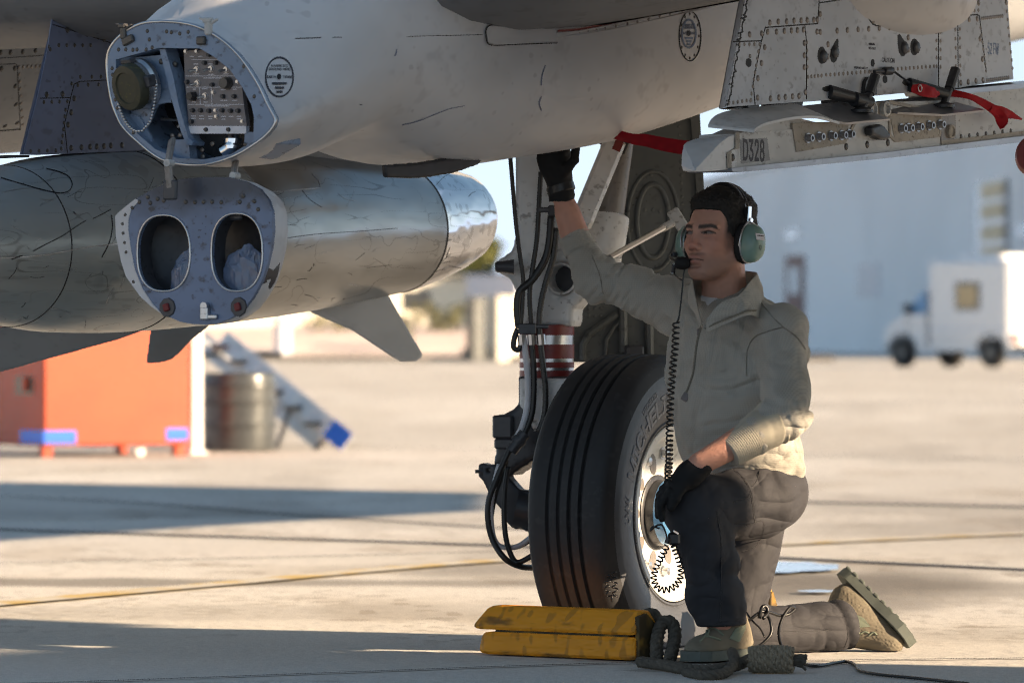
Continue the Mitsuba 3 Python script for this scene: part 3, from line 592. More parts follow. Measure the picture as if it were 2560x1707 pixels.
obj('cap_lug', box(cc0+capn*.03+cx*.062+cy*.01, (.02, .03, .03), (cx, cy, cz), .004), 'm_gear_dark', rp, 30); obj('cap_lug', box(cc0+capn*.03-cx*.01+cy*.064, (.04, .016, .024), (cx, cy, cz), .004), 'm_gear_dark', rp, 30)
def chain(P, h=.02):
    Q = catmull([RP.at(x, y, h) for x, y in P], 9); s = trimesh.creation.icosphere(1, .0042)
    L = np.r_[0, np.cumsum(np.linalg.norm(np.diff(Q, axis=0), axis=1))]; k = np.arange(0, L[-1], .0085)
    return cat([mv(s, frame(A([np.interp(q, L, Q[:, i]) for i in range(3)]), (1, 0, 0), (0, 1, 0), (0, 0, 1))) for q in k])
obj('chain', cat(chain([(404, 214), (401, 240), (396, 275), (388, 305), (368, 328)]), chain([(308, 262), (318, 290), (332, 314), (350, 328), (366, 328)], .018)), 'm_steel', rp, True)
rivets(rp, RP, [(296+0, 153), (393, 154), (424, 252), (427, 160)], .0075, 'm_dirty_rivet', 'bolt', -.016)
pnl = obj('control_panel', plate(RP, [(447, 126), (520, 124), (556, 142), (590, 184), (596, 250), (605, 318), (460, 318), (450, 200)], -.020, .035), 'm_panel', jet, 30, label='grey control panel with toggle switches and knobs in the bay')
obj('label_strip', plate(RP, [(461, 315), (605, 315), (606, 331), (602, 334), (464, 334), (461, 331)], -.016, .03), 'm_panel_label', pnl, 30)
for P in ([(452, 190), (592, 190)], [(454, 218), (594, 218)], [(458, 261), (598, 261)], [(487, 218), (489, 261)], [(516, 218), (518, 261)], [(468, 149), (555, 149)]):
    obj('line', strip(RP, P, .0016, -.0188, .022), 'm_print_white', pnl, False)
for x, y, w in [(478, 160, 12), (514, 160, 12), (552, 160, 10), (478, 185, 14), (516, 186, 14), (553, 185, 14), (520, 195, 46), (474, 223, 8), (500, 222, 14), (548, 224, 16), (575, 223, 10), (473, 255, 10), (502, 255, 10), (548, 251, 18), (575, 251, 12), (530, 265, 60),
                (472, 290, 11), (492, 290, 11), (514, 291, 11), (547, 291, 11), (566, 291, 11), (586, 291, 11), (472, 296, 11), (492, 297, 12), (514, 297, 9), (547, 298, 8), (586, 297, 10), (468, 141, 10), (489, 141, 10), (533, 141, 12)]:
    obj('print', strip(RP, [(x-w/2, y), (x+w/2, y)], .0022, -.0188, .022), 'm_print_white', pnl, False)
kn = lambda r, h, n=16: lathe([(0, r*1.15), (h*.3, r*1.15), (h*.3, r), (h, r*.9), (h, .0002)], (0, 0, 0), (0, 0, 1), n)
d = mikit.ply(kn(.0052, .010), 'm_rail_black', 30)
copies('button', pnl, d, [RP.Mpx(x, y, -.020) for x, y in [(471, 276), (491, 276), (512, 277), (545, 276), (566, 277), (585, 277), (457, 205), (520, 212), (547, 241), (575, 241), (501, 157), (529, 157), (468, 304), (512, 137)]])
d = mikit.ply(kn(.0045, .007), 'm_steel', 30)
copies('screw', pnl, d, [RP.Mpx(x, y, -.020) for x, y in [(528, 276), (530, 291), (522, 231), (583, 204), (595, 303), (454, 128), (481, 128)]])
copies('screw', pnl, mikit.ply(kn(.005, .006), 'm_rail_black', 30), [RP.Mpx(x, y, -.016) for x, y in [(506, 324), (562, 324)]])
tg = cat(kn(.0075, .006), mv(trimesh.creation.cone(.0035, .02, sections=8), trimesh.transformations.rotation_matrix(2.2, (1, .6, 0))@trimesh.transformations.translation_matrix((0, 0, -.012))))
tg = cat(kn(.0075, .006), rod((0, 0, .004), (-.010, -.005, .020), .0026, 8, .0036))
copies('toggle_switch', pnl, mikit.ply(tg, 'm_steel', 30), [RP.Mpx(x, y, -.020) for x, y in [(480, 174), (516, 172), (554, 174), (482, 208), (501, 240)]])
copies('knob', pnl, mikit.ply(kn(.0145, .02, 20), 'm_dirty_rivet', 30), [RP.Mpx(557, 208, -.020)])
copies('knob', pnl, mikit.ply(kn(.0115, .02, 6), 'm_hose_black', False), [RP.Mpx(472, 241, -.020)])
elb = catmull([RP.at(545, 334, -.06), RP.at(547, 350, -.055), RP.at(545, 366, -.05), RP.at(530, 380, -.045)], 5)
obj('drain_pipe', cat(tube(elb, .017, 16), lathe([(0, .019), (0, .024), (.012, .024), (.012, .019)], RP.at(546, 345, -.06), (0, 0, -1), 20, (1, 0, 0)), lathe([(0, .019), (0, .023), (.008, .023), (.008, .019)], RP.at(546, 362, -.055), (0, 0, -1), 20, (1, 0, 0))), 'm_chrome', jet, 40)
for q_ in ([(409, 350), (458, 348), (464, 400), (412, 400)], [(600, 330), (636, 330), (636, 352), (596, 384)]): obj('bracket', plate(RP, q_, -.05, .02), 'm_bay_blue', jet, 30)
obj('strut_bar', cat(rod(RP.at(354, 296, -.08), RP.at(410, 299, -.08), .004, 8), rod(RP.at(402, 316, -.07), RP.at(436, 283, -.07), .005, 8)), 'm_steel', jet, 30)
rivets(frame_, RP, [(376, 79), (381, 100), (322, 125), (340, 126), (350, 125), (373, 125), (388, 120), (304, 125), (288, 172), (289, 188), (296, 250), (301, 271), (341, 332), (643, 242), (617, 167), (620, 362), (457, 85), (424, 80), (436, 82), (478, 81)], .0055, 'm_dirty_rivet', 'rivet', .012)
rivets(jet, RP, [(394, 338), (413, 337), (434, 337), (455, 337), (418, 358), (452, 360), (468, 374), (494, 358), (600, 368), (470, 390), (555, 392)], .007, 'm_rivet', 'bay_bolt', -.06)
def latch(px, py, s=1.0):
    c = RP.at(px, py, .014); ax = (RP.u, RP.v, RP.n)
    return cat(box(c, (.018*s, .034*s, .016*s), ax, .003), box(c+RP.v*.02*s-RP.u*.002, (.024*s, .014*s, .020*s), ax, .003), box(c+RP.v*.016*s+RP.u*.016*s, (.03*s, .007*s, .008*s), (unit(RP.u+.5*RP.v), unit(RP.v-.5*RP.u), RP.n), .002), box(c+RP.v*.022*s-RP.u*.014*s, (.03*s, .006*s, .008*s), (unit(RP.u-.3*RP.v), unit(RP.v+.3*RP.u), RP.n), .002))
obj('latch', latch(530, 72), 'm_rail', frame_, 30); obj('latch', latch(318, 84, .9), 'm_dirty_rivet', frame_, 30)
obj('catch', cat(box(RP.at(330, 102, .015), (.036, .02, .014), (unit(RP.u+.4*RP.v), unit(RP.v-.4*RP.u), RP.n), .003), box(RP.at(513, 103, .015), (.026, .022, .018), (RP.u, RP.v, RP.n), .004)), 'm_dirty_rivet', frame_, 30)
# -- the bay's door, hanging open below it
DN = unit([-.50, -.86, .03]); DP = Plane(U(490, 620, 14.13), DN)
DOOR = cc(c5, [(1360, 262), (1500, 222), (1680, 205), (1880, 208), (2020, 245), (2130, 305), (2200, 390), (2232, 480), (2240, 640), (2225, 780), (2195, 910), (2150, 1050), (2080, 1180), (2000, 1285), (1900, 1355), (1800, 1395), (1690, 1410), (1580, 1405), (1480, 1385), (1340, 1325), (1240, 1255), (1160, 1180), (1095, 1100), (1045, 1020), (1005, 900), (980, 800), (962, 690), (955, 600), (957, 525), (1000, 480), (1060, 425), (1120, 385), (1240, 315)])
WL, WR = ell(*c5(1350, 827), 66, 95, 36, pw=2.4), ell(*c5(1948, 820), 64, 97, 36, pw=2.4)
door = obj('bay_door', plate(DP, DOOR, .006, .006, [WL, WR]), 'm_door_blue', jet, 30, label='blue inner side of the hanging bay door with two oval openings')
obj('edge_band', plate(DP, cc(c5, [(955, 525), (1000, 480), (1120, 385), (1150, 400), (1085, 470), (1062, 560), (1062, 640), (1085, 800), (1115, 960), (1180, 1120), (1260, 1240), (1340, 1325), (1240, 1255), (1160, 1180), (1045, 1020), (1005, 900), (962, 690)]), .0085, -.0055), 'm_pod', door, 30)
dg = DP.px(DOOR); dc = dg.mean(0)
def dish(k, h): return [DP.o+DP.u*(dc[0]+(q[0]-dc[0])*k)+DP.v*(dc[1]+(q[1]-dc[1])*k)+DP.n*h for q in dg]
obj('outer_skin', loft([dish(.995, -.005), dish(1.0, -.03), dish(.97, -.075), dish(.86, -.115), dish(.6, -.14), dish(.05, -.15)], caps=False), 'm_pod', door, True, label='pale grey outer skin of the bay door')
obj('inner_skin', loft([dish(.96, -.008), dish(.95, -.03), dish(.92, -.07), dish(.80, -.106), dish(.5, -.125), dish(.05, -.13)], caps=False), 'm_gear_dark', door, True)
for q, nm in ((WL, 'window_rim'), (WR, 'window_rim')):
    g = DP.px(q); obj(nm, tube([DP.o+DP.u*a[0]+DP.v*a[1]+DP.n*.007 for a in np.vstack([g, g[:1]])], .003, 6, caps=False), 'm_steel', door, True)
    obj('liner', mv(extr(Polygon(g).buffer(.012).difference(Polygon(g)), .05), DP.M(h=-.056)), 'm_gear_dark', door, False)
def bag(c, s, seed):
    m = trimesh.creation.icosphere(3, 1.0); v = m.vertices
    r = 1+.3*(meshkit.fbm(v*1.5+seed, 2, seed)-.5)-.34*(np.abs(meshkit.noise(v*A([2.6, 1.1, 2])+seed, seed)-.5)*2)**.7-.10*np.abs(meshkit.noise(v*A([5, 2.4, 4])+seed, seed+3)-.5)*2
    m.vertices = v*r[:, None]*A(s); return mv(m, frame(c, DP.u, DP.v, DP.n))
for k, (x, y, sx, sy) in enumerate([(452, 700, .062, .090), (590, 692, .066, .088)]):
    one('plastic_bag', bag(DP.at(x, y, -.045), (sx, sy, .028), 5+k), 'm_plastic_bag', 'crumpled clear plastic bag in the %s opening of the hanging door' % ('left' if k == 0 else 'right'), 'bag', False)
rivets(door, DP, cc(c5, [(1150, 410), (1093, 455), (1038, 515), (1016, 588), (1021, 665), (1032, 742), (1045, 820), (1220, 370), (1240, 418), (1300, 385), (1350, 400), (1105, 1060), (1530, 410), (1605, 412), (1675, 410), (1745, 408), (1820, 412), (1970, 410), (2000, 360), (2090, 405), (2120, 470)]), .0058, 'm_dirty_rivet', 'rivet', .007)
for x, y in ((1380, 1270), (1962, 1265)):
    a, b = c5(x, y); hs = obj('latch_seat', mv(lathe([(0, .025), (.004, .023), (.004, .001)], (0, 0, 0), (0, 0, 1), 9), DP.Mpx(a, b, .006)), 'm_gear_dark', door, False)
    obj('latch_block', box(DP.at(a, b, .012), (.016, .019, .010), (unit(DP.u+.3*DP.v), unit(DP.v-.3*DP.u), DP.n), .002), 'm_latch_red', door, 30, label='dull red latch block')
a, b = c5(1700, 1320)
obj('keeper', cat(box(DP.at(a, b, .014), (.022, .032, .018), (DP.u, DP.v, DP.n), .003), box(DP.at(a+12, b+8, .012), (.04, .012, .012), (DP.u, DP.v, DP.n), .003), rod(DP.at(a, b-18, .008), DP.at(a, b-18, .022), .010, 12)), 'm_steel', door, 30)
for x0, x1, y0, y1, y2 in ((430, 424, 352, 408, 470), (590, 588, 396, 440, 520)):
    P = [U(x0, y0, 14.2), U(x1-4, y1, 14.10), U(x1+2, y2, 14.095)]
    hg = obj('hinge_arm', cat(*[box((P[i]+P[i+1])/2, (.022, .012, np.linalg.norm(P[i+1]-P[i])+.012), (lambda z: (unit(np.cross(DP.n, z))*-1, np.cross(z, -unit(np.cross(DP.n, z))), z))(unit(P[i+1]-P[i])), .004) for i in (0, 1)]), 'm_oleo_grey', jet, 30, label='scuffed hinge arm holding the bay door')
    obj('pin', rod(P[1]-DP.n*.012+DP.u*.004, P[1]+DP.n*.012+DP.u*.004, .0095, 16), 'm_rail', hg, 30)
    obj('foot', box(P[2]+DP.v*-.005, (.04, .012, .05), (DP.u, -DP.n, DP.v), .004), 'm_gear_dark', hg, 30)
# -- marks, seams and panels on the pod
def pod_strip(P, w, bsdf, name, lift=.001, n=10):
    Q = catmull(P, n) if len(P) > 2 else A(row(P[0], P[1], 30)); g = LineString(Q).buffer(w/2, cap_style=2).segmentize(12)
    return obj(name, decal(pod_mesh, extr(g, 1.0), lambda v: v, lift), bsdf, pod, False)
pod_strip(cc(c2, [(320, 318), (530, 312)]), 1.6, 'm_dark_line', 'seam'); pod_strip(cc(c2, [(620, 308), (700, 307)]), 1.3, 'm_dark_line', 'seam'); pod_strip(cc(c2, [(1230, 300), (1850, 286)]), 1.4, 'm_dark_line', 'seam')
pod_strip(cc(c2, [(1190, 1020), (1330, 985), (1560, 895), (1700, 865)]), 1.0, 'm_pylon_blue', 'scratch')
pod_strip(cc(c2, [(1145, 405), (1143, 435), (1130, 460)]), 2.2, 'm_pylon_blue', 'scratch')
pod_strip(cc(c2, [(845, 852), (862, 857)]), 2.2, 'm_stencil', 'scratch')
pod_strip(cc(c3, [(300, 600), (272, 690), (262, 780)]), 2.2, 'm_pylon_blue', 'scratch')
pod_strip(cc(c3, [(265, 880), (245, 940), (265, 1010)]), 3.0, 'm_pylon_blue', 'scratch')
def ringd(cx, cy, rx, ry, w, bsdf, name='marking'):
    g = Polygon(ell(cx, cy, rx, ry, 48)).difference(Polygon(ell(cx, cy, rx-w*.8, ry-w, 48)))
    return obj(name, decal(pod_mesh, extr(g, 1.0), lambda v: v), bsdf, pod, False)
def writing(mesh, parent, text, x, y, w, h, bsdf, bold=False, dy=0, name='lettering', lift=.0012):
    """Letters laid on a curved skin: pixel box x..x+w, baseline y, capitals h pixels high."""
    tm = meshkit.text_mesh(text, 1.0, .05, bold); e = tm.vertices[:, 0].max()
    return obj(name, decal(mesh, tm, lambda v: (x+v[0]/e*w, y-v[1]*h+dy*v[0]/e), lift), bsdf, parent, False)
def earth(cx, cy, rx, ry, bsdf, fine=True):
    ringd(cx, cy, rx, ry, 4.2, bsdf)
    for dx, yy, hh in ((.50, .31, 5.2), (.31, .52, 5.2), (.21, .72, 5.0)):
        g = Polygon([(cx-dx*rx, cy+ry*yy-hh/2), (cx+dx*rx, cy+ry*yy-hh/2), (cx+dx*rx, cy+ry*yy+hh/2), (cx-dx*rx, cy+ry*yy+hh/2)])
        obj('marking', decal(pod_mesh, extr(g, 1.0), lambda v: v), bsdf, pod, False)
    obj('marking', decal(pod_mesh, extr(Polygon(ell(cx-1, cy-1, 5, 7, 16)), 1.0), lambda v: v, .002), 'm_dark_line', pod, False)
    for tx, yy, ww in (('MASSE ICI', -.50, 1.15), ('GROUND HERE', -.33, 1.5), ('EARTH', .05, .65), ('TERRE', .05, .65)):
        x0 = cx-ww*rx/2 if tx not in ('EARTH', 'TERRE') else (cx-.88*rx if tx == 'EARTH' else cx+.23*rx)
        writing(pod_mesh, pod, tx, x0, cy+yy*ry, ww*rx, 6.0, bsdf)
earth(698, 194, 36, 51, 'm_stencil')
earth(1721, 85, 19, 37, 'm_faded_blue')
ringd(1724, 91, 28, 63, 2.2, 'm_dark_line', 'access_panel')
srivets(pod, pod_mesh, ell(1724, 91, 23, 55, 12), .0045, 'm_dirty_rivet')
strip_px = catmull(cc(c2, [(1885, 215), (2100, 222), (2450, 260)]), 8)
g = Polygon(np.vstack([[(1212, 78), (1214, 69), (1222, 65)], cc(c3, [(0, 255), (200, 262), (385, 268), (398, 372), (200, 390), (0, 406)]), [(1232, 112), (1217, 106)]])).segmentize(10)
obj('fairing_strip', decal(pod_mesh, extr(g, 1.0), lambda v: v, .004), 'm_pod', pod, False)
pod_strip([(1390, 108), (1280, 112), (1230, 114), (1214, 106), (1211, 80), (1216, 68), (1226, 63)], 2.2, 'm_dark_line', 'seam', .0045)
srivets(pod, pod_mesh, [c3(40+84*k, 314+2*k) for k in range(5)]+cc(c2, [(1905, 255), (1945, 255), (1985, 258), (2050, 265), (1905, 312), (1945, 310), (1990, 308), (2052, 320)]), .0035, 'm_dirty_rivet')
g = Polygon(cc(c3, [(398, 300), (600, 285), (900, 230), (1200, 165), (1500, 105), (1800, 40), (2050, -20), (2050, 5), (1800, 75), (1500, 140), (1200, 205), (900, 272), (600, 322), (398, 342)])).segmentize(12)
obj('fairing_strip', decal(pod_mesh, extr(g, 1.0), lambda v: v, .003), 'm_pod', pod, False)
srivets(pod, pod_mesh, cc(c3, [(447, 318), (528, 306), (610, 296), (690, 287), (770, 272), (847, 262), (945, 243), (1052, 222), (1142, 203), (1244, 176), (1345, 151), (1440, 127), (1550, 98), (1645, 73), (1745, 50), (1835, 32), (1905, 14), (1970, 2)]), .0052, 'm_rivet')
pod_strip(cc(c3, [(400, 285), (600, 268), (900, 210), (1200, 145), (1550, 85), (1720, 50)]), 5.0, 'm_band_red', 'red_seal', .006)
wellp = Plane(W(1.1, .14, 1.3), OUT)
obj('well_lip', puffy(wellp, cc(c2, [(1030, 1350), (1300, 1330), (1700, 1270), (1800, 1278), (1832, 1300), (1790, 1345), (1600, 1412), (1400, 1447), (1200, 1460), (1040, 1452)]), .012, .004, .004, .004), 'm_black_paint', jet, True)
# -- wing
def wing_sec(o):   # dihedral, then a flatter outer panel, widened out of view to cast more shade
    dz = .13*np.clip(o-.33, 0, 1.2)+.05*max(0, o-1.53); k = min(1, max(0, (o-1.2)/.5)); le = .55-1.0*k; te = 2.72+1.35*k
    lo = [(.55, 1.79), (.57, 1.74), (.62, 1.70), (.74, 1.668), (.95, 1.652), (1.35, 1.683), (2.0, 1.775), (2.72, 1.895)]
    up = [(2.72, 1.905), (2.2, 1.97), (1.5, 2.02), (1.0, 2.0), (.75, 1.93), (.60, 1.85)]
    s = lambda t: le+(t-.55)/2.17*(te-le)
    return [W(s(t), o, z+dz) for t, z in lo+up]
wing = obj('wing', loft([wing_sec(o) for o in (-2.4, -1, .33, .8, 1.2, 1.7, 3, 4.5, 5.8, 6.3)]), 'm_wing', jet, 35, label='dark shaded underside of the wing')
# -- plate added out of view, its outline shaped to cast the left shadow band
def over(px, py, z): g = G(px, py); return g+SUN/SUN[2]*z
tq_ = [over(-60, 1203, 2.5), over(1230, 1232, 2.5), over(1215, 1276, 2.5), over(560, 1312, 2.5), over(-60, 1356, 2.5)]
obj('added_shadow_plate', loft([[p+A([0, 0, .0]) for p in tq_], [p+A([0, 0, .12]) for p in tq_]]), 'm_wing', jet, 30)
# -- fuselage
def fus_sec(t, r):
    a = np.arange(40)*2*np.pi/40; c, s = np.cos(a), np.sin(a); q = 2/3.2
    return [W(t, -2.75+.75*r*np.sign(x)*abs(x)**q, 1.86+.11*(t-1.5)*.6+.50*r*np.sign(y)*abs(y)**q) for x, y in zip(c, s)]
fus_mesh = loft([fus_sec(t, r) for t, r in ((-5, .2), (-4.4, .6), (-3, .95), (-1, 1), (2, 1), (5, .95), (8, .7), (10, .4))])
fus = obj('fuselage', fus_mesh, 'm_fuselage', jet, 40)
g = LineString(cc(c1, [(-60, 528), (20, 527), (125, 522), (138, 540), (165, 1055), (-60, 1072)])).buffer(.7).segmentize(10)
obj('seam', decal(fus_mesh, extr(g, 1.0), lambda v: v), 'm_dark_line', fus, False)
g = LineString(cc(c1, [(-60, 480), (120, 470), (400, 450)])).buffer(.7).segmentize(10)
obj('seam', decal(fus_mesh, extr(g, 1.0), lambda v: v), 'm_dark_line', fus, False)
g = Polygon(cc(c1, [(-60, 335), (200, 325), (420, 305), (420, 345), (200, 360), (-60, 370)])).segmentize(10)
obj('gap', decal(fus_mesh, extr(g, 1.0), lambda v: v), 'm_dark_line', fus, False)
srivets(fus, fus_mesh, cc(c1, row((155, 550), (185, 1018), 9)+row((190, 548), (330, 542), 5)+row((30, 380), (395, 355), 9)), .0065, 'm_rivet')
srivets(fus, fus_mesh, cc(c1, [(12, 562), (120, 560), (125, 705), (130, 855), (140, 1005), (40, 1030), (85, 430), (185, 425), (290, 415), (5, 430)]), .0085, 'm_dirty_rivet', 'fastener')
# -- inboard pylon
IP = Plane(A([-1.31, 15.13, 1.4]), OUT)
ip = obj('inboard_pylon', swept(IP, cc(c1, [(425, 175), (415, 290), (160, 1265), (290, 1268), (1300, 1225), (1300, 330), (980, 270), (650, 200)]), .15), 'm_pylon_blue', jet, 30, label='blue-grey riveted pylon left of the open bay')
obj('leading_edge', plate(IP, cc(c1, [(415, 160), (428, 172), (400, 300), (215, 1240), (160, 1268), (118, 1295), (285, 1285), (286, 1268), (180, 1262), (300, 780), (380, 400)]), .004, -.001), 'm_pylon_blue', ip, 30)
obj('aft_fairing', plate(Plane(IP.o-OUT*.03, OUT), [(380, 300), (1060, 300), (1060, 420), (880, 414), (700, 410), (390, 384)], 0, .09), 'm_wing', ip, 30)
obj('foot_lug', cat(plate(IP, cc(c1, [(790, 1235), (885, 1235), (882, 1330), (835, 1330), (830, 1285), (795, 1270)]), -.03, .08), plate(IP, cc(c1, [(120, 1292), (180, 1266), (290, 1268), (285, 1285)]), -.02, .1)), 'm_rail_black', ip, 30)
for P in ([(330, 805), (575, 800), (605, 690), (650, 668), (900, 655)], [(575, 805), (525, 1020), (550, 1252)], [(420, 200), (700, 285), (1000, 385)]):
    obj('seam', strip(IP, cc(c1, P), .0028, .0012), 'm_dark_line', ip, False)
rivets(ip, IP, cc(c1, row((480, 372), (740, 372), 5)+[(655, 630), (750, 630), (825, 628), (585, 685)]+row((635, 697), (890, 690), 4)+row((535, 900), (500, 1215), 7)+row((358, 835), (550, 830), 4)+[(395, 380), (410, 405)]+row((250, 1235), (455, 1230), 4)), .0058, 'm_dirty_rivet')
rivets(ip, IP, cc(c1, [(605, 805), (580, 920), (555, 1020), (380, 775), (510, 770), (580, 1210), (665, 1205), (735, 1200), (790, 1198), (848, 1195), (905, 1190), (995, 1187), (550, 245), (710, 278), (850, 320)]), .0085, 'm_dirty_rivet', 'fastener')
# -- outboard pylon
OP = Plane(U(1816, 270, 14.6), OUT)
PYL = cc(c4, [(215, -120), (45, 830), (230, 822), (800, 775), (1700, 692), (1840, 678), (2270, 615), (2215, -120)])
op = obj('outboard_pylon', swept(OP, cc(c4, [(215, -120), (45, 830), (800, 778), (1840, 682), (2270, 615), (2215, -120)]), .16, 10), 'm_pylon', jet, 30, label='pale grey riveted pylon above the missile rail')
L0, L1 = OP.px(cc(c4, [(228, -120), (45, 830)])); OP2 = Plane(OP.o-OUT*.08, OUT); E0, E1 = OP2.px(cc(c4, [(180, -120), (0, 842)])); B0_, B1_ = Plane(OP.o-OUT*.15, OUT).px(cc(c4, [(240, -120), (60, 826)]))
pts = [L0, L1]; hull = [np.r_[p, -.001] for p in pts]+[np.r_[B0_, -.15], np.r_[B1_, -.15], np.r_[E0, -.076], np.r_[E1, -.076], np.r_[E0, -.084], np.r_[E1, -.084]]
obj('leading_edge', mv(trimesh.convex.convex_hull(A(hull)), OP.M()), 'm_pylon', op, 20, label='scuffed leading edge of the pylon')
rg = np.random.default_rng(4); zz = [(c4(*p)) for p in row((222, -60), (60, 820), 70)]
zz = A(zz)+np.c_[rg.normal(0, 2.2, 70), np.zeros(70)]
obj('chipped_edge', strip(OP, zz, .0045, .0014), 'm_dark_line', op, False)
obj('foot', plate(OP2, cc(c4, [(-5, 846), (60, 828), (110, 830), (105, 848), (60, 852)]), .04, .0), 'm_rail_black', op, 30)
for P in ([(110, 325), (320, 318), (350, 215), (755, 185), (765, 25), (1000, -10)], [(655, 195), (668, 330), (668, 770)], [(320, 318), (255, 640), (270, 815)], [(1045, -10), (1175, 185), (1210, 203), (1530, 172), (1700, 135), (1830, 50), (1880, -20)], [(1688, 150), (1690, 690)], [(1700, 215), (1735, 140), (1990, 115), (2005, 125), (2060, 560)], [(1838, 135), (1842, 680)], [(765, 25), (765, -20)]):
    obj('seam', strip(OP, cc(c4, P), .0036, .0012), 'm_dark_line', op, False)
R1 = [(385, 178), (450, 170), (515, 168), (572, 163), (627, 160), (674, 158), (725, 156), (752, 154), (775, 112), (228, 268), (322, 262), (368, 248), (436, 248), (497, 242), (552, 238), (598, 236), (645, 232), (905, 240), (985, 235), (1068, 230), (1150, 226), (1232, 220), (1310, 215), (1390, 208), (1484, 200), (1577, 192), (1185, 165), (1300, 155), (1415, 150), (1534, 140), (1695, 92), (1822, 18), (1100, 10), (345, 368), (320, 490), (292, 608), (290, 758), (390, 764), (455, 757), (505, 752), (560, 748), (610, 745), (660, 715), (652, 335), (652, 430), (652, 522), (1775, 165), (1852, 157), (1928, 152), (1990, 147), (2012, 300), (2030, 460), (2035, 622), (1980, 628), (1920, 635), (1862, 642), (1785, 648), (835, 345), (833, 440), (1456, 292), (1456, 385), (775, 250), (750, 247), (2215, 20), (2000, 25)]
rivets(op, OP, cc(c4, R1), .0085, 'm_rivet', 'fastener')
R2 = row((150, 345), (265, 345), 4)+row((305, 345), (235, 780), 9)+row((68, 800), (240, 775), 6)+row((672, 330), (675, 520), 4)+row((680, 597), (785, 587), 5)+row((820, 582), (1155, 556), 11)+row((1345, 538), (1655, 515), 11)+row((1672, 185), (1676, 515), 6)+row((1704, 185), (1706, 520), 6)+row((1820, 232), (1826, 585), 6)+row((1855, 228), (1860, 580), 6)+row((1800, 105), (1998, 82), 8)+row((2025, 145), (2185, 125), 12)+row((2015, 215), (2058, 550), 7)+row((2065, 622), (2232, 600), 12)+row((2218, 90), (2262, 530), 8)+[(230, 435), (1640, 188), (1668, 186)]
rivets(op, OP, cc(c4, R2), .0055, 'm_rivet', 'rivet')
obj('dent', cat(mv(extr(Polygon(ell(0, 0, .014, .012, 9)), .0012), OP.Mpx(*c4(220, 487))), mv(extr(Polygon(ell(0, 0, .005, .005, 9)), .0012), OP.Mpx(*c4(232, 437)))), 'm_dark_line', op, False)
def hole(P): 
    obj('brace_hole', plate(OP, cc(c4, P), .0012, .002), 'm_dark_line', op, False)
hole(ell(785, 430, 31, 67)); hole(ell(1502, 366, 30, 65)); hole([(915, 315), (905, 300), (885, 330), (855, 390), (850, 440), (860, 478), (880, 488), (900, 470), (912, 420)]); hole([(1372, 275), (1388, 265), (1412, 300), (1442, 345), (1442, 400), (1425, 435), (1405, 440), (1385, 410), (1375, 350)])
rivets(op, OP, cc(c4, [(797, 440), (886, 405), (1425, 372), (1515, 368)]), .018, 'm_gear_dark', 'brace_bolt', .002)
hole(ell(1180, 490, 14, 30)); hole(ell(1275, 615, 18, 30)); hole(ell(835, 690, 45, 22)); hole(ell(1460, 640, 50, 28))
def flat_text(pl, parent, text, px, py, h, w, bsdf, bold=False, hgt=.0012):
    tm = meshkit.text_mesh(text, h, .0024, bold); e = tm.vertices[:, 0].max(); tm.vertices[:, 0] *= w/e; tm.vertices[:, 2] -= .0012-hgt+.0012
    return obj('lettering', mv(tm, pl.Mpx(px, py)), bsdf, parent, False)
flat_text(OP, op, 'CAUTION', *c4(1250, 482), .0125, .066, 'm_stencil'); flat_text(OP, op, 'MANUAL', *c4(1150, 350), .006, .032, 'm_stencil'); flat_text(OP, op, 'RELEASE', *c4(1150, 383), .006, .036, 'm_stencil'); flat_text(OP, op, 'GROUND SAFETY', *c4(1035, 532), .006, .070, 'm_stencil')
flat_text(OP, op, '52 FW', *c4(2068, 420), .032, .062, 'm_faded_blue')
bul = lathe([(h, .16*math.sqrt(max(0, 1-(h/.45)**2))) for h in np.linspace(-.449, .449, 24)], OP.at(*c4(1490, -85), -.10), AFT, 40)
obj('top_fairing', bul, 'm_pod', op, True)
# pylon fittings and sway braces
obj('sway_brace_arm', cat(rod(OP.at(*c4(840, 712), .0), OP.at(*c4(1060, 795), .045), .019, 14, .014), rod(OP.at(*c4(960, 770), .03), OP.at(*c4(1045, 800), .04), .020, 14)), 'm_rail_black', op, 30)
obj('sway_brace_arm', cat(rod(OP.at(*c4(1455, 655), .0), OP.at(*c4(1640, 730), .045), .019, 14, .014)), 'm_rail_black', op, 30)
for a, b, c in (((985, 850), (1045, 730), (1090, 590)), ((1622, 810), (1665, 690), (1712, 540))):
    k = obj('brace_screw', cat(rod(OP.at(*c4(*a), .045), OP.at(*c4(*b), .045), .0105, 12), rod(OP.at(*c4(*b), .045), OP.at(*c4(*c), .045), .014, 12), lathe([(0, .030), (.008, .030), (.014, .012)], OP.at(*c4(a[0], a[1]+25), .045), (0, 0, 1), 20, (1, 0, 0))), 'm_rail_black', op, 30)
obj('hook', plate(OP, cc(c4, [(1090, 735), (1100, 640), (1120, 600), (1160, 595), (1185, 620), (1185, 735)]), .012, .0, [cc(c4, ell(1130, 665, 12, 28, 16))]), 'm_rail_black', op, 30)
obj('lug', cat(*[plate(OP, cc(c4, [(x, y), (x+w, y-6), (x+w-8, y+h), (x+8, y+h)]), -.03, .09) for x, y, w, h in ((290, 815, 90, 32), (540, 795, 70, 40), (640, 785, 80, 38), (1780, 680, 60, 36), (1000, 750, 80, 60))]), 'm_rail_black', op, 30)
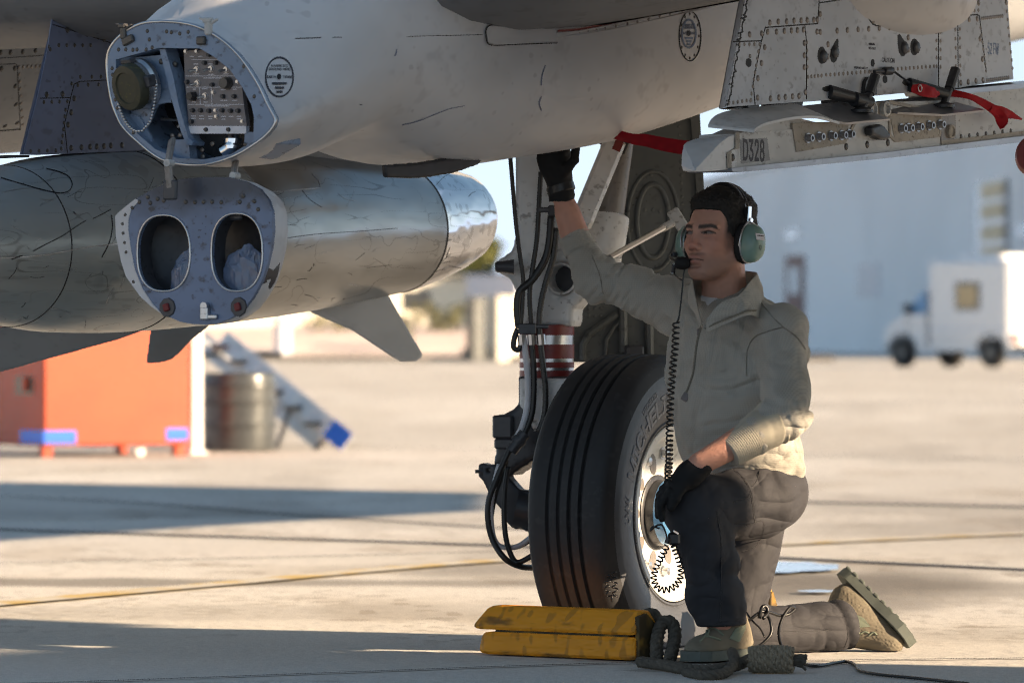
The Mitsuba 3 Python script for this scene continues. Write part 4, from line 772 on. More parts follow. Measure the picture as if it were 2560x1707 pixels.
# ---------------------------------------------------------------- main landing gear
WN = A([.88, -.475, 0])/np.linalg.norm([.88, -.475]); WT = A([-WN[1]*-1, -WN[0], 0])      # wheel axis (outboard) and its forward direction
WT = unit(np.cross(WN, (0, 0, 1))); WT = WT if WT[1] < 0 else -WT
WC = A([.345, 15.70, .370])
wheel = 'attack_jet__main_wheel'; _next[wheel] = 1; labels[wheel] = {'label': 'black tyre with a bright white wheel and blue hub'}
TR = .438
prof = [(-.085, .225), (-.115, .243), (-.128, .27), (-.136, .31), (-.136, .345), (-.130, .375), (-.120, .400), (-.108, .413), (-.090, .4195)]
def tread():
    out = []; g = [(-.050, .0055), (-.0165, .0055), (.017, .0055), (.050, .0055)]
    for c, w in g:
        r = TR-.6*c*c*1.2
        out += [(c-w-.0012, r), (c-w, r-.003), (c-w+.002, r-.012), (c+w-.002, r-.012), (c+w, r-.003), (c+w+.0012, r)]
    return out
prof = [(h, r*1.033) for h, r in prof]
prof += tread()+[(h, r*1.033) for h, r in [(.090, .4195), (.108, .413), (.120, .400), (.130, .375)]]
side = [(.130, .375), (.1345, .358), (.1365, .345), (.1365, .31), (.129, .27), (.118, .247), (.108, .240), (.085, .225)]
side = [(h, r*1.033) for h, r in side]
def squash(m):
    v = m.vertices; low = np.clip((.02-v[:, 2])/.06, 0, 1); c = v-WC
    v = v+WN*(np.sign(c@WN)*low*.012)[:, None]; v[:, 2] = np.maximum(v[:, 2], .0035); m.vertices = v; return m
obj('tyre', squash(lathe(prof, WC, WN, 128)), 'm_tyre', wheel, 40, label='black grooved tread of the main tyre')
obj('sidewall', squash(lathe(side, WC, WN, 128)), 'm_tyre_side', wheel, 40)
sp = A(side)
def on_side(r, a, lift=.0): 
    h = np.interp(-r, -sp[:, 1], sp[:, 0]); y = unit(A([0, 0, 1])); x = WT
    return WC+WN*(h+lift)+r*(np.cos(a)*x+np.sin(a)*y)
def tyre_text(text, r, h, a0, sp_=1.0, name='lettering', bold=True):
    tm = meshkit.text_mesh(text, h, .0016, bold); tm = tm.subdivide(); v = tm.vertices
    # a: angle from forward towards up; text reads clockwise seen from outboard when forward is on the left
    tm.vertices = A([on_side(r+y, a0-0+x*sp_/r*-1, z+.0006) for x, y, z in v]) if False else A([on_side(r+y, a0-x*sp_/r, z+.0004) for x, y, z in v])
    return tm
# seen from outboard, forward lies to the left: going clockwise means from forward (left) up over the top, a growing
def tyre_word(text, r, h, a0, bold=True, sp_=1.0):
    tm = meshkit.text_mesh(text, h, .0022, bold); v = tm.vertices
    P = A([on_side(r+y, a0+x*sp_/r, z+.0004) for x, y, z in v]); tm.vertices = P; return obj('lettering', tm, 'm_tyre_text', wheel, False)
tyre_word('MICHELIN', .292, .048, math.radians(17), True, 1.0)
tyre_word('MICHELIN', .352, .013, math.radians(50), True, 1.05)
tyre_word('LMW', .315, .022, math.radians(-4), False, 1.0)
obj('bead_ring', squash(lathe([(.108, .246), (.120, .248), (.1225, .254), (.118, .258), (.108, .258)], WC, WN, 96, closed=True)), 'm_tyre_side', wheel, 40)
rim = obj('rim', lathe([(.085, .234), (.112, .237), (.119, .244), (.121, .241), (.118, .222), (.104, .214), (.082, .208), (.070, .196), (.064, .18), (.060, .14), (.062, .10), (.070, .085), (.070, .001)], WC, WN, 96), 'm_wheel_white', wheel, 40, label='white wheel rim shining in the sun')
def onrim(r, a, h): return WC+WN*h+r*(math.cos(a)*WT+math.sin(a)*A([0, 0, 1]))
for k in range(9):
    a = 2*np.pi*k/9+.35
    obj('wheel_bolt', cat(lathe([(0, .017), (.006, .017), (.006, .0115), (.024, .011), (.026, .0005)], onrim(.165, a, .061), WN, 12), ), 'm_steel', rim, 30)
for k in range(9):
    a = 2*np.pi*(k+.5)/9+.35; h0 = onrim(.135, a, .0612)
    x = unit(onrim(.2, a, 0)-onrim(.1, a, 0)); y = np.cross(WN, x)
    obj('wheel_slot', mv(extr(Polygon(ell(0, 0, .030, .019, 20)), .0015), frame(h0, x, y, WN)), 'm_oleo_grey', rim, False)
hub = obj('hub_cap', lathe([(.060, .088), (.064, .090), (.108, .090), (.122, .086), (.131, .076), (.135, .05), (.136, .001)], WC, WN, 64), 'm_hub_blue', wheel, 30, label='glossy blue hub cap')
obj('hub_band', lathe([(.066, .0912), (.076, .0918), (.088, .0918), (.096, .0912)], WC, WN, 64), 'm_gear_dark', hub, 30)
obj('hub_ring', lathe([(.058, .104), (.066, .104), (.069, .099), (.070, .090)], WC, WN, 64), 'm_gear_dark', wheel, 30)
# strut
SP = Plane(U(1365, 700, 15.84), unit([-.30, -.95, 0]))
strut = obj('strut', puffy(SP, [(1292, 300), (1292, 596), (1286, 622), (1268, 640), (1250, 650), (1244, 666), (1250, 682), (1272, 694), (1288, 712), (1298, 740), (1294, 770), (1298, 818), (1436, 818), (1440, 775), (1462, 748), (1504, 722), (1504, 700), (1480, 676), (1462, 640), (1446, 600), (1420, 540), (1400, 470), (1396, 300)], .03, .085, .022, .0055,
    [ell(1412, 697, 30, 38, 28)]), 'm_gear_white', jet, True, label='grimy white main gear strut with hoses down its front')
tp = SP.at(1412, 697, .028); obj('tunnel_rim', lathe([(0, .044), (.009, .045), (.011, .040), (.004, .037), (-.06, .037)], tp, SP.n, 28), 'm_gear_white', strut, 30)
obj('tunnel_back', mv(trimesh.creation.cylinder(.042, .008, sections=24), frame(tp-SP.n*.06, SP.u, SP.v, SP.n)), 'm_gear_dark', strut, 30)
obj('side_bolt', cat(lathe([(0, .0005), (0, .011), (.006, .016), (.016, .016), (.022, .010), (.03, .009)], U(1238, 667, 15.80), (1, 0, 0), 18), rod(U(1252, 667, 15.80), U(1285, 667, 15.80), .016, 16, .021)), 'm_gear_dark', strut, 30)
def pist(y0, y1, r, bs, nm, x=1367, d=15.86, lab=None):
    a, b = U(x, y0, d), U(x, y1, d); L = a[2]-b[2]
    return obj(nm, lathe([(0, r*.9), (0, r), (L, r), (L, r*.9)], b, (0, 0, 1), 40, (1, 0, 0)), bs, strut, 40, label=lab)
for y0, y1, bs, nm, r in ((812, 838, 'm_band_red', 'red_band', .0765), (838, 861, 'm_steel', 'metal_band', .0755), (861, 896, 'm_band_red', 'red_band', .0765), (896, 905, 'm_steel', 'metal_band', .0755), (905, 919, 'm_band_red', 'red_band', .0765), (919, 926, 'm_steel', 'metal_band', .0755), (926, 946, 'm_band_red', 'red_band', .0765), (946, 1060, 'm_gear_white', 'lower_cylinder', .077)):
    pist(y0, y1, r, bs, nm)
FP = Plane(U(1330, 1000, 15.82), unit([-.30, -.95, 0]))
obj('axle_fork', puffy(FP, [(1300, 940), (1300, 1010), (1286, 1024), (1262, 1036), (1248, 1036), (1247, 1096), (1244, 1130), (1238, 1160), (1262, 1172), (1278, 1190), (1340, 1150), (1400, 1120), (1430, 940)], .03, .10, .02, .0055), 'm_gear_dark', strut, True)
obj('fork_face', puffy(FP, [(1306, 945), (1306, 1010), (1320, 1030), (1346, 1080), (1372, 1075), (1420, 1000), (1430, 945)], .040, .02, .012, .0055), 'm_gear_white', strut, True)
obj('bracket_block', box(FP.at(1268, 1066, .034), (.058, .064, .03), (FP.u, FP.v, FP.n), .005), 'm_gear_dark', strut, 30)
obj('bracket_block', box(FP.at(1270, 1108, .030), (.055, .030, .03), (FP.u, FP.v, FP.n), .005), 'm_gear_dark', strut, 30)
tq = obj('torque_link', puffy(FP, [(1198, 1160), (1206, 1158), (1240, 1160), (1258, 1166), (1272, 1186), (1292, 1212), (1300, 1222), (1330, 1226), (1345, 1226), (1345, 1330), (1322, 1330), (1306, 1320), (1290, 1322), (1268, 1304), (1262, 1280), (1230, 1240), (1214, 1206), (1198, 1190)], .02, .04, .010, .005, [ell(1225, 1174, 5, 4, 10)]), 'm_gear_dark', jet, True)
obj('axle', rod(FP.at(1290, 1270, 0), FP.at(1380, 1290, -.03), .055, 24), 'm_gear_dark', strut, 30)
obj('link_bolt', cat(rod(U(1188, 1178, 15.78), U(1204, 1178, 15.78), .005, 8), rod(U(1200, 1178, 15.78), U(1208, 1178, 15.78), .013, 10)), 'm_gear_dark', tq, 30)
# hoses
def hose(P, r, bs, d=15.74, lab=None, dd=None):
    ds = np.broadcast_to(d, len(P)) if dd is None else dd
    return obj('hose', tube(A([U(x, y, q) for (x, y), q in zip(P, ds)]), r, 10, curve=6), bs, strut, True, label=lab)
hose([(1276, 396), (1283, 480), (1290, 560), (1300, 640), (1308, 700), (1306, 760), (1302, 815)], .0062, 'm_hose_black')
hose([(1352, 430), (1347, 520), (1342, 600), (1330, 680), (1324, 740), (1328, 815)], .0070, 'm_hose_black')
hose([(1378, 540), (1374, 600), (1362, 650), (1330, 700), (1300, 728), (1293, 770), (1297, 815)], .011, 'm_hose_black')
hose([(1392, 570), (1384, 640), (1366, 700), (1352, 760), (1348, 820), (1356, 900), (1364, 980), (1360, 1040), (1346, 1080)], .0085, 'm_hose_braid')
hose([(1308, 845), (1316, 900), (1320, 960), (1318, 1020), (1304, 1070), (1288, 1098)], .0095, 'm_hose_white', lab='white hose curving down to the wheel brake')
hose([(1328, 850), (1334, 920), (1334, 990), (1328, 1040), (1310, 1085), (1295, 1110)], .0088, 'm_hose_black')
hose([(1280, 1110), (1262, 1150), (1240, 1200), (1222, 1250), (1220, 1300), (1232, 1350), (1262, 1395), (1300, 1415), (1345, 1419)], .0085, 'm_hose_black', dd=[15.7]*6+[15.68, 15.72, 15.8])
hose([(1248, 1160), (1238, 1200), (1228, 1260), (1230, 1320), (1240, 1355), (1262, 1368), (1296, 1364), (1330, 1340)], .0075, 'm_hose_white', d=15.74)
hose([(1270, 1165), (1262, 1220), (1260, 1290), (1266, 1350), (1282, 1395), (1300, 1404), (1340, 1382)], .0078, 'm_hose_black', d=15.72)
hose([(1266, 1150), (1258, 1180), (1240, 1230), (1228, 1290), (1226, 1330), (1244, 1362), (1290, 1367), (1335, 1345)], .0072, 'm_hose_black', d=15.76)
obj('hose_fitting', cat(rod(U(1312, 1082, 15.70), U(1278, 1128, 15.70), .017, 14), lathe([(0, .015), (0, .021), (.014, .021), (.014, .015)], U(1300, 1096, 15.70), U(1278, 1128, 15.70)-U(1312, 1082, 15.70), 16)), 'm_gear_dark', strut, 30)
cl = obj('hose_clamp', cat(box(U(1330, 816, 15.745), (.092, .03, .012), ch=.003), box(U(1318, 822, 15.735), (.05, .016, .03), ch=.003)), 'm_gear_dark', strut, 30)
obj('hose_clamp', cat(box(U(1360, 525, 15.735), (.035, .024, .014), ch=.003), box(U(1380, 527, 15.735), (.022, .014, .03), ch=.003)), 'm_gear_dark', strut, 30)
hose([(1294, 822), (1286, 845), (1284, 868), (1296, 874), (1304, 860)], .008, 'm_hose_black', d=15.74)
for x in (1304, 1328, 1352): obj('hose_nut', rod(U(x, 836, 15.74), U(x+2, 862, 15.74), .0115, 8), 'm_steel', strut, False)
# drag brace, actuator, thin link
B0, B1 = U(1452, 560, 15.70), U(1572, 270, 15.95)
dbr = obj('drag_brace', cat(box((B0+B1)/2, (.062, .05, np.linalg.norm(B1-B0)), basis(B1-B0, (0, 1, 0)), .010)), 'm_gear_white', jet, 30, label='white drag brace with a red stripe and black straps')
bx, by, bz = basis(B1-B0, (0, 1, 0)); 
fr = by if by[1] < 0 else -by; sd = bx if bx[0] > 0 else -bx
def on_b(t, s, h): return B0+(B1-B0)*t+sd*s+fr*h
Lb = np.linalg.norm(B1-B0)
obj('red_stripe', box(on_b(.80, .012, .0256), (.024, .003, Lb*.40), (sd, fr, bz)), 'm_band_red', dbr, False)
for t in (.70, .735, .845, .875): obj('strap', cat(box(on_b(t, 0, .027), (.074, .008, .010), (sd, fr, bz), .002), box(on_b(t, .035, 0), (.008, .06, .010), (sd, fr, bz), .002), box(on_b(t, -.035, 0), (.008, .06, .010), (sd, fr, bz), .002)), 'm_hose_black', dbr, False)
A0, A1 = U(1516, 560, 15.95), U(1552, 290, 16.0)
act = obj('actuator', lathe([(0, .02), (0, .046), (np.linalg.norm(A1-A0)-.02, .046), (np.linalg.norm(A1-A0), .03)], A0, A1-A0, 32), 'm_oleo_grey', jet, 35, label='sooty grey actuator cylinder')
obj('collar', lathe([(0, .02), (0, .042), (.015, .050), (.035, .056), (.115, .058), (.125, .057), (.13, .05)], U(1508, 650, 15.94), A1-A0, 36), 'm_gear_white', act, 35)
obj('neck', rod(U(1505, 700, 15.95), U(1510, 640, 15.94), .05, 24), 'm_gear_white', act, 35)
obj('head_fitting', cat(lathe([(0, .03), (0, .036), (.02, .044), (.035, .040), (.04, .02)], U(1560, 322, 15.98), unit([.4, 0, 1]), 20), box(U(1588, 302, 15.97), (.04, .03, .05), ch=.006)), 'm_gear_white', act, 30)
th = obj('thin_link', rod(U(1525, 644, 15.72), U(1676, 560, 15.90), .0085, 12), 'm_chrome', jet, 30, label='thin chrome link rod')
obj('rod_end', cat(rod(U(1655, 572, 15.88), U(1682, 557, 15.9), .011, 10), box(U(1694, 548, 15.92), (.036, .012, .062), (unit([.8, 0, .5]), (0, 1, 0), unit([-.5, 0, .8])), .004)), 'm_rail', th, 30)
# gear door behind the strut
GD = Plane(U(1650, 500, 16.25), unit([.25, -.95, 0]))
gd = obj('gear_door', plate(GD, [(1560, 180), (1735, 180), (1757, 470), (1757, 780), (1740, 905), (1430, 905), (1420, 640), (1500, 400)], 0, .02), 'm_gear_door', jet, 30, label='dark olive grey gear door with an oval pressing')
obj('edge_channel', plate(GD, [(1716, 200), (1742, 200), (1757, 470), (1757, 620), (1740, 620), (1738, 470)], .012, -.001), 'm_gear_door', gd, 30)
for rx, ry, w, h in ((64, 124, 7, .006), (40, 92, 5, .008)):
    g = GD.px(ell(1632, 553, rx, ry, 48)); obj('oval_rib', tube([GD.o+GD.u*a+GD.v*b+GD.n*.002 for a, b in np.vstack([g, g[:1]])], h, 8, caps=False), 'm_gear_door', gd, True)
rivets(gd, GD, row((1702, 405), (1707, 545), 9)+row((1695, 275), (1702, 380), 6)+row((1440, 790), (1502, 790), 5)+row((1440, 772), (1502, 770), 5)+[(1628, 437), (1640, 668), (1575, 505), (1578, 575), (1590, 580), (1590, 530), (1612, 526), (1632, 525), (1650, 527)], .0058, 'm_gear_door')
obj('access_strip', puffy(GD, [(1715, 255), (1722, 252), (1730, 260), (1731, 295), (1722, 300), (1715, 292)], .014, -.002, .004, .004), 'm_gear_door', gd, True)
for P, r in (([(1455, 900), (1455, 862), (1470, 835), (1540, 785)], .011), ([(1512, 890), (1514, 850), (1535, 815), (1560, 800)], .006)):
    obj('stiffener', tube([GD.at(x, y, .006) for x, y in P], r, 8), 'm_gear_door', gd, 40)
obj('stiffener', tube([GD.at(1555, 760, .01), GD.at(1556, 880, .01)], .013, 8), 'm_gear_door', gd, 40)
obj('stiffener', tube([GD.at(1620, 780, .01), GD.at(1622, 890, .01)], .013, 8), 'm_gear_door', gd, 40)
obj('hinge', cat(box(GD.at(1577, 880, .03), (.05, .04, .05), (GD.u, GD.v, GD.n), .006)), 'm_gear_dark', gd, 30)
obj('brace_rod', rod(U(1485, 590, 16.1), U(1490, 420, 16.2), .006, 8), 'm_gear_dark', gd, 30)
# ---------------------------------------------------------------- cargo pod on the inboard pylon
SA0, SA1 = U(-40, 618, 15.05), U(985, 572, 16.72)
sx_ = unit(SA1-SA0); Ls = np.linalg.norm(SA1-SA0)
store = thing('cargo_pod', 'scratched grey and bare metal cylindrical pod hung under the left pylon', 'pod')
def st(L): return SA0+sx_*L
radp = PchipInterpolator([-.9, -.5, -.2, .04*Ls, .137*Ls, .33*Ls, .55*Ls, .68*Ls, .85*Ls, Ls, Ls+.2], [.08, .13, .18, .212, .236, .250, .243, .234, .213, .188, .15]); rad = lambda L: float(radp(L))
bodyp = [(L, rad(L)) for L in np.linspace(-.9, Ls-.004, 60)]
body_mesh = lathe([(-.9, .001)]+bodyp+[(Ls-.004, .15)], SA0, sx_, 80); cutp = .98; obj('body', lathe([(L, r_) for L, r_ in [(cutp, .2)]+[(q, rad(q)) for q in np.linspace(cutp, Ls-.004, 30)]+[(Ls-.004, .15)]], SA0, sx_, 80), 'm_store_metal', store, 40, label='scratched bare metal body of the pod'); obj('nose_section', lathe([(-.9, .001)]+[(q, rad(q)) for q in np.linspace(-.9, cutp, 40)]+[(cutp, .2)], SA0, sx_, 80), 'm_store_grey', store, 40, label='scratched grey painted front of the pod')
tx_ = unit(U(1180, 540, 17.04)-st(Ls)); tail_mesh = lathe([(-.02, .15), (-.012, .188), (.006, .1885), (.05, .185), (.14, .175), (.26, .155), (.335, .134), (.338, .112)], st(Ls), tx_, 80); obj('tail_cone', tail_mesh, 'm_bare_metal', store, 40, label='polished bare metal tail cone')
obj('tail_cap', lathe([(0, .128), (.004, .128), (.025, .117), (.055, .09), (.078, .05), (.086, .001)], st(Ls)+tx_*.337, tx_, 64), 'm_bare_metal', store, 40)
def band(L, w, bs, nm, h=.0015): r = rad(L); obj(nm, lathe([(-w, r-.002), (-w, r+h), (w, r+h), (w, r-.002)], st(L), sx_, 80), bs, store, 30)
for L in (.62, ): band(L, .003, 'm_dark_line', 'seam')
band(.98, .0025, 'm_steel', 'seam'); band(.10, .002, 'm_dark_line', 'seam')
obj('joint', lathe([(-.004, .184), (-.004, .1898), (.004, .1898), (.004, .184)], st(Ls), sx_, 80), 'm_dark_line', store, 30)
def on_store(P, w, bs, nm, lift=.0012): return obj(nm, decal(body_mesh, extr(LineString(catmull(P, 8)).buffer(w/2).segmentize(14), 1.0), lambda v: v, lift), bs, store, False)
on_store(cc(c5, [(10, 215), (300, 300), (480, 338), (560, 320), (588, 270), (560, 205), (480, 165), (380, 140)]), 2.0, 'm_dark_line', 'panel_line')
on_store(cc(c6, [(380, 150), (420, 195), (432, 235), (400, 248), (60, 275)]), 1.6, 'm_steel', 'panel_line')
rg = np.random.default_rng(11)
for k in range(110):
    x, y = rg.uniform(5, 960), rg.uniform(450, 840); a = rg.normal(-.3, .55); L = rg.gamma(1.6, 9)
    P = [(x-L*np.cos(a), y-L*np.sin(a)), (x+rg.normal(0, 2.5), y+rg.normal(0, 2.5)), (x+L*np.cos(a), y+L*np.sin(a))]
    Q, _ = hit(body_mesh, P)
    if not np.isfinite(Q).all() or np.linalg.norm(Q[0]-Q[2]) > .3: continue
    on_store(P, rg.uniform(.35, .8), 'm_dark_line' if rg.random() < .6 else 'm_steel', 'scratch', .0008)
on_store(cc(c5, [(270, 810), (380, 750), (500, 690), (620, 610), (700, 560)]), 2.0, 'm_dark_line', 'scratch')
on_store(cc(c5, [(760, 545), (840, 505), (900, 472)]), 2.0, 'm_dark_line', 'scratch'); on_store(cc(c5, [(95, 875), (135, 860), (175, 848)]), 3.0, 'm_dark_line', 'scratch')
on_store(cc(c5, [(910, 520), (915, 620), (890, 740), (830, 860)]), 1.6, 'm_dark_line', 'scratch')
on_store(cc(c6, [(150, 590), (400, 556), (700, 536), (950, 516)]), 1.4, 'm_dark_line', 'weld_line')
on_store(cc(c5, [(-10, 868), (200, 855), (400, 835), (700, 780), (960, 750)]), 2.2, 'm_steel', 'crease')
for k in range(26):
    x, y = rg.uniform(985, 1180), rg.uniform(440, 690); a = rg.normal(-.4, .7); L = rg.gamma(2.0, 10)
    P = [(x-L*np.cos(a), y-L*np.sin(a)), (x+rg.normal(0, 2), y+rg.normal(0, 2)), (x+L*np.cos(a), y+L*np.sin(a))]; Q, _ = hit(tail_mesh, P)
    if np.isfinite(Q).all() and np.linalg.norm(Q[0]-Q[2]) < .2: obj('scratch', decal(tail_mesh, extr(LineString(P).buffer(rg.uniform(.35, .8)).segmentize(14), 1.0), lambda v: v, .0008), 'm_dark_line', store, False)
def fin(P, pl, name, bs, lab=None): 
    return obj(name, puffy(pl, P, .005, .005, .0045, .004), bs, store, True, label=lab)
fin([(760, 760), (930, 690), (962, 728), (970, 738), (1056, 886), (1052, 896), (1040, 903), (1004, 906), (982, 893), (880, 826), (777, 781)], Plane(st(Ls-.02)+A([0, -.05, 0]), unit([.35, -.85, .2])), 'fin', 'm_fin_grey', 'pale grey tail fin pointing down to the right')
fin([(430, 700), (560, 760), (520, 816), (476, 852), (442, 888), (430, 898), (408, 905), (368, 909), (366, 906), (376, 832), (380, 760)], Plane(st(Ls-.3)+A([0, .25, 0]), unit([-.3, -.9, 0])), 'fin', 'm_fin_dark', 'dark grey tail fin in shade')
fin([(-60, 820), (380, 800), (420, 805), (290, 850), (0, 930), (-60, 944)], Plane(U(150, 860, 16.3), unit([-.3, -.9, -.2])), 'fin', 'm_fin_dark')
obj('suspension_lug', cat(box(st(.45)+A([0, 0, .245]), (.05, .05, .06), ch=.006), box(st(1.2)+A([0, 0, .245]), (.05, .05, .06), ch=.006)), 'm_rail_black', store, 30)
# ---------------------------------------------------------------- missile rail under the outboard pylon
rail = thing('missile_rail', 'pale grey missile launch rail with a white nose, stencilled with a letter and three digits', 'launcher')
RLP = Plane(OP.o+OUT*.025, OUT)
RB = Plane(RLP.o-OUT*.075, OUT)
nose = obj('nose', trimesh.convex.convex_hull(np.vstack([[RB.at(x, y) for x, y in [(1704, 414), (1705, 385), (1710, 362), (1718, 355), (1741, 347), (1800, 338), (1842, 333), (1842, 421), (1790, 428), (1722, 431), (1708, 427)]], [RLP.at(x, y) for x, y in [(1842, 336), (1822, 342), (1800, 358), (1770, 392), (1742, 420), (1738, 428), (1760, 429), (1842, 422)]]])), 'm_rail_nose', rail, 25, label='rounded white nose of the launch rail')
obj('nose_joint', cat(plate(RLP, [(1836, 332), (1846, 331), (1846, 372), (1826, 376), (1826, 420), (1816, 421), (1815, 383), (1836, 370)], .004, -.0012), plate(RLP, [(1818, 385), (1823, 385), (1823, 408), (1818, 408)], .006, -.001)), 'm_rail_sand', rail, 30)
body_ = obj('rail_body', plate(RLP, [(1838, 336), (2002, 322), (2356, 290), (2358, 234), (2720, 200), (2720, 328), (2511, 350), (2200, 387), (1838, 424)], .0, .11), 'm_rail', rail, 30)
obj('lower_lip', plate(RLP, [(1819, 421), (1838, 419), (2200, 382), (2511, 345), (2720, 322), (2720, 336), (2511, 360), (2200, 397), (1845, 431), (1822, 430)], .012, .122), 'm_rail_steel', rail, 30)
obj('upper_lip', plate(RLP, [(2352, 228), (2720, 193), (2720, 205), (2358, 240)], .008, .118), 'm_rail_steel', rail, 30)
obj('number_plate', plate(RLP, cc(c4, [(152, 1082), (362, 1068), (385, 1242), (160, 1268)]), .0012, -.0002), 'm_fuselage', rail, False)
flat_text(RLP, rail, 'D328', *c4(168, 1240), .054, .107, 'm_stencil', True, .002)
def sealed(P, B):
    obj('seal', strip(RLP, np.vstack([P, P[:1]]), .009, .0035, .004), 'm_rail_sand', rail, False)
    d = mikit.ply(cat(lathe([(0, .014), (.004, .014), (.004, .010), (.017, .0098), (.017, .006), (.008, .0055), (.008, .0003)], (0, 0, 0), (0, 0, 1), 12)), 'm_rail_steel', 30)
    copies('socket_bolt', rail, d, [RLP.Mpx(x, y, .002) for x, y in B])
obj('pad_plate', plate(RLP, cc(c4, [(560, 968), (995, 955), (960, 1100), (590, 1160)]), .002, -.0005), 'm_rail_sand', rail, 30)
sealed(cc(c4, [(560, 968), (1040, 950), (960, 1100), (590, 1165)]), cc(c4, [(670, 1070), (755, 1060), (848, 1052), (930, 1047), (988, 1040)]))
obj('pad_plate', plate(RLP, cc(c4, [(1310, 880), (1700, 850), (1695, 1050), (1350, 1085)]), .002, -.0005), 'm_rail_sand', rail, 30)
sealed(cc(c4, [(1305, 790), (1310, 1050), (1350, 1090), (1695, 1050), (1705, 870)]), cc(c4, [(1392, 995), (1447, 992), (1522, 983), (1608, 972), (1690, 965)]))
rivets(rail, RLP, cc(c4, [(975, 1135), (1138, 1120), (1298, 1105), (60, 1215), (98, 1220)]), .010, 'm_dirty_rivet', 'bolt')
rivets(rail, RLP, cc(c4, row((1800, 1065), (2250, 1015), 8)), .007, 'm_dirty_rivet', 'bolt')
obj('seal', strip(RLP, cc(c4, [(1705, 1105), (1900, 1085), (2190, 1050), (2350, 1030)]), .012, .004, .004), 'm_rail_sand', rail, False)
obj('side_plate', plate(RLP, cc(c4, [(1705, 890), (1815, 880), (1820, 1070), (1705, 1100)]), .003, -.0005), 'm_oleo_grey', rail, 30)
obj('round_fitting', lathe([(0, .019), (.008, .019), (.010, .014), (.005, .012), (.005, .0005)], RLP.at(*c4(1770, 1020), .003), OUT, 18), 'm_rail_sand', rail, 30)
obj('recess', plate(RLP, cc(c4, [(1160, 800), (1300, 785), (1300, 930), (1160, 950)]), .002, -.0005), 'm_rail_sand', rail, 30)
obj('shackle', cat(lathe([(0, .022), (.012, .022), (.014, .016), (.006, .014), (.006, .0005)], RLP.at(*c4(1155, 850), .002), OUT, 18), lathe([(0, .020), (.014, .020), (.016, .014), (.006, .012), (.006, .0005)], RLP.at(*c4(1255, 845), .002), OUT, 18)), 'm_rail', rail, 30)
obj('snubber', puffy(RLP, cc(c4, [(1105, 985), (1180, 960), (1215, 985), (1255, 1040), (1250, 1075), (1225, 1090), (1180, 1085), (1150, 1060), (1110, 1050)]), .028, -.002, .008, .004), 'm_rail_black', rail, True)
def slab(P, th, bs, nm, lab=None):
    P = [A(p) for p in P]; n = unit(np.cross(P[1]-P[0], P[2]-P[0])); return obj(nm, trimesh.convex.convex_hull(np.vstack([P, [p-n*th for p in P]])), bs, rail, False, label=lab)
slab([RLP.at(*c4(700, 838), -.05), RLP.at(*c4(1060, 800), -.05), RLP.at(*c4(1175, 938), .055), RLP.at(*c4(830, 970), .055), RLP.at(*c4(770, 950), .04)], .006, 'm_rail_steel', 'clamp_plate')
slab([RLP.at(*c4(1310, 800), -.05), RLP.at(*c4(1760, 755), -.05), RLP.at(*c4(1912, 870), .055), RLP.at(*c4(1590, 905), .055), RLP.at(*c4(1345, 885), .01)], .006, 'm_rail_steel', 'clamp_plate')
cp = [[(120, 905, .05), (130, 1015, .05)], [(70, 985, .045), (140, 1020, .05)]]
def curved(P0, P1, h0, h1):
    a = catmull([RLP.at(*c4(*p), h0) for p in P0], 6); b = catmull([RLP.at(*c4(*p), h1) for p in P1], 6); k = len(a); V = np.vstack([a, b]); i = np.arange(k-1)
    return trimesh.Trimesh(V, np.vstack([np.stack([i, i+1, k+i+1], 1), np.stack([i, k+i+1, k+i], 1)]), process=False)
cv = curved([(60, 985), (85, 940), (140, 900), (250, 868), (450, 842), (720, 812)], [(135, 1030), (200, 985), (330, 950), (480, 925), (640, 925), (800, 968)], -.06, .05)
cvv = np.vstack([cv.vertices, cv.vertices-A([0, 0, .006])]); kk_ = len(cv.vertices)
obj('curved_plate', loft([np.vstack([cv.vertices[j], cv.vertices[kk_//2+j], cv.vertices[kk_//2+j]+A([0, 0, .007]), cv.vertices[j]+A([0, 0, .007])]) for j in range(kk_//2)]), 'm_rail_nose', rail, 50, label='curved pale plate on top of the launch rail')
obj('saddle', plate(RLP, cc(c4, [(330, 960), (560, 900), (800, 960), (1000, 960), (560, 1000), (330, 1040), (150, 1040)]), -.004, .09), 'm_rail', rail, 30)
obj('saddle', plate(RLP, cc(c4, [(1165, 800), (1310, 790), (1720, 780), (1720, 900), (1165, 960)]), -.004, .09), 'm_rail', rail, 30)
RDp = U(2606, 392, 14.9)
rc = one('round_cover', lathe([(0, .001), (0, .052), (.01, .056), (.05, .054), (.065, .04), (.07, .001)], RDp, -AFT, 32), 'm_band_red', 'dark red round cover at the right edge of the view below the launch rail', 'cover', 30)
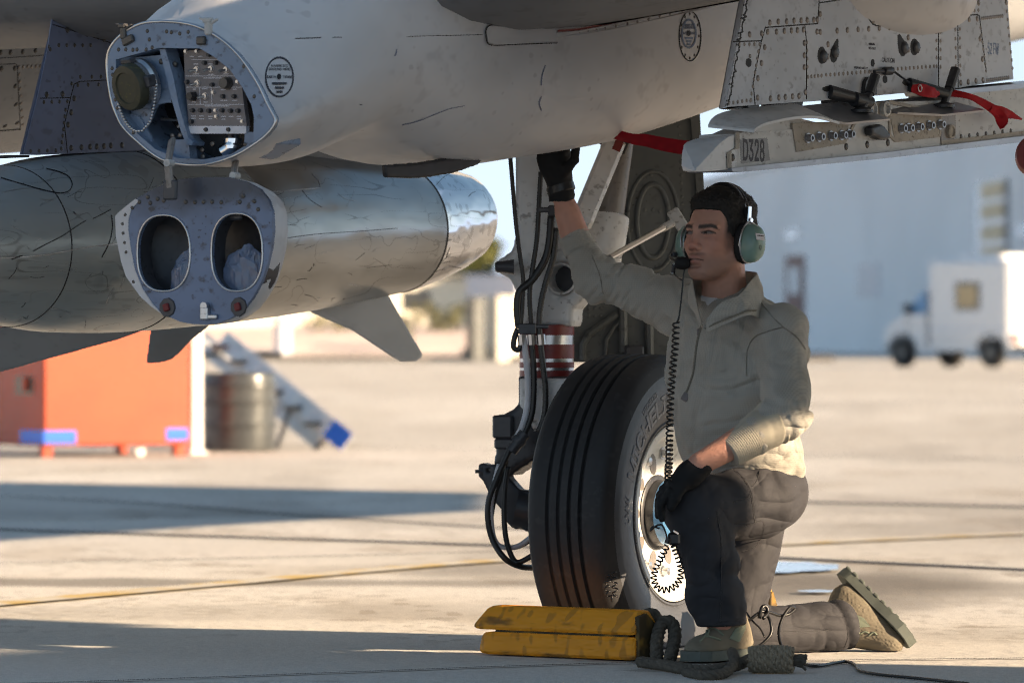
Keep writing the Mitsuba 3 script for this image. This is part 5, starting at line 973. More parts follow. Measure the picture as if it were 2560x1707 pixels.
# streamers and safety pin
def ribbon(key, P, w, tw, lab, nseg=8, hole=False):
    """P: points; w: half-width vectors interpolated along; cloth 1.2 mm thick."""
    Q = catmull(P, nseg); Wv = catmull(w, nseg); n = len(Q); Tn = np.gradient(Q, axis=0)
    rip = (meshkit.noise(np.c_[np.arange(n)*.33, np.zeros(n), np.full(n, tw)], 3)-.5)*.008
    S = []
    for q, v, t, r in zip(Q, Wv, Tn, rip):
        nn = unit(np.cross(t, v)); a = np.linspace(-1, 1, 7)
        top = [q+v*s+nn*(r*math.cos(s*2.2)+.0007) for s in a]; bot = [q+v*s+nn*(r*math.cos(s*2.2)-.0007) for s in a[::-1]]; S.append(top+bot)
    return one(key, loft(S), 'm_red_cloth', lab, 'streamer', 50, 'red warning streamers tied to the jet')
ribbon('warning_streamer', [U(1500, 316, 15.45), U(1555, 342, 15.42), U(1620, 353, 15.35), U(1675, 364, 15.3), U(1760, 376, 15.2)], [A([.004, -.01, .018]), A([.002, -.02, .012]), A([.0, -.006, .017]), A([0, 0, .019]), A([0, 0, .02])], 1, 'red cloth streamer stretched between the gear brace and the launch rail nose')
o4 = lambda x, y, h: OP.at(*c4(x, y), h)
ribbon('warning_streamer', [o4(1335, 690, .06), o4(1400, 705, .07), o4(1490, 725, .07), o4(1560, 735, .05), o4(1660, 715, .03), o4(1760, 745, .06), o4(1860, 800, .07), o4(1940, 880, .085), o4(1965, 950, .09), o4(1962, 1002, .09)], [A([.002, 0, .010]), A([.0, 0, .017]), A([.0, 0, .013]), A([.0, -.01, .006]), A([0, -.008, .010]), A([0, -.006, .008]), A([.004, 0, .010]), A([.012, 0, .008]), A([.016, 0, .004]), A([.006, 0, .002])], 2, 'red cloth streamer draped over the launch rail clamps under the pylon')
ribbon('warning_streamer', [o4(1900, 845, .08), o4(1970, 880, .088), o4(2040, 900, .09), o4(2115, 930, .09)], [A([.004, 0, .010]), A([.004, 0, .016]), A([.002, 0, .009]), A([.001, 0, .002])], 3, 'forked red tail of cloth hanging over the rear of the launch rail')
pin = thing('safety_pin', 'black ground safety pin stuck into the pylon above the streamer', 'pin')
obj('shaft', rod(o4(1165, 556, .012), o4(1245, 553, .012), .005, 10), 'm_rail_black', pin, 30); obj('lanyard', rod(o4(1300, 560, .02), o4(1345, 650, .05), .003, 8), 'm_rail_black', pin, 30)
obj('grip', lathe([(0, .003), (0, .009), (.006, .0115), (.036, .0115), (.042, .008), (.042, .001)], o4(1238, 553, .012), o4(1320, 550, .012)-o4(1238, 553, .012), 14), 'm_rail_black', pin, 30)
obj('ring', mv(trimesh.creation.torus(.009, .0016, major_sections=20, minor_sections=8), frame(o4(1362, 690, .075), OP.u, OP.v, OP.n)), 'm_steel', pin, 30)
# truck-shaped blocker added out of view on the right to shade the foreground
trk = thing('added_shade_truck', 'white box-bodied truck added beyond the right edge to shade the foreground', 'truck')
def tb(t0, t1, o0, o1, z0, z1, bs, nm): return obj(nm, box(W((t0+t1)/2, (o0+o1)/2, (z0+z1)/2), (t1-t0, o1-o0, z1-z0), (unit(AFT), OUT, (0, 0, 1)), .04), bs, trk, 30)
TRK = 3.0
tb(TRK-3.4, TRK-.86, 6.7, 8.4, .42, 2.75, 'm_van_white', 'cargo_box'); tb(TRK-.85, TRK, 6.72, 8.38, .42, 2.28, 'm_van_white', 'low_shade_box'); tb(TRK-5.2, TRK-3.45, 6.8, 8.3, .45, 2.1, 'm_van_white', 'cab'); tb(TRK-5.0, TRK, 6.9, 8.2, .03, .5, 'm_dark_glass', 'chassis')  # low rear box height set to shade the knee, not the forearm
tb(TRK-4.9, TRK-4.0, 6.78, 6.79, 1.3, 1.9, 'm_dark_glass', 'cab_window')
for t in (TRK-.7, TRK-4.3):
    for o in (6.75, 8.15): obj('wheel', lathe([(0, .1), (0, .38), (.2, .38), (.2, .1)], W(t, o, .38), OUT, 28), 'm_rubber', trk, 30)
# ---------------------------------------------------------------- the kneeling man
VC = {'type': 'mesh_attribute', 'name': 'vertex_color'}
mat('skin', VC, lambda p, n, uv: .38+.22*N(p.x*90, p.y*90, p.z*90), .45, bump=lambda p, n, uv: .0016*N(p.x*320, p.y*320, p.z*320)+.0022*FB(p.x*90, p.y*90, p.z*90, 2))
mat('hair', lambda p, n, uv: MIX((.008, .007, .0065), (.022, .019, .017), N(p.x*300, p.y*300, p.z*120)), .6, .4, bump=lambda p, n, uv: .004*N(p.x*260, p.y*260, p.z*260))
def fleece(p, n, uv):
    c = MIX((.365, .348, .308), (.415, .395, .352), FB(p.x*9, p.y*9, p.z*9, 3)); c = MIX(c, (.25, .225, .185), .5*SS(.5, .72, FB(p.x*5+30, p.y*5, p.z*7, 3)))
    w = dr.maximum(dr.sin(p.z*1150+6*N(p.x*6, p.y*6, p.z*6)), dr.sin((p.x*.69-p.y*.72)*1150))
    return c*(.93+.09*w)
def crease(p, s, k):   # sharp valleys between soft folds, wandering
    w = 1.6*N(p.x*7, p.y*7, p.z*7)
    return k*dr.sqrt(dr.abs(2*N(p.x*s*.55+w, p.y*s*.55, p.z*s+w)-1)+.01)+.5*k*dr.sqrt(dr.abs(2*N(p.x*s*1.5-w, p.y*s*1.5+w, p.z*s*1.1)-1)+.01)
mat('jacket', fleece, .85, .2, sheen=.35, bump=lambda p, n, uv: .0016*N(p.x*350, p.y*350, p.z*350)+crease(p, 21.0, .011))
mat('cuff', lambda p, n, uv: MIX((.42, .39, .315), (.36, .33, .27), N(p.x*40, p.y*40, p.z*40)), .85, .2, sheen=.3)
mat('trouser', lambda p, n, uv: MIX((.031, .031, .036), (.044, .043, .048), FB(p.x*12, p.y*12, p.z*12, 4))*(.94+.12*N(p.x*700, p.y*700, p.z*700)), .75, .3, bump=lambda p, n, uv: .001*N(p.x*80, p.y*80, p.z*80)+crease(p, 15.0, .008))
mat('tee', (.52, .53, .54), .85, .2)
mat('suede', lambda p, n, uv: MIX((.23, .20, .15), (.15, .13, .098), FB(p.x*24, p.y*24, p.z*24, 4)), .9, .15, bump=lambda p, n, uv: .0025*N(p.x*200, p.y*200, p.z*200))
mat('boot_cloth', lambda p, n, uv: MIX((.24, .27, .20), (.19, .21, .16), N(p.x*60, p.y*60, p.z*60)), .85, .2)
mat('boot_sole', worn((.125, .14, .125), (.07, .08, .07), .4, 20.0), .7, .3)
mat('glove', (.013, .013, .014), .7, .25, bump=lambda p, n, uv: .003*FB(p.x*90, p.y*90, p.z*90, 2))
mat('earcup', worn((.19, .30, .255), (.12, .18, .15), .2, 14.0), .28, .5, clearcoat=.3)
mat('cord', (.012, .012, .013), .35, .5)
mat('eye_white', (.55, .52, .5), .25, .5)
man = thing('person', 'kneeling man in tan fleece pullover and dark grey trousers, reaching up beside the wheel', 'person')
fT, lT = unit([-.72, -.69, 0]), unit([.69, -.72, 0]); UP = A([0, 0, 1.0]); RT = np.stack([fT, lT, UP], 1)
def ridge(n): return 1-np.abs(2*n-1)
def folds(p, o, ax, sa, sc, seed, oct=2, skew=0.0):
    """Ridged wrinkles running across an axis: sa frequency along it, sc across it."""
    x, y, z = basis(ax); q = p-o; a, b, c = q@z, q@x, q@y
    w = meshkit.noise(np.stack([a*8, b*8, c*8], -1), seed+9)*1.2
    n = meshkit.noise(np.stack([a*sa+skew*b*sa+w, b*sc, c*sc], -1), seed)*.8+meshkit.noise(np.stack([a*sa*2.1+skew*b*sa*2+w*2, b*sc*2, c*sc*2], -1), seed+1)*.2
    return np.minimum(np.abs(2*n-1)*1.7, 1)**.8-.5      # rounded ridges between sharp valleys
def wgt(p, c, r): return np.exp(-(((p-A(c))**2).sum(-1))/(r*r))
# -- joints
Ls, Rs = U(1955, 822, 15.06), U(1690, 768, 15.37)
Le, Re = U(1962, 1036, 14.95), U(1486, 690, 15.5)
Lw, Rw = U(1748, 1160, 14.87), U(1404, 488, 15.53)
Lcf, Rcf = U(1822, 1132, 14.89), U(1434, 590, 15.52)
nb = U(1815, 752, 15.23)
# -- jacket
hem_n = unit([-.5, 0, -1.0])
def f_jacket(p):
    d = s_ell(p, U(1820, 885, 15.22), (.135, .195, .18), RT)
    d = smin(d, s_ell(p, U(1842, 1040, 15.21), (.142, .188, .20), RT), .10)
    d = smin(d, s_ell(p, U(1866, 1160, 15.22), (.120, .152, .12), RT), .07)
    d = smin(d, s_ell(p, U(1925, 1172, 15.24), (.085, .096, .08), RT), .05)
    d = smin(d, s_cone(p, nb+A([0, 0, -.045]), Ls+A([-.012, 0, -.006]), .066, .058), .05); d = smin(d, s_cone(p, nb+A([0, 0, -.04]), Rs+A([.01, 0, .005]), .062, .066), .05)
    d = smin(d, s_ell(p, U(1998, 880, 15.15), (.026, .026, .034)), .035)
    # folds of the body: hanging from the armpits, bunched at the waist
    amp = 0.0124*folds(p, U(1800, 950, 15.1), (.25, 0, 1), 5, 17, 3, 3)*(1-wgt(p, U(1850, 1060, 15.05), .16))
    amp += 0.0232*folds(p, U(1840, 1050, 15.1), (-.18, 0, 1), 20, 3.2, 5, 2)*wgt(p, U(1880, 1080, 15.05), .17)
    amp += 0.0202*folds(p, U(1920, 890, 15.0), (.85, 0, .5), 21, 4, 8, 2)*wgt(p, U(1915, 900, 15.05), .11)
    amp += 0.0217*folds(p, U(1650, 830, 15.3), (.75, 0, .75), 24, 4, 12, 2)*wgt(p, U(1660, 840, 15.25), .11)
    d = d-amp
    la = smin(s_cone(p, Ls, Le, .070, .062), s_cone(p, Le, Le+(Lcf-Le)*.55, .064, .055), .02)
    la -= 0.0155*folds(p, Ls, Le-Ls, 15, 6, 21, 2, .5)*(.5+wgt(p, Le, .12))+0.0186*folds(p, Le, Lcf-Le, 30, 3, 22, 2)*wgt(p, Le+(Lcf-Le)*.25, .08)
    ra = smin(s_cone(p, Rs, Re, .077, .054), s_cone(p, Re, Rcf, .053, .041), .03); ra = smin(ra, s_ell(p, Re+A([.006, 0, -.03]), (.046, .045, .045)), .03)
    ra -= .015*folds(p, Rs, Re-Rs+A([.05, 0, .10]), 34, 7.0, 31, 2, .55)*(.35+.8*wgt(p, (Rs+Re)/2, .12))+.011*folds(p, Re, Rcf-Re+A([.03, 0, 0]), 38, 6, 33, 2, .4)*wgt(p, Re+A([.02, 0, 0]), .07)
    ra = smax(ra, (p-Rcf)@unit(Rcf-Re)-.0, .008)
    d = smin(smin(d, la, .028), ra, .035)
    d = smax(d, np.minimum((p-U(1950, 1196, 15.15))@hem_n, U(1800, 1188, 15.15)[2]-p[..., 2])-0.0062*folds(p, nb, (1, 0, 0), 30, 3, 40), .012)
    hole = smin(s_cone(p, nb+A([0, 0, -.035]), nb+A([-.01, -.0, .2]), .062, .078), s_cone(p, U(1790, 792, 15.03), U(1815, 735, 15.03), .036, .058), .02); hole = smin(hole, s_ell(p, U(1800, 768, 14.99), (.05, .10, .045)), .01)
    return smax(d, -hole, .02)
jm = surface(f_jacket, [-.02+U(1395, 0, 15.5)[0], 14.68, .42], [U(2060, 0, 15)[0], 15.65, 1.18], .0042)
jacket = obj('pullover', jm, 'm_jacket', man, True, label='tan grid fleece pullover, worn and creased')
# ribbed cuff of the near sleeve, pushed up towards the elbow
ca = unit(Lcf-Le); k0 = Le+(Lcf-Le)*.18
def f_cuff(p):
    s = (p-k0)@ca; d = s_cone(p, k0, Lcf, .060, .041)
    d -= .0012*np.sin(s*2*np.pi/.0056)*np.clip((s-.055)/.03, 0, 1)+.011*folds(p, k0, ca+A([.25, .1, .3]), 34, 2.5, 51, 2)*np.clip(1-(s-.01)/.085, 0, 1)
    d = smax(d, (p-Lcf)@ca, .004); return smax(d, -s-.002, .01)
obj('cuff', surface(f_cuff, U(1790, 1190, 14.87)-.02, U(2000, 985, 14.95)+A([.02, .09, .02]), .0019), 'm_cuff', man, True, label='ribbed cream cuff of the near sleeve, pushed up the forearm')
ra_ = unit(Rcf-Re); x_, y_, z_ = basis(ra_)
obj('cuff', lathe([(-.045, .0475)]+[(-.045+h, .0468-.08*h+.0010*math.sin(h*2*np.pi/.006)) for h in np.linspace(.002, .046, 40)]+[(.004, .0425), (.004, .0395), (-.02, .037)], Rcf, ra_, 36), 'm_jacket', man, True)
# collar
CK = [((1757, 812, 14.985), (1751, 793, 14.975)), ((1742, 780, 15.02), (1741, 752, 15.02)), ((1722, 745, 15.10), (1733, 702, 15.12)), ((1735, 728, 15.24), (1748, 690, 15.22)), ((1800, 722, 15.34), (1806, 676, 15.32)), ((1872, 730, 15.32), (1868, 678, 15.29)), ((1908, 752, 15.18), (1890, 684, 15.18)), ((1900, 782, 15.05), (1874, 704, 15.05)), ((1870, 776, 14.97), (1846, 738, 14.99)), ((1814, 798, 14.955), (1803, 756, 14.965)), ((1766, 820, 14.955), (1767, 796, 14.955))]
b_ = catmull([U(*k[0]) for k in CK], 6); t_ = catmull([U(*k[1]) for k in CK], 6); S = []
for i, (b, t) in enumerate(zip(b_, t_)):
    cen = nb+A([-.01, 0, .02]); o = b-cen; o[2] = 0; o = unit(o)*.0042; m = (b+t)/2+o*1.3
    b2 = b-A([0, 0, .012]); S.append([b2+o, m+o, t+o, t-o, m-o, b2-o])
obj('collar', loft(S), 'm_jacket', man, 50, label='unzipped stand-up collar')
def on_j(P, w, bs, nm, lift=.001, n=8): return obj(nm, decal(jm, extr(LineString(catmull(P, n)).buffer(w/2).segmentize(8), 1.0), lambda v: v, lift), bs, man, False)
mat('seam_cloth', (.20, .185, .155), .85, .2)
zq, zn = hit(jm, catmull([(1754, 812), (1744, 850), (1738, 890), (1733, 930), (1722, 965), (1714, 985)], 8)); zq = zq[np.isfinite(zq).all(1)]
if len(zq) > 3: obj('zip', tube(zq-A([0, .002, 0]), .0034, 6), 'm_seam_cloth', man, True)
obj('zip', tube([U(x, y, d-.004) for x, y, d in [(1762, 822, 14.957), (1790, 808, 14.952), (1814, 798, 14.951), (1845, 786, 14.958), (1870, 776, 14.966), (1890, 776, 15.0)]], .003, 6, curve=4), 'm_seam_cloth', man, True)
q, _ = hit(jm, [(1714, 988), (1745, 830)])
obj('zip_pull', box(q[0]+A([0, -.006, -.004]), (.020, .006, .024), (unit([.8, 0, -.5]), A([0, 1, 0]), unit([.5, 0, .8])), .003), 'm_panel', man, 30); obj('zip_slider', box(q[1]+A([0, -.005, 0]), (.006, .006, .02), ch=.002), 'm_panel', man, 30)
on_j([(1893, 745), (1930, 790), (1958, 818)], 2.2, 'm_seam_cloth', 'seam'); on_j([(1958, 818), (1915, 830), (1885, 845), (1868, 880), (1866, 940)], 2.2, 'm_seam_cloth', 'seam'); on_j([(1958, 818), (1990, 842), (2012, 872)], 2.2, 'm_seam_cloth', 'seam')
on_j([(1480, 640), (1500, 690), (1508, 735)], 1.6, 'm_seam_cloth', 'seam')
# t-shirt
def f_tee(p):
    d = s_cone(p, nb+A([-.006, -.045, -.10]), nb+A([-.008, -.024, -.012]), .090, .066); d = smax(d, (p-U(1790, 757, 15.1))@unit([.1, -.25, 1])-.006, .004)
    return d-.0025*folds(p, nb, (1, 0, 0), 18, 6, 61)
obj('t_shirt', surface(f_tee, nb-A([.11, .16, .16]), nb+A([.11, .09, .02]), .0035), 'm_tee', man, True, label='grey t-shirt showing in the open collar')
# -- trousers
hipL, kneeL, ankL = U(1904, 1252, 15.12), U(1737, 1272, 14.955), U(1803, 1552, 14.985)
hipR, kneeR, ankR = U(1884, 1262, 15.34), U(1838, 1572, 15.27), U(2098, 1566, 15.45)
kn2 = U(1856, 1580, 15.27)
def f_trs(p):
    d = s_ell(p, U(1903, 1222, 15.24), (.112, .132, .11), RT); d = smin(d, s_ell(p, U(1922, 1246, 15.22), (.07, .10, .075), RT), .05)
    th = s_cone(p, hipL, kneeL, .097, .083); th = smin(th, s_ell(p, kneeL+A([.0, 0, .012]), (.082, .08, .082)), .03)
    sh = s_cone(p, kneeL+A([.012, 0, -.02]), ankL, .079, .066); sh = smin(sh, s_ell(p, ankL+A([-.018, 0, .055]), (.07, .068, .06)), .03)
    kf = wgt(p, U(1850, 1370, 15.0), .09)
    th -= 0.0066*folds(p, kneeL, (hipL-kneeL)+A([0, 0, .1]), 9, 13, 71, 3)+0.0132*folds(p, U(1850, 1370, 15), (.55, 0, .85), 26, 3, 72, 2)*kf+0.0091*folds(p, U(1860, 1200, 15.05), (.9, 0, .3), 22, 4, 77, 2)*wgt(p, U(1875, 1205, 15.05), .10)
    sh -= 0.0074*folds(p, kneeL, (.5, 0, 1), 11, 12, 73, 3)+0.0124*folds(p, ankL, (.28, 0, 1), 24, 3, 74, 2)*(wgt(p, ankL+A([.02, 0, .07]), .11)+.7*wgt(p, U(1820, 1400, 15), .08))
    sh = smax(sh, (p-ankL)@unit([.04, 0, -1])-.012, .006)
    l1 = smin(th, sh, .022)
    th2 = s_cone(p, hipR, kneeR, .098, .070)-0.0066*folds(p, kneeR, (.4, 0, 1), 12, 9, 75, 2)
    sh2 = s_cone(p, kn2, ankR, .066, .070); sh2 -= 0.0107*folds(p, ankR, ankR-kn2+A([.0, 0, .12]), 17, 4, 76, 2)*(.5+wgt(p, ankR, .13)); sh2 = smax(sh2, (p-ankR)@unit(ankR-kn2+A([0, 0, .02]))-.024, .006)
    l2 = smin(th2, sh2, .02)
    d = smin(smin(d, l1, .04), l2, .02)
    return smax(d, .0045-p[..., 2], .006)
tm_ = surface(f_trs, [U(1640, 0, 14.95)[0], 14.74, -.02], [U(2150, 0, 15.5)[0], 15.62, .62], .0052)
trs = obj('trousers', tm_, 'm_trouser', man, True, label='dark grey cargo trousers')
def on_t(P, w, nm='seam', bs='m_trs_seam', n=8): return obj(nm, decal(tm_, extr(LineString(catmull(P, n)).buffer(w/2).segmentize(8), 1.0), lambda v: v, .0008), bs, man, False)
mat('trs_seam', (.05, .049, .052), .8, .2)
on_t([(1832, 1172), (1862, 1202), (1878, 1240), (1885, 1290), (1888, 1305)], 3.0); on_t([(1888, 1305), (1908, 1304), (1902, 1345), (1885, 1368), (1858, 1377)], 2.2); on_t([(1838, 1310), (1870, 1311), (1888, 1305)], 1.6); on_t([(1835, 1255), (1868, 1242), (1872, 1236)], 2.4)
on_t([(1790, 1275), (1800, 1330), (1802, 1400), (1803, 1480), (1800, 1555)], 1.5); on_t([(1788, 1556), (1820, 1552), (1858, 1548)], 1.4); on_t([(1900, 1160), (1895, 1195), (1880, 1215)], 1.8); on_t([(1950, 1576), (2010, 1578), (2070, 1574)], 1.4); on_t([(2088, 1500), (2112, 1540), (2118, 1590), (2104, 1630)], 1.4)
# -- boots
def boot(nm, f, lo, hi, lab): return obj(nm, surface(f, lo, hi, .0034), 'm_suede', man, True, label=lab)
hl, toe = U(1846, 1618, 15.03), U(1748, 1628, 14.905)
bax = toe-hl; bax[2] = 0; bl = np.linalg.norm(bax); bax = unit(bax); bsd = np.cross(UP, bax)
def f_b1(p):
    d = s_cone(p, U(1818, 1535, 15.0), U(1834, 1606, 15.03), .050, .046); d = smin(d, s_cone(p, U(1828, 1590, 15.02), U(1760, 1622, 14.925), .046, .036), .03)
    d = smin(d, s_ell(p, toe+A([0, 0, .004])-bax*.012, (.050, .045, .033), np.stack([bax, bsd, UP], 1)), .02); d = smin(d, s_cone(p, U(1842, 1622, 15.035), U(1790, 1632, 14.96), .043, .040), .02)
    d -= .004*folds(p, toe, bax+A([0, 0, .5]), 26, 6, 81, 2)*wgt(p, (hl+toe)/2, .06)
    return smax(smax(d, .030-p[..., 2], .003), p[..., 2]-.135, .01)
bt = boot('boot', f_b1, U(1690, 1660, 14.85)-A([0, .04, .02]), U(1895, 1500, 15.12)+A([0, .06, 0]), 'tan suede boot planted flat beside the rope')
def sole_poly(l, w): 
    s = np.linspace(0, 1, 40); up = np.interp(s, [0, .04, .12, .3, .5, .7, .85, .95, 1], [0, .55, .78, .80, .78, .98, 1.0, .62, 0])*w/2
    return Polygon(np.r_[np.c_[s*l, up], np.c_[s[::-1]*l, -up[::-1]]]).buffer(.002)
SL = .30*np.linalg.norm(toe-hl)/np.linalg.norm(toe-hl)
h2 = hl-bax*.045; h2[2] = 0; slen = np.linalg.norm((toe-hl)[:2])+.095
obj('sole', mv(cat(extr(sole_poly(slen, .102), .026)), frame(h2+A([0, 0, .006]), bax, bsd, UP)), 'm_boot_sole', bt, 30)
obj('heel_block', mv(extr(sole_poly(slen, .098).intersection(Polygon([(-.1, -.1), (.085, -.1), (.075, .1), (-.1, .1)])), .03), frame(h2+A([0, 0, .004]), bax, bsd, UP)), 'm_boot_sole', bt, 30)
def lace(m, P, r=.0026): 
    q, n = hit(m, P); ok = np.isfinite(q).all(1); q = (q+n*.002)[ok]
    return tube(q, r, 6, curve=4) if len(q) > 2 else None
bm_ = surface(f_b1, U(1690, 1660, 14.85)-A([0, .04, .02]), U(1895, 1500, 15.12)+A([0, .06, 0]), .006)
for P in ([(1766, 1578), (1785, 1570), (1808, 1588)], [(1766, 1590), (1782, 1594), (1801, 1600)], [(1768, 1576), (1764, 1588), (1750, 1604)], [(1775, 1572), (1770, 1585), (1766, 1592)]):
    t = lace(bm_, P)
    if t is not None: obj('lace', t, 'm_boot_cloth', bt, True)
g = Polygon([(1822, 1596), (1838, 1570), (1862, 1560), (1864, 1568), (1850, 1600), (1846, 1604)]).segmentize(6); m_ = decal(bm_, extr(g, 1.0), lambda v: v, .0015)
if np.isfinite(m_.vertices).all(): obj('cloth_panel', m_, 'm_boot_cloth', bt, False)
# far boot, on its toe
hF, tF = U(2106, 1480, 15.50), U(2238, 1613, 15.42); fa = unit(tF-hF); fsd = unit([.25, -1, 0]); fsd = unit(fsd-fa*(fsd@fa)); fup = np.cross(fsd, fa); fup = fup if fup[0] > 0 else -fup
Rf = np.stack([fa, fsd, fup], 1); fl_ = np.linalg.norm(tF-hF)
def f_b2(p):
    q = (p-hF)@Rf      # along the foot, sideways, towards the sole
    d = s_cone(p, U(2080, 1566, 15.45), U(2116, 1514, 15.49), .053, .042); d = smin(d, s_cone(p, hF+fa*.02-fup*.004, hF+fa*.10-fup*.014, .039, .042), .03)
    d = smin(d, s_cone(p, hF+fa*.08-fup*.018, tF-fa*.012-fup*.004, .046, .034), .03); d = smin(d, s_cone(p, U(2096, 1568, 15.45), U(2190, 1592, 15.44), .046, .034), .04)
    d -= .004*folds(p, hF, fa, 24, 6, 91, 2)*wgt(p, hF+fa*.11, .06)
    return smax(smax(d, q[..., 2]-.026, .004), .003-p[..., 2], .004)
b2lo, b2hi = U(2050, 1660, 15.4)-A([0, .12, .02]), U(2320, 1400, 15.5)+A([0, .12, 0])
bt2 = boot('boot', f_b2, b2lo, b2hi, 'tan suede boot resting on its toe with the sole turned up')
bm2 = surface(f_b2, b2lo, b2hi, .006)
so = cat(extr(sole_poly(fl_+.078, .096), .026)); 
obj('sole', mv(so, frame(hF-fa*.048+fup*.024, fa, np.cross(fup, fa), fup)), 'm_boot_sole', bt2, 30, label='grey-green boot sole turned up')
for k in range(9): obj('lug', box(hF+fa*(-.03+.028*k)+fup*.052, (.016, .086-.02*(k in (0, 8)), .008), (fa, np.cross(fup, fa), fup), .002), 'm_boot_sole', bt2, 30)
g = Polygon([(2112, 1518), (2140, 1535), (2160, 1545), (2176, 1566), (2150, 1568), (2122, 1562)]).segmentize(6); m_ = decal(bm2, extr(g, 1.0), lambda v: v, .0015)
if np.isfinite(m_.vertices).all(): obj('cloth_panel', m_, 'm_boot_cloth', bt2, False)
for P in ([(2125, 1586), (2138, 1580), (2150, 1582)], [(2150, 1584), (2162, 1578), (2172, 1582)], [(2172, 1588), (2184, 1580), (2192, 1586)]):
    t = lace(bm2, P)
    if t is not None: obj('lace', t, 'm_boot_cloth', bt2, True)
# -- gloves
def fingers(d, knuckles, mids, tips, r, p, k=.004):
    for a, b, c in zip(knuckles, mids, tips): d = smin(d, smin(s_cone(p, a, b, r, r*.95), s_cone(p, b, c, r*.95, r*.8), .003), k)
    return d
def f_gr(p):
    d = s_cone(p, U(1404, 492, 15.53), U(1400, 462, 15.53), .036, .034); d = smin(d, s_cone(p, U(1396, 440, 15.53), U(1384, 385, 15.52), .036, .042), .02)
    d = smin(d, s_ell(p, U(1386, 405, 15.52), (.046, .026, .05), np.stack([unit([1, .2, 0]), unit([-.2, 1, 0]), UP], 1)), .02)
    kn = [U(1356, 375, 15.50), U(1374, 366, 15.49), U(1394, 364, 15.49), U(1414, 370, 15.50)]; md = [U(1352, 345, 15.47), U(1372, 334, 15.46), U(1394, 332, 15.46), U(1416, 340, 15.47)]; tp = [U(1362, 328, 15.51), U(1380, 318, 15.51), U(1400, 318, 15.51), U(1422, 328, 15.51)]
    d = fingers(d, kn, md, tp, .0115, p); d = smin(d, smin(s_cone(p, U(1410, 430, 15.5), U(1436, 400, 15.47), .017, .013), s_cone(p, U(1436, 400, 15.47), U(1440, 366, 15.48), .013, .010), .004), .010)
    return d-.003*folds(p, U(1400, 450, 15.5), (0, 0, 1), 40, 8, 95)
obj('glove', surface(f_gr, U(1330, 505, 15.5)-A([0, .09, 0]), U(1460, 300, 15.5)+A([0, .1, 0]), .0032), 'm_glove', man, True, label='black glove on the raised hand')
obj('glove_strap', lathe([(-.012, .036), (-.010, .039), (.010, .039), (.012, .036)], U(1402, 472, 15.53), unit(Rw-Rcf), 28), 'm_hose_black', man, 30)
def f_gl(p):
    d = s_cone(p, U(1752, 1162, 14.875), U(1722, 1186, 14.87), .034, .032); d = smin(d, s_cone(p, U(1722, 1186, 14.87), U(1690, 1214, 14.865), .031, .028), .02)
    kn = [U(1690, 1192, 14.90), U(1680, 1202, 14.88), U(1675, 1215, 14.86), U(1676, 1228, 14.845)]; md = [U(1657, 1222, 14.90), U(1650, 1236, 14.88), U(1648, 1250, 14.862), U(1652, 1260, 14.85)]; tp = [U(1652, 1258, 14.905), U(1647, 1276, 14.888), U(1648, 1290, 14.87), U(1655, 1296, 14.855)]
    d = fingers(d, kn, md, tp, .0118, p); d = smin(d, smin(s_cone(p, U(1705, 1215, 14.85), U(1690, 1246, 14.84), .016, .013), s_cone(p, U(1690, 1246, 14.84), U(1678, 1268, 14.845), .013, .0105), .004), .010)
    d = smax(d, -((p-U(1750, 1160, 14.87))@unit(Lcf-Lw)*-1)-.5, .01)
    return d-.003*folds(p, U(1700, 1190, 14.86), (1, 0, -.5), 40, 8, 96)
obj('glove', surface(f_gl, U(1635, 1310, 14.86)-A([0, .08, 0]), U(1790, 1110, 14.9)+A([0, .07, 0]), .0032), 'm_glove', man, True, label='black glove on the hand resting on the knee')
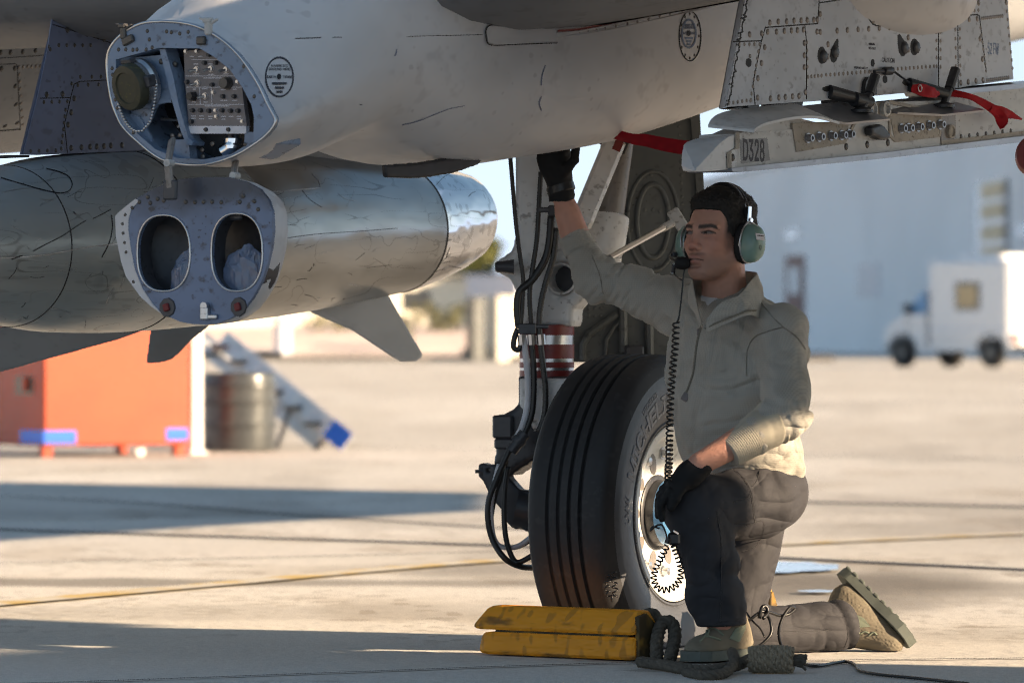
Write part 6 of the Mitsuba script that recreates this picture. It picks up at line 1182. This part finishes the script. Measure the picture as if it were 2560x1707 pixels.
# -- body: head, neck and limbs, one skin
th_ = math.radians(48); hf = A([-math.cos(th_), -math.sin(th_), 0]); hl_ = A([math.sin(th_), -math.cos(th_), 0]); tilt = math.radians(6)
hf2 = hf*math.cos(tilt)+UP*math.sin(tilt); hu = np.cross(hf2, hl_); hu = hu if hu[2] > 0 else -hu
HO = U(1798, 592, 15.15); HR = np.stack([hf2, hl_, hu], 1)
def hw(x, y, z): return HO+HR@A([x, y, z])
def f_head(q):
    ay = np.abs(q[..., 1]); m = np.stack([q[..., 0], ay, q[..., 2]], -1)
    d = s_ell(q, (-.012, 0, .030), (.099, .077, .088))
    d = smin(d, s_ell(q, (.036, 0, -.030), (.058, .053, .088)), .03)
    d = smin(d, s_cone(m, (.003, .047, -.060), (.068, .015, -.102), .025, .016), .03); d = smin(d, s_ell(q, (.073, 0, -.100), (.022, .025, .019)), .018)
    d = smin(d, s_ell(m, (.056, .039, -.030), (.028, .022, .024)), .022)                      # cheeks
    d = smin(d, s_cone(m, (.087, .010, .0165), (.072, .046, .018), .0115, .010), .012)          # brow ridge
    d = smax(d, -s_ell(m, (.098, .0315, .000), (.017, .017, .0105)), .012)                      # eye sockets
    d = smin(d, s_ell(m, (.0765, .0315, -.001), (.0145, .0155, .0135)), .004)                   # lids over the eyeballs
    d = smin(d, s_cone(q, (.087, 0, .012), (.108, 0, -.034), .0075, .0115), .012)               # nose
    d = smin(d, s_ell(m, (.098, .0125, -.040), (.012, .0082, .0085)), .006); d = smin(d, s_ell(q, (.111, 0, -.037), (.0105, .0105, .0095)), .007)
    d = smax(d, -s_ell(m, (.104, .0068, -.0495), (.0065, .0042, .004)), .003)                   # nostrils
    d = smin(d, s_ell(q, (.081, 0, -.068), (.016, .028, .016)), .015)
    d = smin(d, s_ell(q, (.093, 0, -.0655), (.0085, .023, .0058)), .005); d = smin(d, s_ell(q, (.0915, 0, -.0765), (.009, .019, .0065)), .005)   # lips
    d = smax(d, -s_cone(m, (.1035, 0, -.0706), (.089, .024, -.0755), .0016, .0022), .0035)      # mouth line
    d = smax(d, -s_ell(q, (.094, 0, -.0885), (.008, .016, .0045)), .008)
    d = smin(d, s_ell(m, (-.005, .076, -.012), (.018, .010, .030)), .008)                       # ears, mostly under the cups
    n0, n1 = (nb-HO)@HR+A([-.004, .0, -.05]), A([-.020, 0, -.055])
    d = smin(d, s_cone(q, n1, n0, .057, .063), .022); d = smin(d, s_cone(m, (-.02, .045, -.08), (n0[0]+.045, .012, n0[2]+.04), .014, .013), .02)
    return d
hm = surface(f_head, (-.13, -.11, -.235), (.14, .11, .13), .0023)
v = hm.vertices; q = v.copy()
def sp_(c, r): return np.exp(-((((q*[1, 1, 1])-A(c))/A(r))**2).sum(-1))[:, None]
def spm(c, r): q2 = np.c_[q[:, 0], np.abs(q[:, 1]), q[:, 2]]; return np.exp(-(((q2-A(c))/A(r))**2).sum(-1))[:, None]
SK = A([.55, .295, .215]); col = np.tile(SK, (len(v), 1)); nz = meshkit.fbm(q*60, 3, 2)[:, None]
def tint(w, c, a=1.0):
    global col; w = np.clip(w*a, 0, 1); col = col*(1-w)+A(c)*w
tint(nz*0+1, SK*.92, .3); col *= .90+.2*nz
tint(sp_((.112, 0, -.036), (.02, .02, .02)), (.42, .16, .12), .75); tint(spm((.07, .045, -.025), (.035, .03, .03)), (.42, .17, .125), .55); tint(sp_((.09, 0, .05), (.05, .05, .02)), (.33, .165, .115), .4)
jaw = np.clip((-.052-q[:, 2])/.02, 0, 1)*np.clip((q[:, 0]-.0)/.03, 0, 1)*np.clip((q[:, 2]+.135)/.02, 0, 1); tint((jaw*(.75+.5*nz[:, 0]))[:, None], (.205, .125, .098), .55)
tint(spm((.098, .012, -.0565), (.02, .020, .0055)), (.14, .085, .068), .75)
lip = np.maximum(sp_((.098, 0, -.0655), (.02, .0215, .0045)), sp_((.098, 0, -.0775), (.02, .0185, .0052))); tint(lip, (.40, .17, .145), .75)
q3 = np.c_[q[:, 0], np.abs(q[:, 1]), q[:, 2]]
ml = np.exp(-((q[:, 2]+.0712+3.5*q[:, 1]**2)/.0015)**2)*(np.abs(q[:, 1]) < .026)*(q[:, 0] > .07); tint(ml[:, None], (.07, .03, .026), .9)
yb = q3[:, 1]; brow = np.exp(-((q[:, 2]-(.0150+.16*(yb-.012)-.42*np.maximum(yb-.040, 0)))/.0058)**4)*((yb > .010) & (yb < .055))*(q[:, 0] > .04); tint(brow[:, None], (.014, .010, .009), .95)
ez = q[:, 2]-.0005; ey = (yb-.0315)/.0165; almond = (np.abs(ez) < .0040*np.sqrt(np.clip(1-ey**2, 0, 1)))*(q[:, 0] > .05); tint(almond[:, None]*1.0, (.16, .14, .13), .95)
iris = (((yb-.0315-np.where(q[:, 1] > 0, -.005, .006))**2+ez**2) < .0068**2) & (almond > 0); tint(iris[:, None]*1.0, (.012, .009, .008))
lash = np.exp(-((ez-.0042*np.sqrt(np.clip(1-ey**2, 0, 1)))/.0024)**2)*(np.abs(ey) < 1.08)*(q[:, 0] > .05); tint(lash[:, None], (.02, .014, .012), .9)
tint((np.exp(-((ez+.0052*np.sqrt(np.clip(1-ey**2, 0, 1)))/.0014)**2)*(np.abs(ey) < 1.0)*(q[:, 0] > .05))[:, None], (.12, .06, .05), .6)
tint(spm((.08, .032, -.014), (.02, .018, .007)), (.24, .12, .09), .4); tint(spm((.105, .007, -.0495), (.008, .0055, .0045)), (.04, .018, .015), .9)
fade = np.clip((q[:, 2]+.022)/.03, 0, 1)*np.clip((.054-q[:, 0])/.012, 0, 1)*(.7+.5*nz[:, 0]); tint(fade[:, None], (.022, .018, .016), .97)
hm.vertices = HO+v@HR.T
def f_limb(p):
    d = smin(s_cone(p, Re, Rw, .034, .0275), s_cone(p, Rs, Re, .045, .034), .02)
    d = smin(d, s_cone(p, Rcf+(Rw-Rcf)*.10, Rcf+(Rw-Rcf)*.55, .0365, .033), .015)
    d = smin(d, smin(s_cone(p, Le, Lw, .038, .027), s_cone(p, Ls, Le, .05, .04), .02), .02); d = smin(d, s_cone(p, Le+(Lw-Le)*.4, Lw, .040, .0285), .01)
    d = smin(d, s_cone(p, nb-A([0, 0, .01]), U(1850, 1060, 15.22), .062, .11), .05); d = smin(d, s_cone(p, Ls-A([.02, 0, .02]), Rs+A([.02, 0, -.02]), .05, .05), .04)
    d = smin(d, s_cone(p, U(1850, 1060, 15.22), U(1910, 1230, 15.24), .11, .10), .05)
    d = smin(d, smin(s_cone(p, hipL, kneeL, .085, .06), s_cone(p, kneeL, ankL, .058, .042), .02), .02); d = smin(d, smin(s_cone(p, hipR, kneeR, .075, .055), s_cone(p, kn2, ankR, .052, .045), .02), .02)
    d = smin(d, s_cone(p, Rw, U(1390, 400, 15.52), .026, .028), .01); return smin(d, s_cone(p, Lw, U(1695, 1205, 14.865), .026, .024), .01)
lm = surface(f_limb, [U(1370, 0, 15.5)[0], 14.75, -.0], [U(2130, 0, 15.5)[0], 15.65, 1.22], .0065)
nz2 = meshkit.fbm(lm.vertices*40, 3, 6)[:, None]; lcol = SK*A([.98, .93, .92])*(.85+.3*nz2)
wr = np.exp(-(((lm.vertices-U(1800, 1150, 14.9))**2).sum(1)/.05**2))[:, None]; lcol = lcol*(1-.4*wr)+A([.42, .18, .135])*.4*wr
bm = trimesh.Trimesh(np.vstack([hm.vertices, lm.vertices]), np.vstack([hm.faces, lm.faces+len(hm.vertices)]), process=False)
obj('body', bm, 'm_skin', man, True, color=np.vstack([col, lcol]))
# hair: short on top, faded sides
def f_hair(q):
    n = meshkit.fbm(q*A([70, 70, 70]), 2, 4)-.5; n2 = meshkit.fbm(q*A([220, 220, 220]), 2, 5)-.5
    d = f_head(q)
    hl0 = np.interp(q[..., 0], [-.12, -.06, -.02, .026, .040, .050, .058, .12], [-.035, -.03, -.01, -.004, .012, .046, .0625, .067])
    up = q[..., 2]-hl0; top = np.clip((q[..., 2]-.055)/.045, 0, 1)
    d = d-(.0022+.004*np.clip(up/.02, 0, 1)+.015*top*top*(3-2*top)+(.006*n+.005*n2)*np.clip(up/.02, .15, 1))
    return smax(d, -up+.005*n+.004*n2, .003)
hh = surface(f_hair, (-.14, -.1, -.06), (.13, .1, .16), .0026); hh.vertices = HO+hh.vertices@HR.T
hk = obj('hair', hh, 'm_hair', man, True, label='short black hair')
hr_ = np.random.default_rng(8); fi = hr_.choice(len(hh.faces), 2600); tri = hh.triangles[fi]; w_ = hr_.dirichlet([1, 1, 1], 2600); hp = (tri*w_[:, :, None]).sum(1); hn_ = hh.face_normals[fi]
ok = (hh.face_normals[fi]@hu > -.2); hp, hn_ = hp[ok], hn_[ok]; dr_ = hn_*.8+hf2*.35+hr_.normal(0, .35, hn_.shape); dr_ /= np.linalg.norm(dr_, axis=1, keepdims=True); sd_h = np.cross(dr_, hr_.normal(size=dr_.shape)); sd_h /= np.linalg.norm(sd_h, axis=1, keepdims=True); ln = hr_.uniform(.004, .010, (len(hp), 1))
sv = np.stack([hp-sd_h*.0006-hn_*.001, hp+sd_h*.0006-hn_*.001, hp+dr_*ln], 1).reshape(-1, 3)
sk_ = obj('strands', (sv, np.arange(len(sv)).reshape(-1, 3)), 'm_hair', hk, False); labels[sk_] = {'kind': 'stuff'}
# -- headset
hs = thing('headset', 'green ear-defender headset with a boom microphone on the kneeling man', 'headset')
for s in (1, -1):
    c = hw(-.006, s*.088, -.018); n = unit(hl_*s); cx_, cy_ = hf2, hu
    def cup(f, z0): return [c+n*z0+cx_*(a*.036*f)+cy_*(b*.052*f) for a, b in zip(*(lambda t: (np.sign(np.cos(t))*np.abs(np.cos(t))**.9, np.sin(t)))(np.arange(36)*2*np.pi/36))]
    cu = obj('ear_cup', loft([cup(.96, .006), cup(1.0, .010), cup(1.0, .020), cup(.95, .034), cup(.82, .044), cup(.58, .051), cup(.2, .054)]), 'm_earcup', hs, True, label='green ear cup with a white name sticker' if s > 0 else None)
    obj('cushion', loft([cup(.70, -.014), cup(1.0, -.012), cup(1.06, -.004), cup(1.04, .004), cup(.98, .008)]), 'm_glove', cu, True)
    obj('cup_rim', tube(np.vstack([cup(1.0, .0105), cup(1.0, .0105)[:1]]), .0022, 6, caps=False), 'm_steel', cu, True)
    a = np.linspace(0, 1, 8)
    yoke = [c+n*.022+hu*.058, c+n*.034+hu*.040-hf2*.004, c+n*.046-hf2*.004+hu*.0]
    obj('yoke', tube([c+n*.012+cx_*.042-cy_*.012, c+n*.016+cx_*.040+cy_*.02, c+n*.014+cx_*.024+cy_*.046, c+n*.012+cy_*.058, c+n*.014-cx_*.024+cy_*.046, c+n*.016-cx_*.040+cy_*.02, c+n*.012-cx_*.042-cy_*.012], .0024, 6, curve=4), 'm_steel', hs, True)
    obj('slider', cat(box(c+n*.006+hu*.078, (.014, .006, .044), (hf2, n, hu), .002), rod(c+n*.006+hu*.062, c+n*.016+hu*.062, .006, 10)), 'm_chrome', hs, 30)
    if s > 0:
        st0 = c+n*.0525+hu*.016+hf2*.006
        pl_ = Plane(st0, n+hu*.26+hf2*.10); obj('sticker', mv(box((0, 0, 0), (.032, .018, .001)), frame(st0+n*.0012, unit(-hf2+pl_.n*(hf2@pl_.n)), unit(hu-pl_.n*(hu@pl_.n)), pl_.n)), 'm_panel_label', cu, False)
        for dy in (.003, -.004): obj('print', mv(box((0, 0, 0), (.024 if dy > 0 else .012, .0022, .001)), frame(st0+n*.0020+hu*dy, unit(-hf2+pl_.n*(hf2@pl_.n)), unit(hu-pl_.n*(hu@pl_.n)), pl_.n)), 'm_stencil', cu, False)
        obj('mark', tube([c+n*.0550+hf2*(.004+.004*math.cos(t))+hu*(-.012+.006*math.sin(t)) for t in np.linspace(0, 2*np.pi, 14)], .0007, 4, caps=False), 'm_stencil', cu, False)
arc = []
for t in np.linspace(-1.25, 1.25, 33): arc.append((math.sin(t)*.094, math.cos(t)*.138+.004))
P = [hw(-.012, y, z) for y, z in arc]
S = []
for i, p in enumerate(P):
    tn = unit(P[min(i+1, len(P)-1)]-P[max(i-1, 0)]); o = np.cross(hf2, tn); o = o if o@(p-hw(-.012, 0, .03)) > 0 else -o
    w = .017*math.cos((i/32-.5)*2.2)+.004; S.append([p+hf2*w+o*.0035, p+o*.006, p-hf2*w+o*.0035, p-hf2*w-o*.003, p+hf2*w-o*.003])
obj('headband', loft(S), 'm_glove', hs, 40)
for dx in (.006, -.006): obj('band_wire', tube([hw(-.012+dx+.004, y*1.05, z*1.035) for y, z in arc[19:30]], .0016, 6, curve=2), 'm_steel', hs, True)
# microphone boom on the far side
mc = hw(.108, -.030, -.083)
obj('boom', tube([hw(.02, -.130, -.045), hw(.045, -.128, -.052), hw(.075, -.098, -.066), hw(.098, -.055, -.078), mc], .0036, 8, curve=5), 'm_cord', hs, True)
obj('boom_bracket', cat(box(hw(.03, -.128, -.05), (.02, .012, .014), (hf2, hl_, hu), .003), rod(hw(.088, -.075, -.083), hw(.078, -.086, -.104), .0062, 10)), 'm_gear_dark', hs, 30)
for a, b in (((.088, -.075, -.083), (.0885, -.0745, -.081)), ((.078, -.086, -.104), (.0775, -.0865, -.106))): obj('boom_bolt', rod(hw(*a), hw(*A(b)*1.0), .0066, 10), 'm_chrome', hs, 30)
obj('microphone', lathe([(-.020, .001), (-.019, .012), (-.012, .0165), (0, .0175), (.012, .0155), (.019, .010), (.021, .001)], mc, unit(hl_*.75-hf2*.6), 24), 'm_glove', hs, True, label='black foam microphone in front of the mouth')
obj('boom_lead', tube([hw(.088, -.075, -.09), hw(.09, -.07, -.11), U(1699, 697, 14.99), U(1705, 700, 14.98)], .0022, 6, curve=4), 'm_cord', hs, True)
def coil(P, r, pitch, wr, taper=None, n=10):
    Q = catmull(P, 10); L = np.r_[0, np.cumsum(np.linalg.norm(np.diff(Q, axis=0), axis=1))]; t = np.linspace(0, L[-1], int(L[-1]/pitch*n)+2)
    C = np.stack([np.interp(t, L, Q[:, i]) for i in range(3)], 1); Tn = np.gradient(C, axis=0); Tn /= np.linalg.norm(Tn, axis=1, keepdims=True); x = basis(Tn[0])[0]; V = []
    for c, tn, s in zip(C, Tn, t): x = unit(x-tn*(x@tn)); y = np.cross(tn, x); a = 2*np.pi*s/pitch; V.append(c+r*(math.cos(a)*x+math.sin(a)*y))
    return tube(V, wr, 5)
obj('cord', tube([U(1712, 672, 14.98), U(1709, 690, 14.975), U(1706, 720, 14.97), U(1702, 760, 14.96), U(1697, 795, 14.955), U(1692, 806, 14.95)], .0026, 6, curve=4), 'm_cord', hs, True)
obj('coiled_cord', coil([U(1690, 806, 14.945), U(1688, 860, 14.93), U(1681, 930, 14.92), U(1676, 1000, 14.92), U(1674, 1080, 14.90), U(1673, 1150, 14.85), U(1670, 1205, 14.80)], .0085, .0145, .0026), 'm_cord', hs, True, label='black coiled cord hanging down the chest')
obj('cord', tube([U(1648, 1320, 14.86), U(1632, 1316, 14.87), U(1626, 1326, 14.87), U(1640, 1314, 14.86), U(1655, 1312, 14.85), U(1664, 1330, 14.85), U(1668, 1346, 14.85)], .0025, 6, curve=5), 'm_cord', hs, True)
obj('cord_clip', cat(box(U(1685, 1346, 14.86), (.032, .022, .034), ch=.006), rod(U(1672, 1345, 14.85), U(1668, 1358, 14.85), .008, 10)), 'm_cord', hs, 30); obj('clip_pin', box(U(1690, 1330, 14.845), (.016, .006, .006), (unit([1, 0, -.6]), (0, 1, 0), unit([.6, 0, 1])), .001), 'm_chrome', hs, 30)
obj('coiled_cord', coil([U(1668, 1362, 14.86), U(1652, 1395, 14.87), U(1640, 1420, 14.88), U(1634, 1445, 14.88), U(1644, 1468, 14.88), U(1664, 1474, 14.88), U(1688, 1464, 14.88), U(1702, 1440, 14.88), U(1700, 1408, 14.88), U(1690, 1380, 14.87), U(1683, 1362, 14.86)], .0075, .0118, .0022), 'm_cord', hs, True, label='black coiled cord looping in front of the wheel rim')
# ---------------------------------------------------------------- chocks, ropes, cable
def yellow(p, n, uv):
    a = FB(p.x*14, p.y*14, p.z*40, 4); b = SS(.60, .74, N(p.x*60, p.y*60, p.z*18)); e = SS(.58, .74, FB(p.x*9+3, p.y*9, p.z*22, 4))
    c = MIX((.88, .35, .018), (.76, .29, .016), a); return MIX(MIX(c, (.06, .045, .03), .7*e), (.08, .055, .03), .35*b)
mat('chock_yellow', yellow, .55, .4, bump=lambda p, n, uv: .004*FB(p.x*60, p.y*60, p.z*160, 2))
mat('chock_end', lambda p, n, uv: MIX((.07, .05, .025), (.30, .17, .03), SS(.5, .75, FB(p.x*20, p.y*20, p.z*20, 3))), .75, .3)
mat('rope_tan', lambda p, n, uv: MIX((.23, .185, .13), (.34, .28, .205), N(p.x*120, p.y*120, p.z*120)), .9, .2, bump=lambda p, n, uv: .003*N(p.x*400, p.y*400, p.z*400))  # lighter copy of the rope, sunlight on the knot put into the colour
mat('rope', lambda p, n, uv: MIX((.085, .075, .062), (.15, .13, .105), N(p.x*90, p.y*90, p.z*90)), .9, .2, bump=lambda p, n, uv: .003*N(p.x*400, p.y*400, p.z*400))  # darker copy of the rope, its shade put into the colour
def chock_at(p0, p1, name, lab, group=None):
    """p0, p1: the ends of its front lower edge on the ground."""
    key = thing(name, lab, 'chock', 'yellow wooden wheel chocks')
    ax = p1-p0; Lc = np.linalg.norm(ax); ax = unit(ax); bk = np.cross(UP, ax); bk = bk if bk[1] > 0 else -bk
    def half(prof, cut0, cut1, nm):
        pr = A(prof); V = []
        zlo, zhi = pr[:, 1].min(), pr[:, 1].max()
        c = pr.mean(0); secs = []
        for s, k in ((0.0, .80), (.012, .93), (.03, 1.0), (Lc-.02, 1.0), (Lc-.006, .97), (Lc, .90)):
            secs.append([p0+ax*(s+(cut0 if s < .05 else 0)*(1-(q[1]-zlo)/(zhi-zlo)))+bk*((q[0]-c[0])*k+c[0])+UP*((q[1]-c[1])*k+c[1]) for q in pr])
        return obj(nm, loft(secs), 'm_chock_yellow', key, 25)
    half([(.006, .004), (0, .012), (.0, .054), (.008, .064), (.085, .066), (.12, .055), (.125, .02), (.118, .004)], -.012, 0, 'lower_beam')
    half([(.004, .070), (.0, .078), (.004, .088), (.030, .128), (.040, .134), (.070, .134), (.118, .085), (.118, .070)], -.03, 0, 'upper_beam')
    obj('core', box(p0+ax*(Lc/2+.01)+bk*.06+UP*.067, (Lc-.07, .10, .012), (ax, bk, UP)), 'm_chock_end', key, False)
    obj('shaded_end', loft([[p1+ax*h+bk*a+UP*z for a, z in ((.012, .010), (.012, .118), (.045, .126), (.108, .08), (.112, .012))] for h in (-.004, .010)]), 'm_chock_end', key, False)  # dark plate: shade on the end face put into its colour
    return key, ax, bk
ck, cax, cbk = chock_at(G(1200, 1637), G(1584, 1654), 'wheel_chock', 'scuffed yellow wooden chock in front of the main tyre')
chock_at(G(1772, 1588), G(1916, 1590), 'wheel_chock', 'yellow chock behind the tyre, only its end showing past the raised leg')
def twist(P, R, lay, r=None, n=6, ph=0.0, curve=8):
    """Three strands laid round a path."""
    Q = catmull(P, curve); L = np.r_[0, np.cumsum(np.linalg.norm(np.diff(Q, axis=0), axis=1))]; t = np.linspace(0, L[-1], max(8, int(L[-1]/lay*9)))
    C = np.stack([np.interp(t, L, Q[:, i]) for i in range(3)], 1); Tn = np.gradient(C, axis=0); Tn /= np.linalg.norm(Tn, axis=1, keepdims=True)+1e-9; x = basis(Tn[0])[0]; X = []
    for tn in Tn: x = unit(x-tn*(x@tn)); X.append(x.copy())
    out = []
    for s in range(3):
        V = [c+R*.52*(math.cos(a)*x+math.sin(a)*np.cross(tn, x)) for c, tn, x, a in zip(C, Tn, X, 2*np.pi*t/lay+s*2*np.pi/3+ph)]; out.append(tube(V, R*.56, n))
    return out
rp_ = thing('chock_rope', 'thick dark twisted rope running from the chock under the boot to a braided knot', 'rope')
ch0 = p_end = G(1584, 1654)
loops = [[U(1600, 1640, 14.98), U(1598, 1590, 15.00), U(1608, 1545, 15.02), U(1626, 1534, 15.05), U(1640, 1552, 15.06), U(1636, 1600, 15.04), U(1628, 1640, 14.99)],
         [U(1640, 1648, 14.93), U(1640, 1600, 14.96), U(1652, 1560, 14.99), U(1668, 1552, 15.0), U(1684, 1572, 15.0), U(1682, 1610, 14.97), U(1672, 1648, 14.92)]]
for k, P in enumerate(loops):
    for j in range(2):
        for m_ in twist([p+A([.006*j, .022*j, 0]) for p in P], .0155, .05, ph=j): obj('strand', m_, 'm_rope', rp_, True)
main = [G(1600, 1668)+A([0, .02, .014]), G(1660, 1676)+UP*.014, G(1720, 1686)+UP*.014, G(1790, 1688)+UP*.015, G(1840, 1682)+UP*.020, G(1872, 1676)+UP*.028]
for m_ in twist(main, .0150, .055): obj('strand', m_, 'm_rope', rp_, True)
for m_ in twist([G(1715, 1690)+UP*.012, G(1760, 1699)+UP*.012, G(1810, 1696)+UP*.014, G(1836, 1682)+UP*.03, G(1830, 1668)+UP*.04], .0135, .05, ph=1): obj('strand', m_, 'm_rope', rp_, True)
kc = G(1928, 1683)+UP*.036; kx = unit([1, -.12, .0]); ky = np.cross(UP, kx)
kt = obj('knot', lathe([(-.058, .001), (-.056, .020), (-.04, .028), (.04, .028), (.056, .020), (.058, .001)], kc, kx, 24), 'm_rope_tan', rp_, True, label='fat braided rope knot lying on the concrete')
for k in range(9):
    a0 = k*2*np.pi/9
    V = [kc+kx*h+(.029-.005*(abs(h)/.056)**4)*(math.cos(a0+h*38)*ky+math.sin(a0+h*38)*UP) for h in np.linspace(-.054, .054, 16)]
    for m_ in twist(V, .0092, .034, n=5, curve=2): obj('braid', m_, 'm_rope_tan', kt, True)
fr_ = np.random.default_rng(3)
obj('frayed_end', cat(*[tube([kc+kx*.054+ky*.012*math.cos(a)+UP*.012*math.sin(a), kc+kx*(.07+.012*fr_.random())+ky*.02*math.cos(a)*fr_.random()+UP*.02*math.sin(a)*fr_.random(), kc+kx*(.082+.01*fr_.random())+ky*.03*math.cos(a)*fr_.random()+UP*(.024*math.sin(a)*fr_.random()-.004)], .0035, 5) for a in np.arange(14)*2*np.pi/14]), 'm_rope', kt, True); labels[kt+'__frayed_end'] = {'kind': 'stuff'}
cb_ = [U(1866, 1556, 15.02), U(1888, 1538, 15.02), U(1905, 1528, 15.03), U(1925, 1530, 15.05), U(1950, 1538, 15.08), U(1972, 1534, 15.10), U(1987, 1521, 15.12), U(1975, 1518, 15.1), U(1956, 1545, 15.07), U(1947, 1580, 15.04), U(1953, 1612, 15.0), U(1968, 1637, 14.95), U(1985, 1652, 14.90)]+[G(x, y)+UP*.006 for x, y in [(2000, 1662), (2038, 1670), (2087, 1662), (2118, 1659), (2139, 1668), (2150, 1681), (2199, 1691), (2311, 1702), (2420, 1714)]]
cab_ = one('ground_cable', tube(cb_, .0043, 8, curve=8), 'm_cord', 'black cable looped over the kneeling leg and trailing off to the lower right', 'cable', True)
obj('tie', tube([U(1898, 1545, 15.02), U(1904, 1520, 15.02), U(1914, 1514, 15.03), U(1920, 1530, 15.03), U(1908, 1545, 15.01)], .005, 8, curve=5), 'm_cord', cab_, True)
obj('loop', tube([U(1912, 1530, 15.04), U(1925, 1550, 15.03), U(1928, 1580, 15.02), U(1915, 1600, 15.01), U(1893, 1618, 15.0)], .0042, 8, curve=6), 'm_cord', cab_, True)
obj('loop', tube([U(1866, 1530, 15.05), U(1880, 1550, 15.03), U(1900, 1570, 15.02), U(1912, 1592, 15.01)], .0025, 6, curve=6), 'm_cord', cab_, True)
one('spiral_lead', coil([U(1525, 1438, 15.24), U(1519, 1460, 15.24), U(1520, 1482, 15.23), U(1530, 1496, 15.23), U(1538, 1486, 15.24), U(1536, 1455, 15.24), U(1534, 1430, 15.25)],   .0075, .0165, .0024), 'm_cord', 'short black spiral lead hanging against the tyre tread above the chock', 'cord', True)
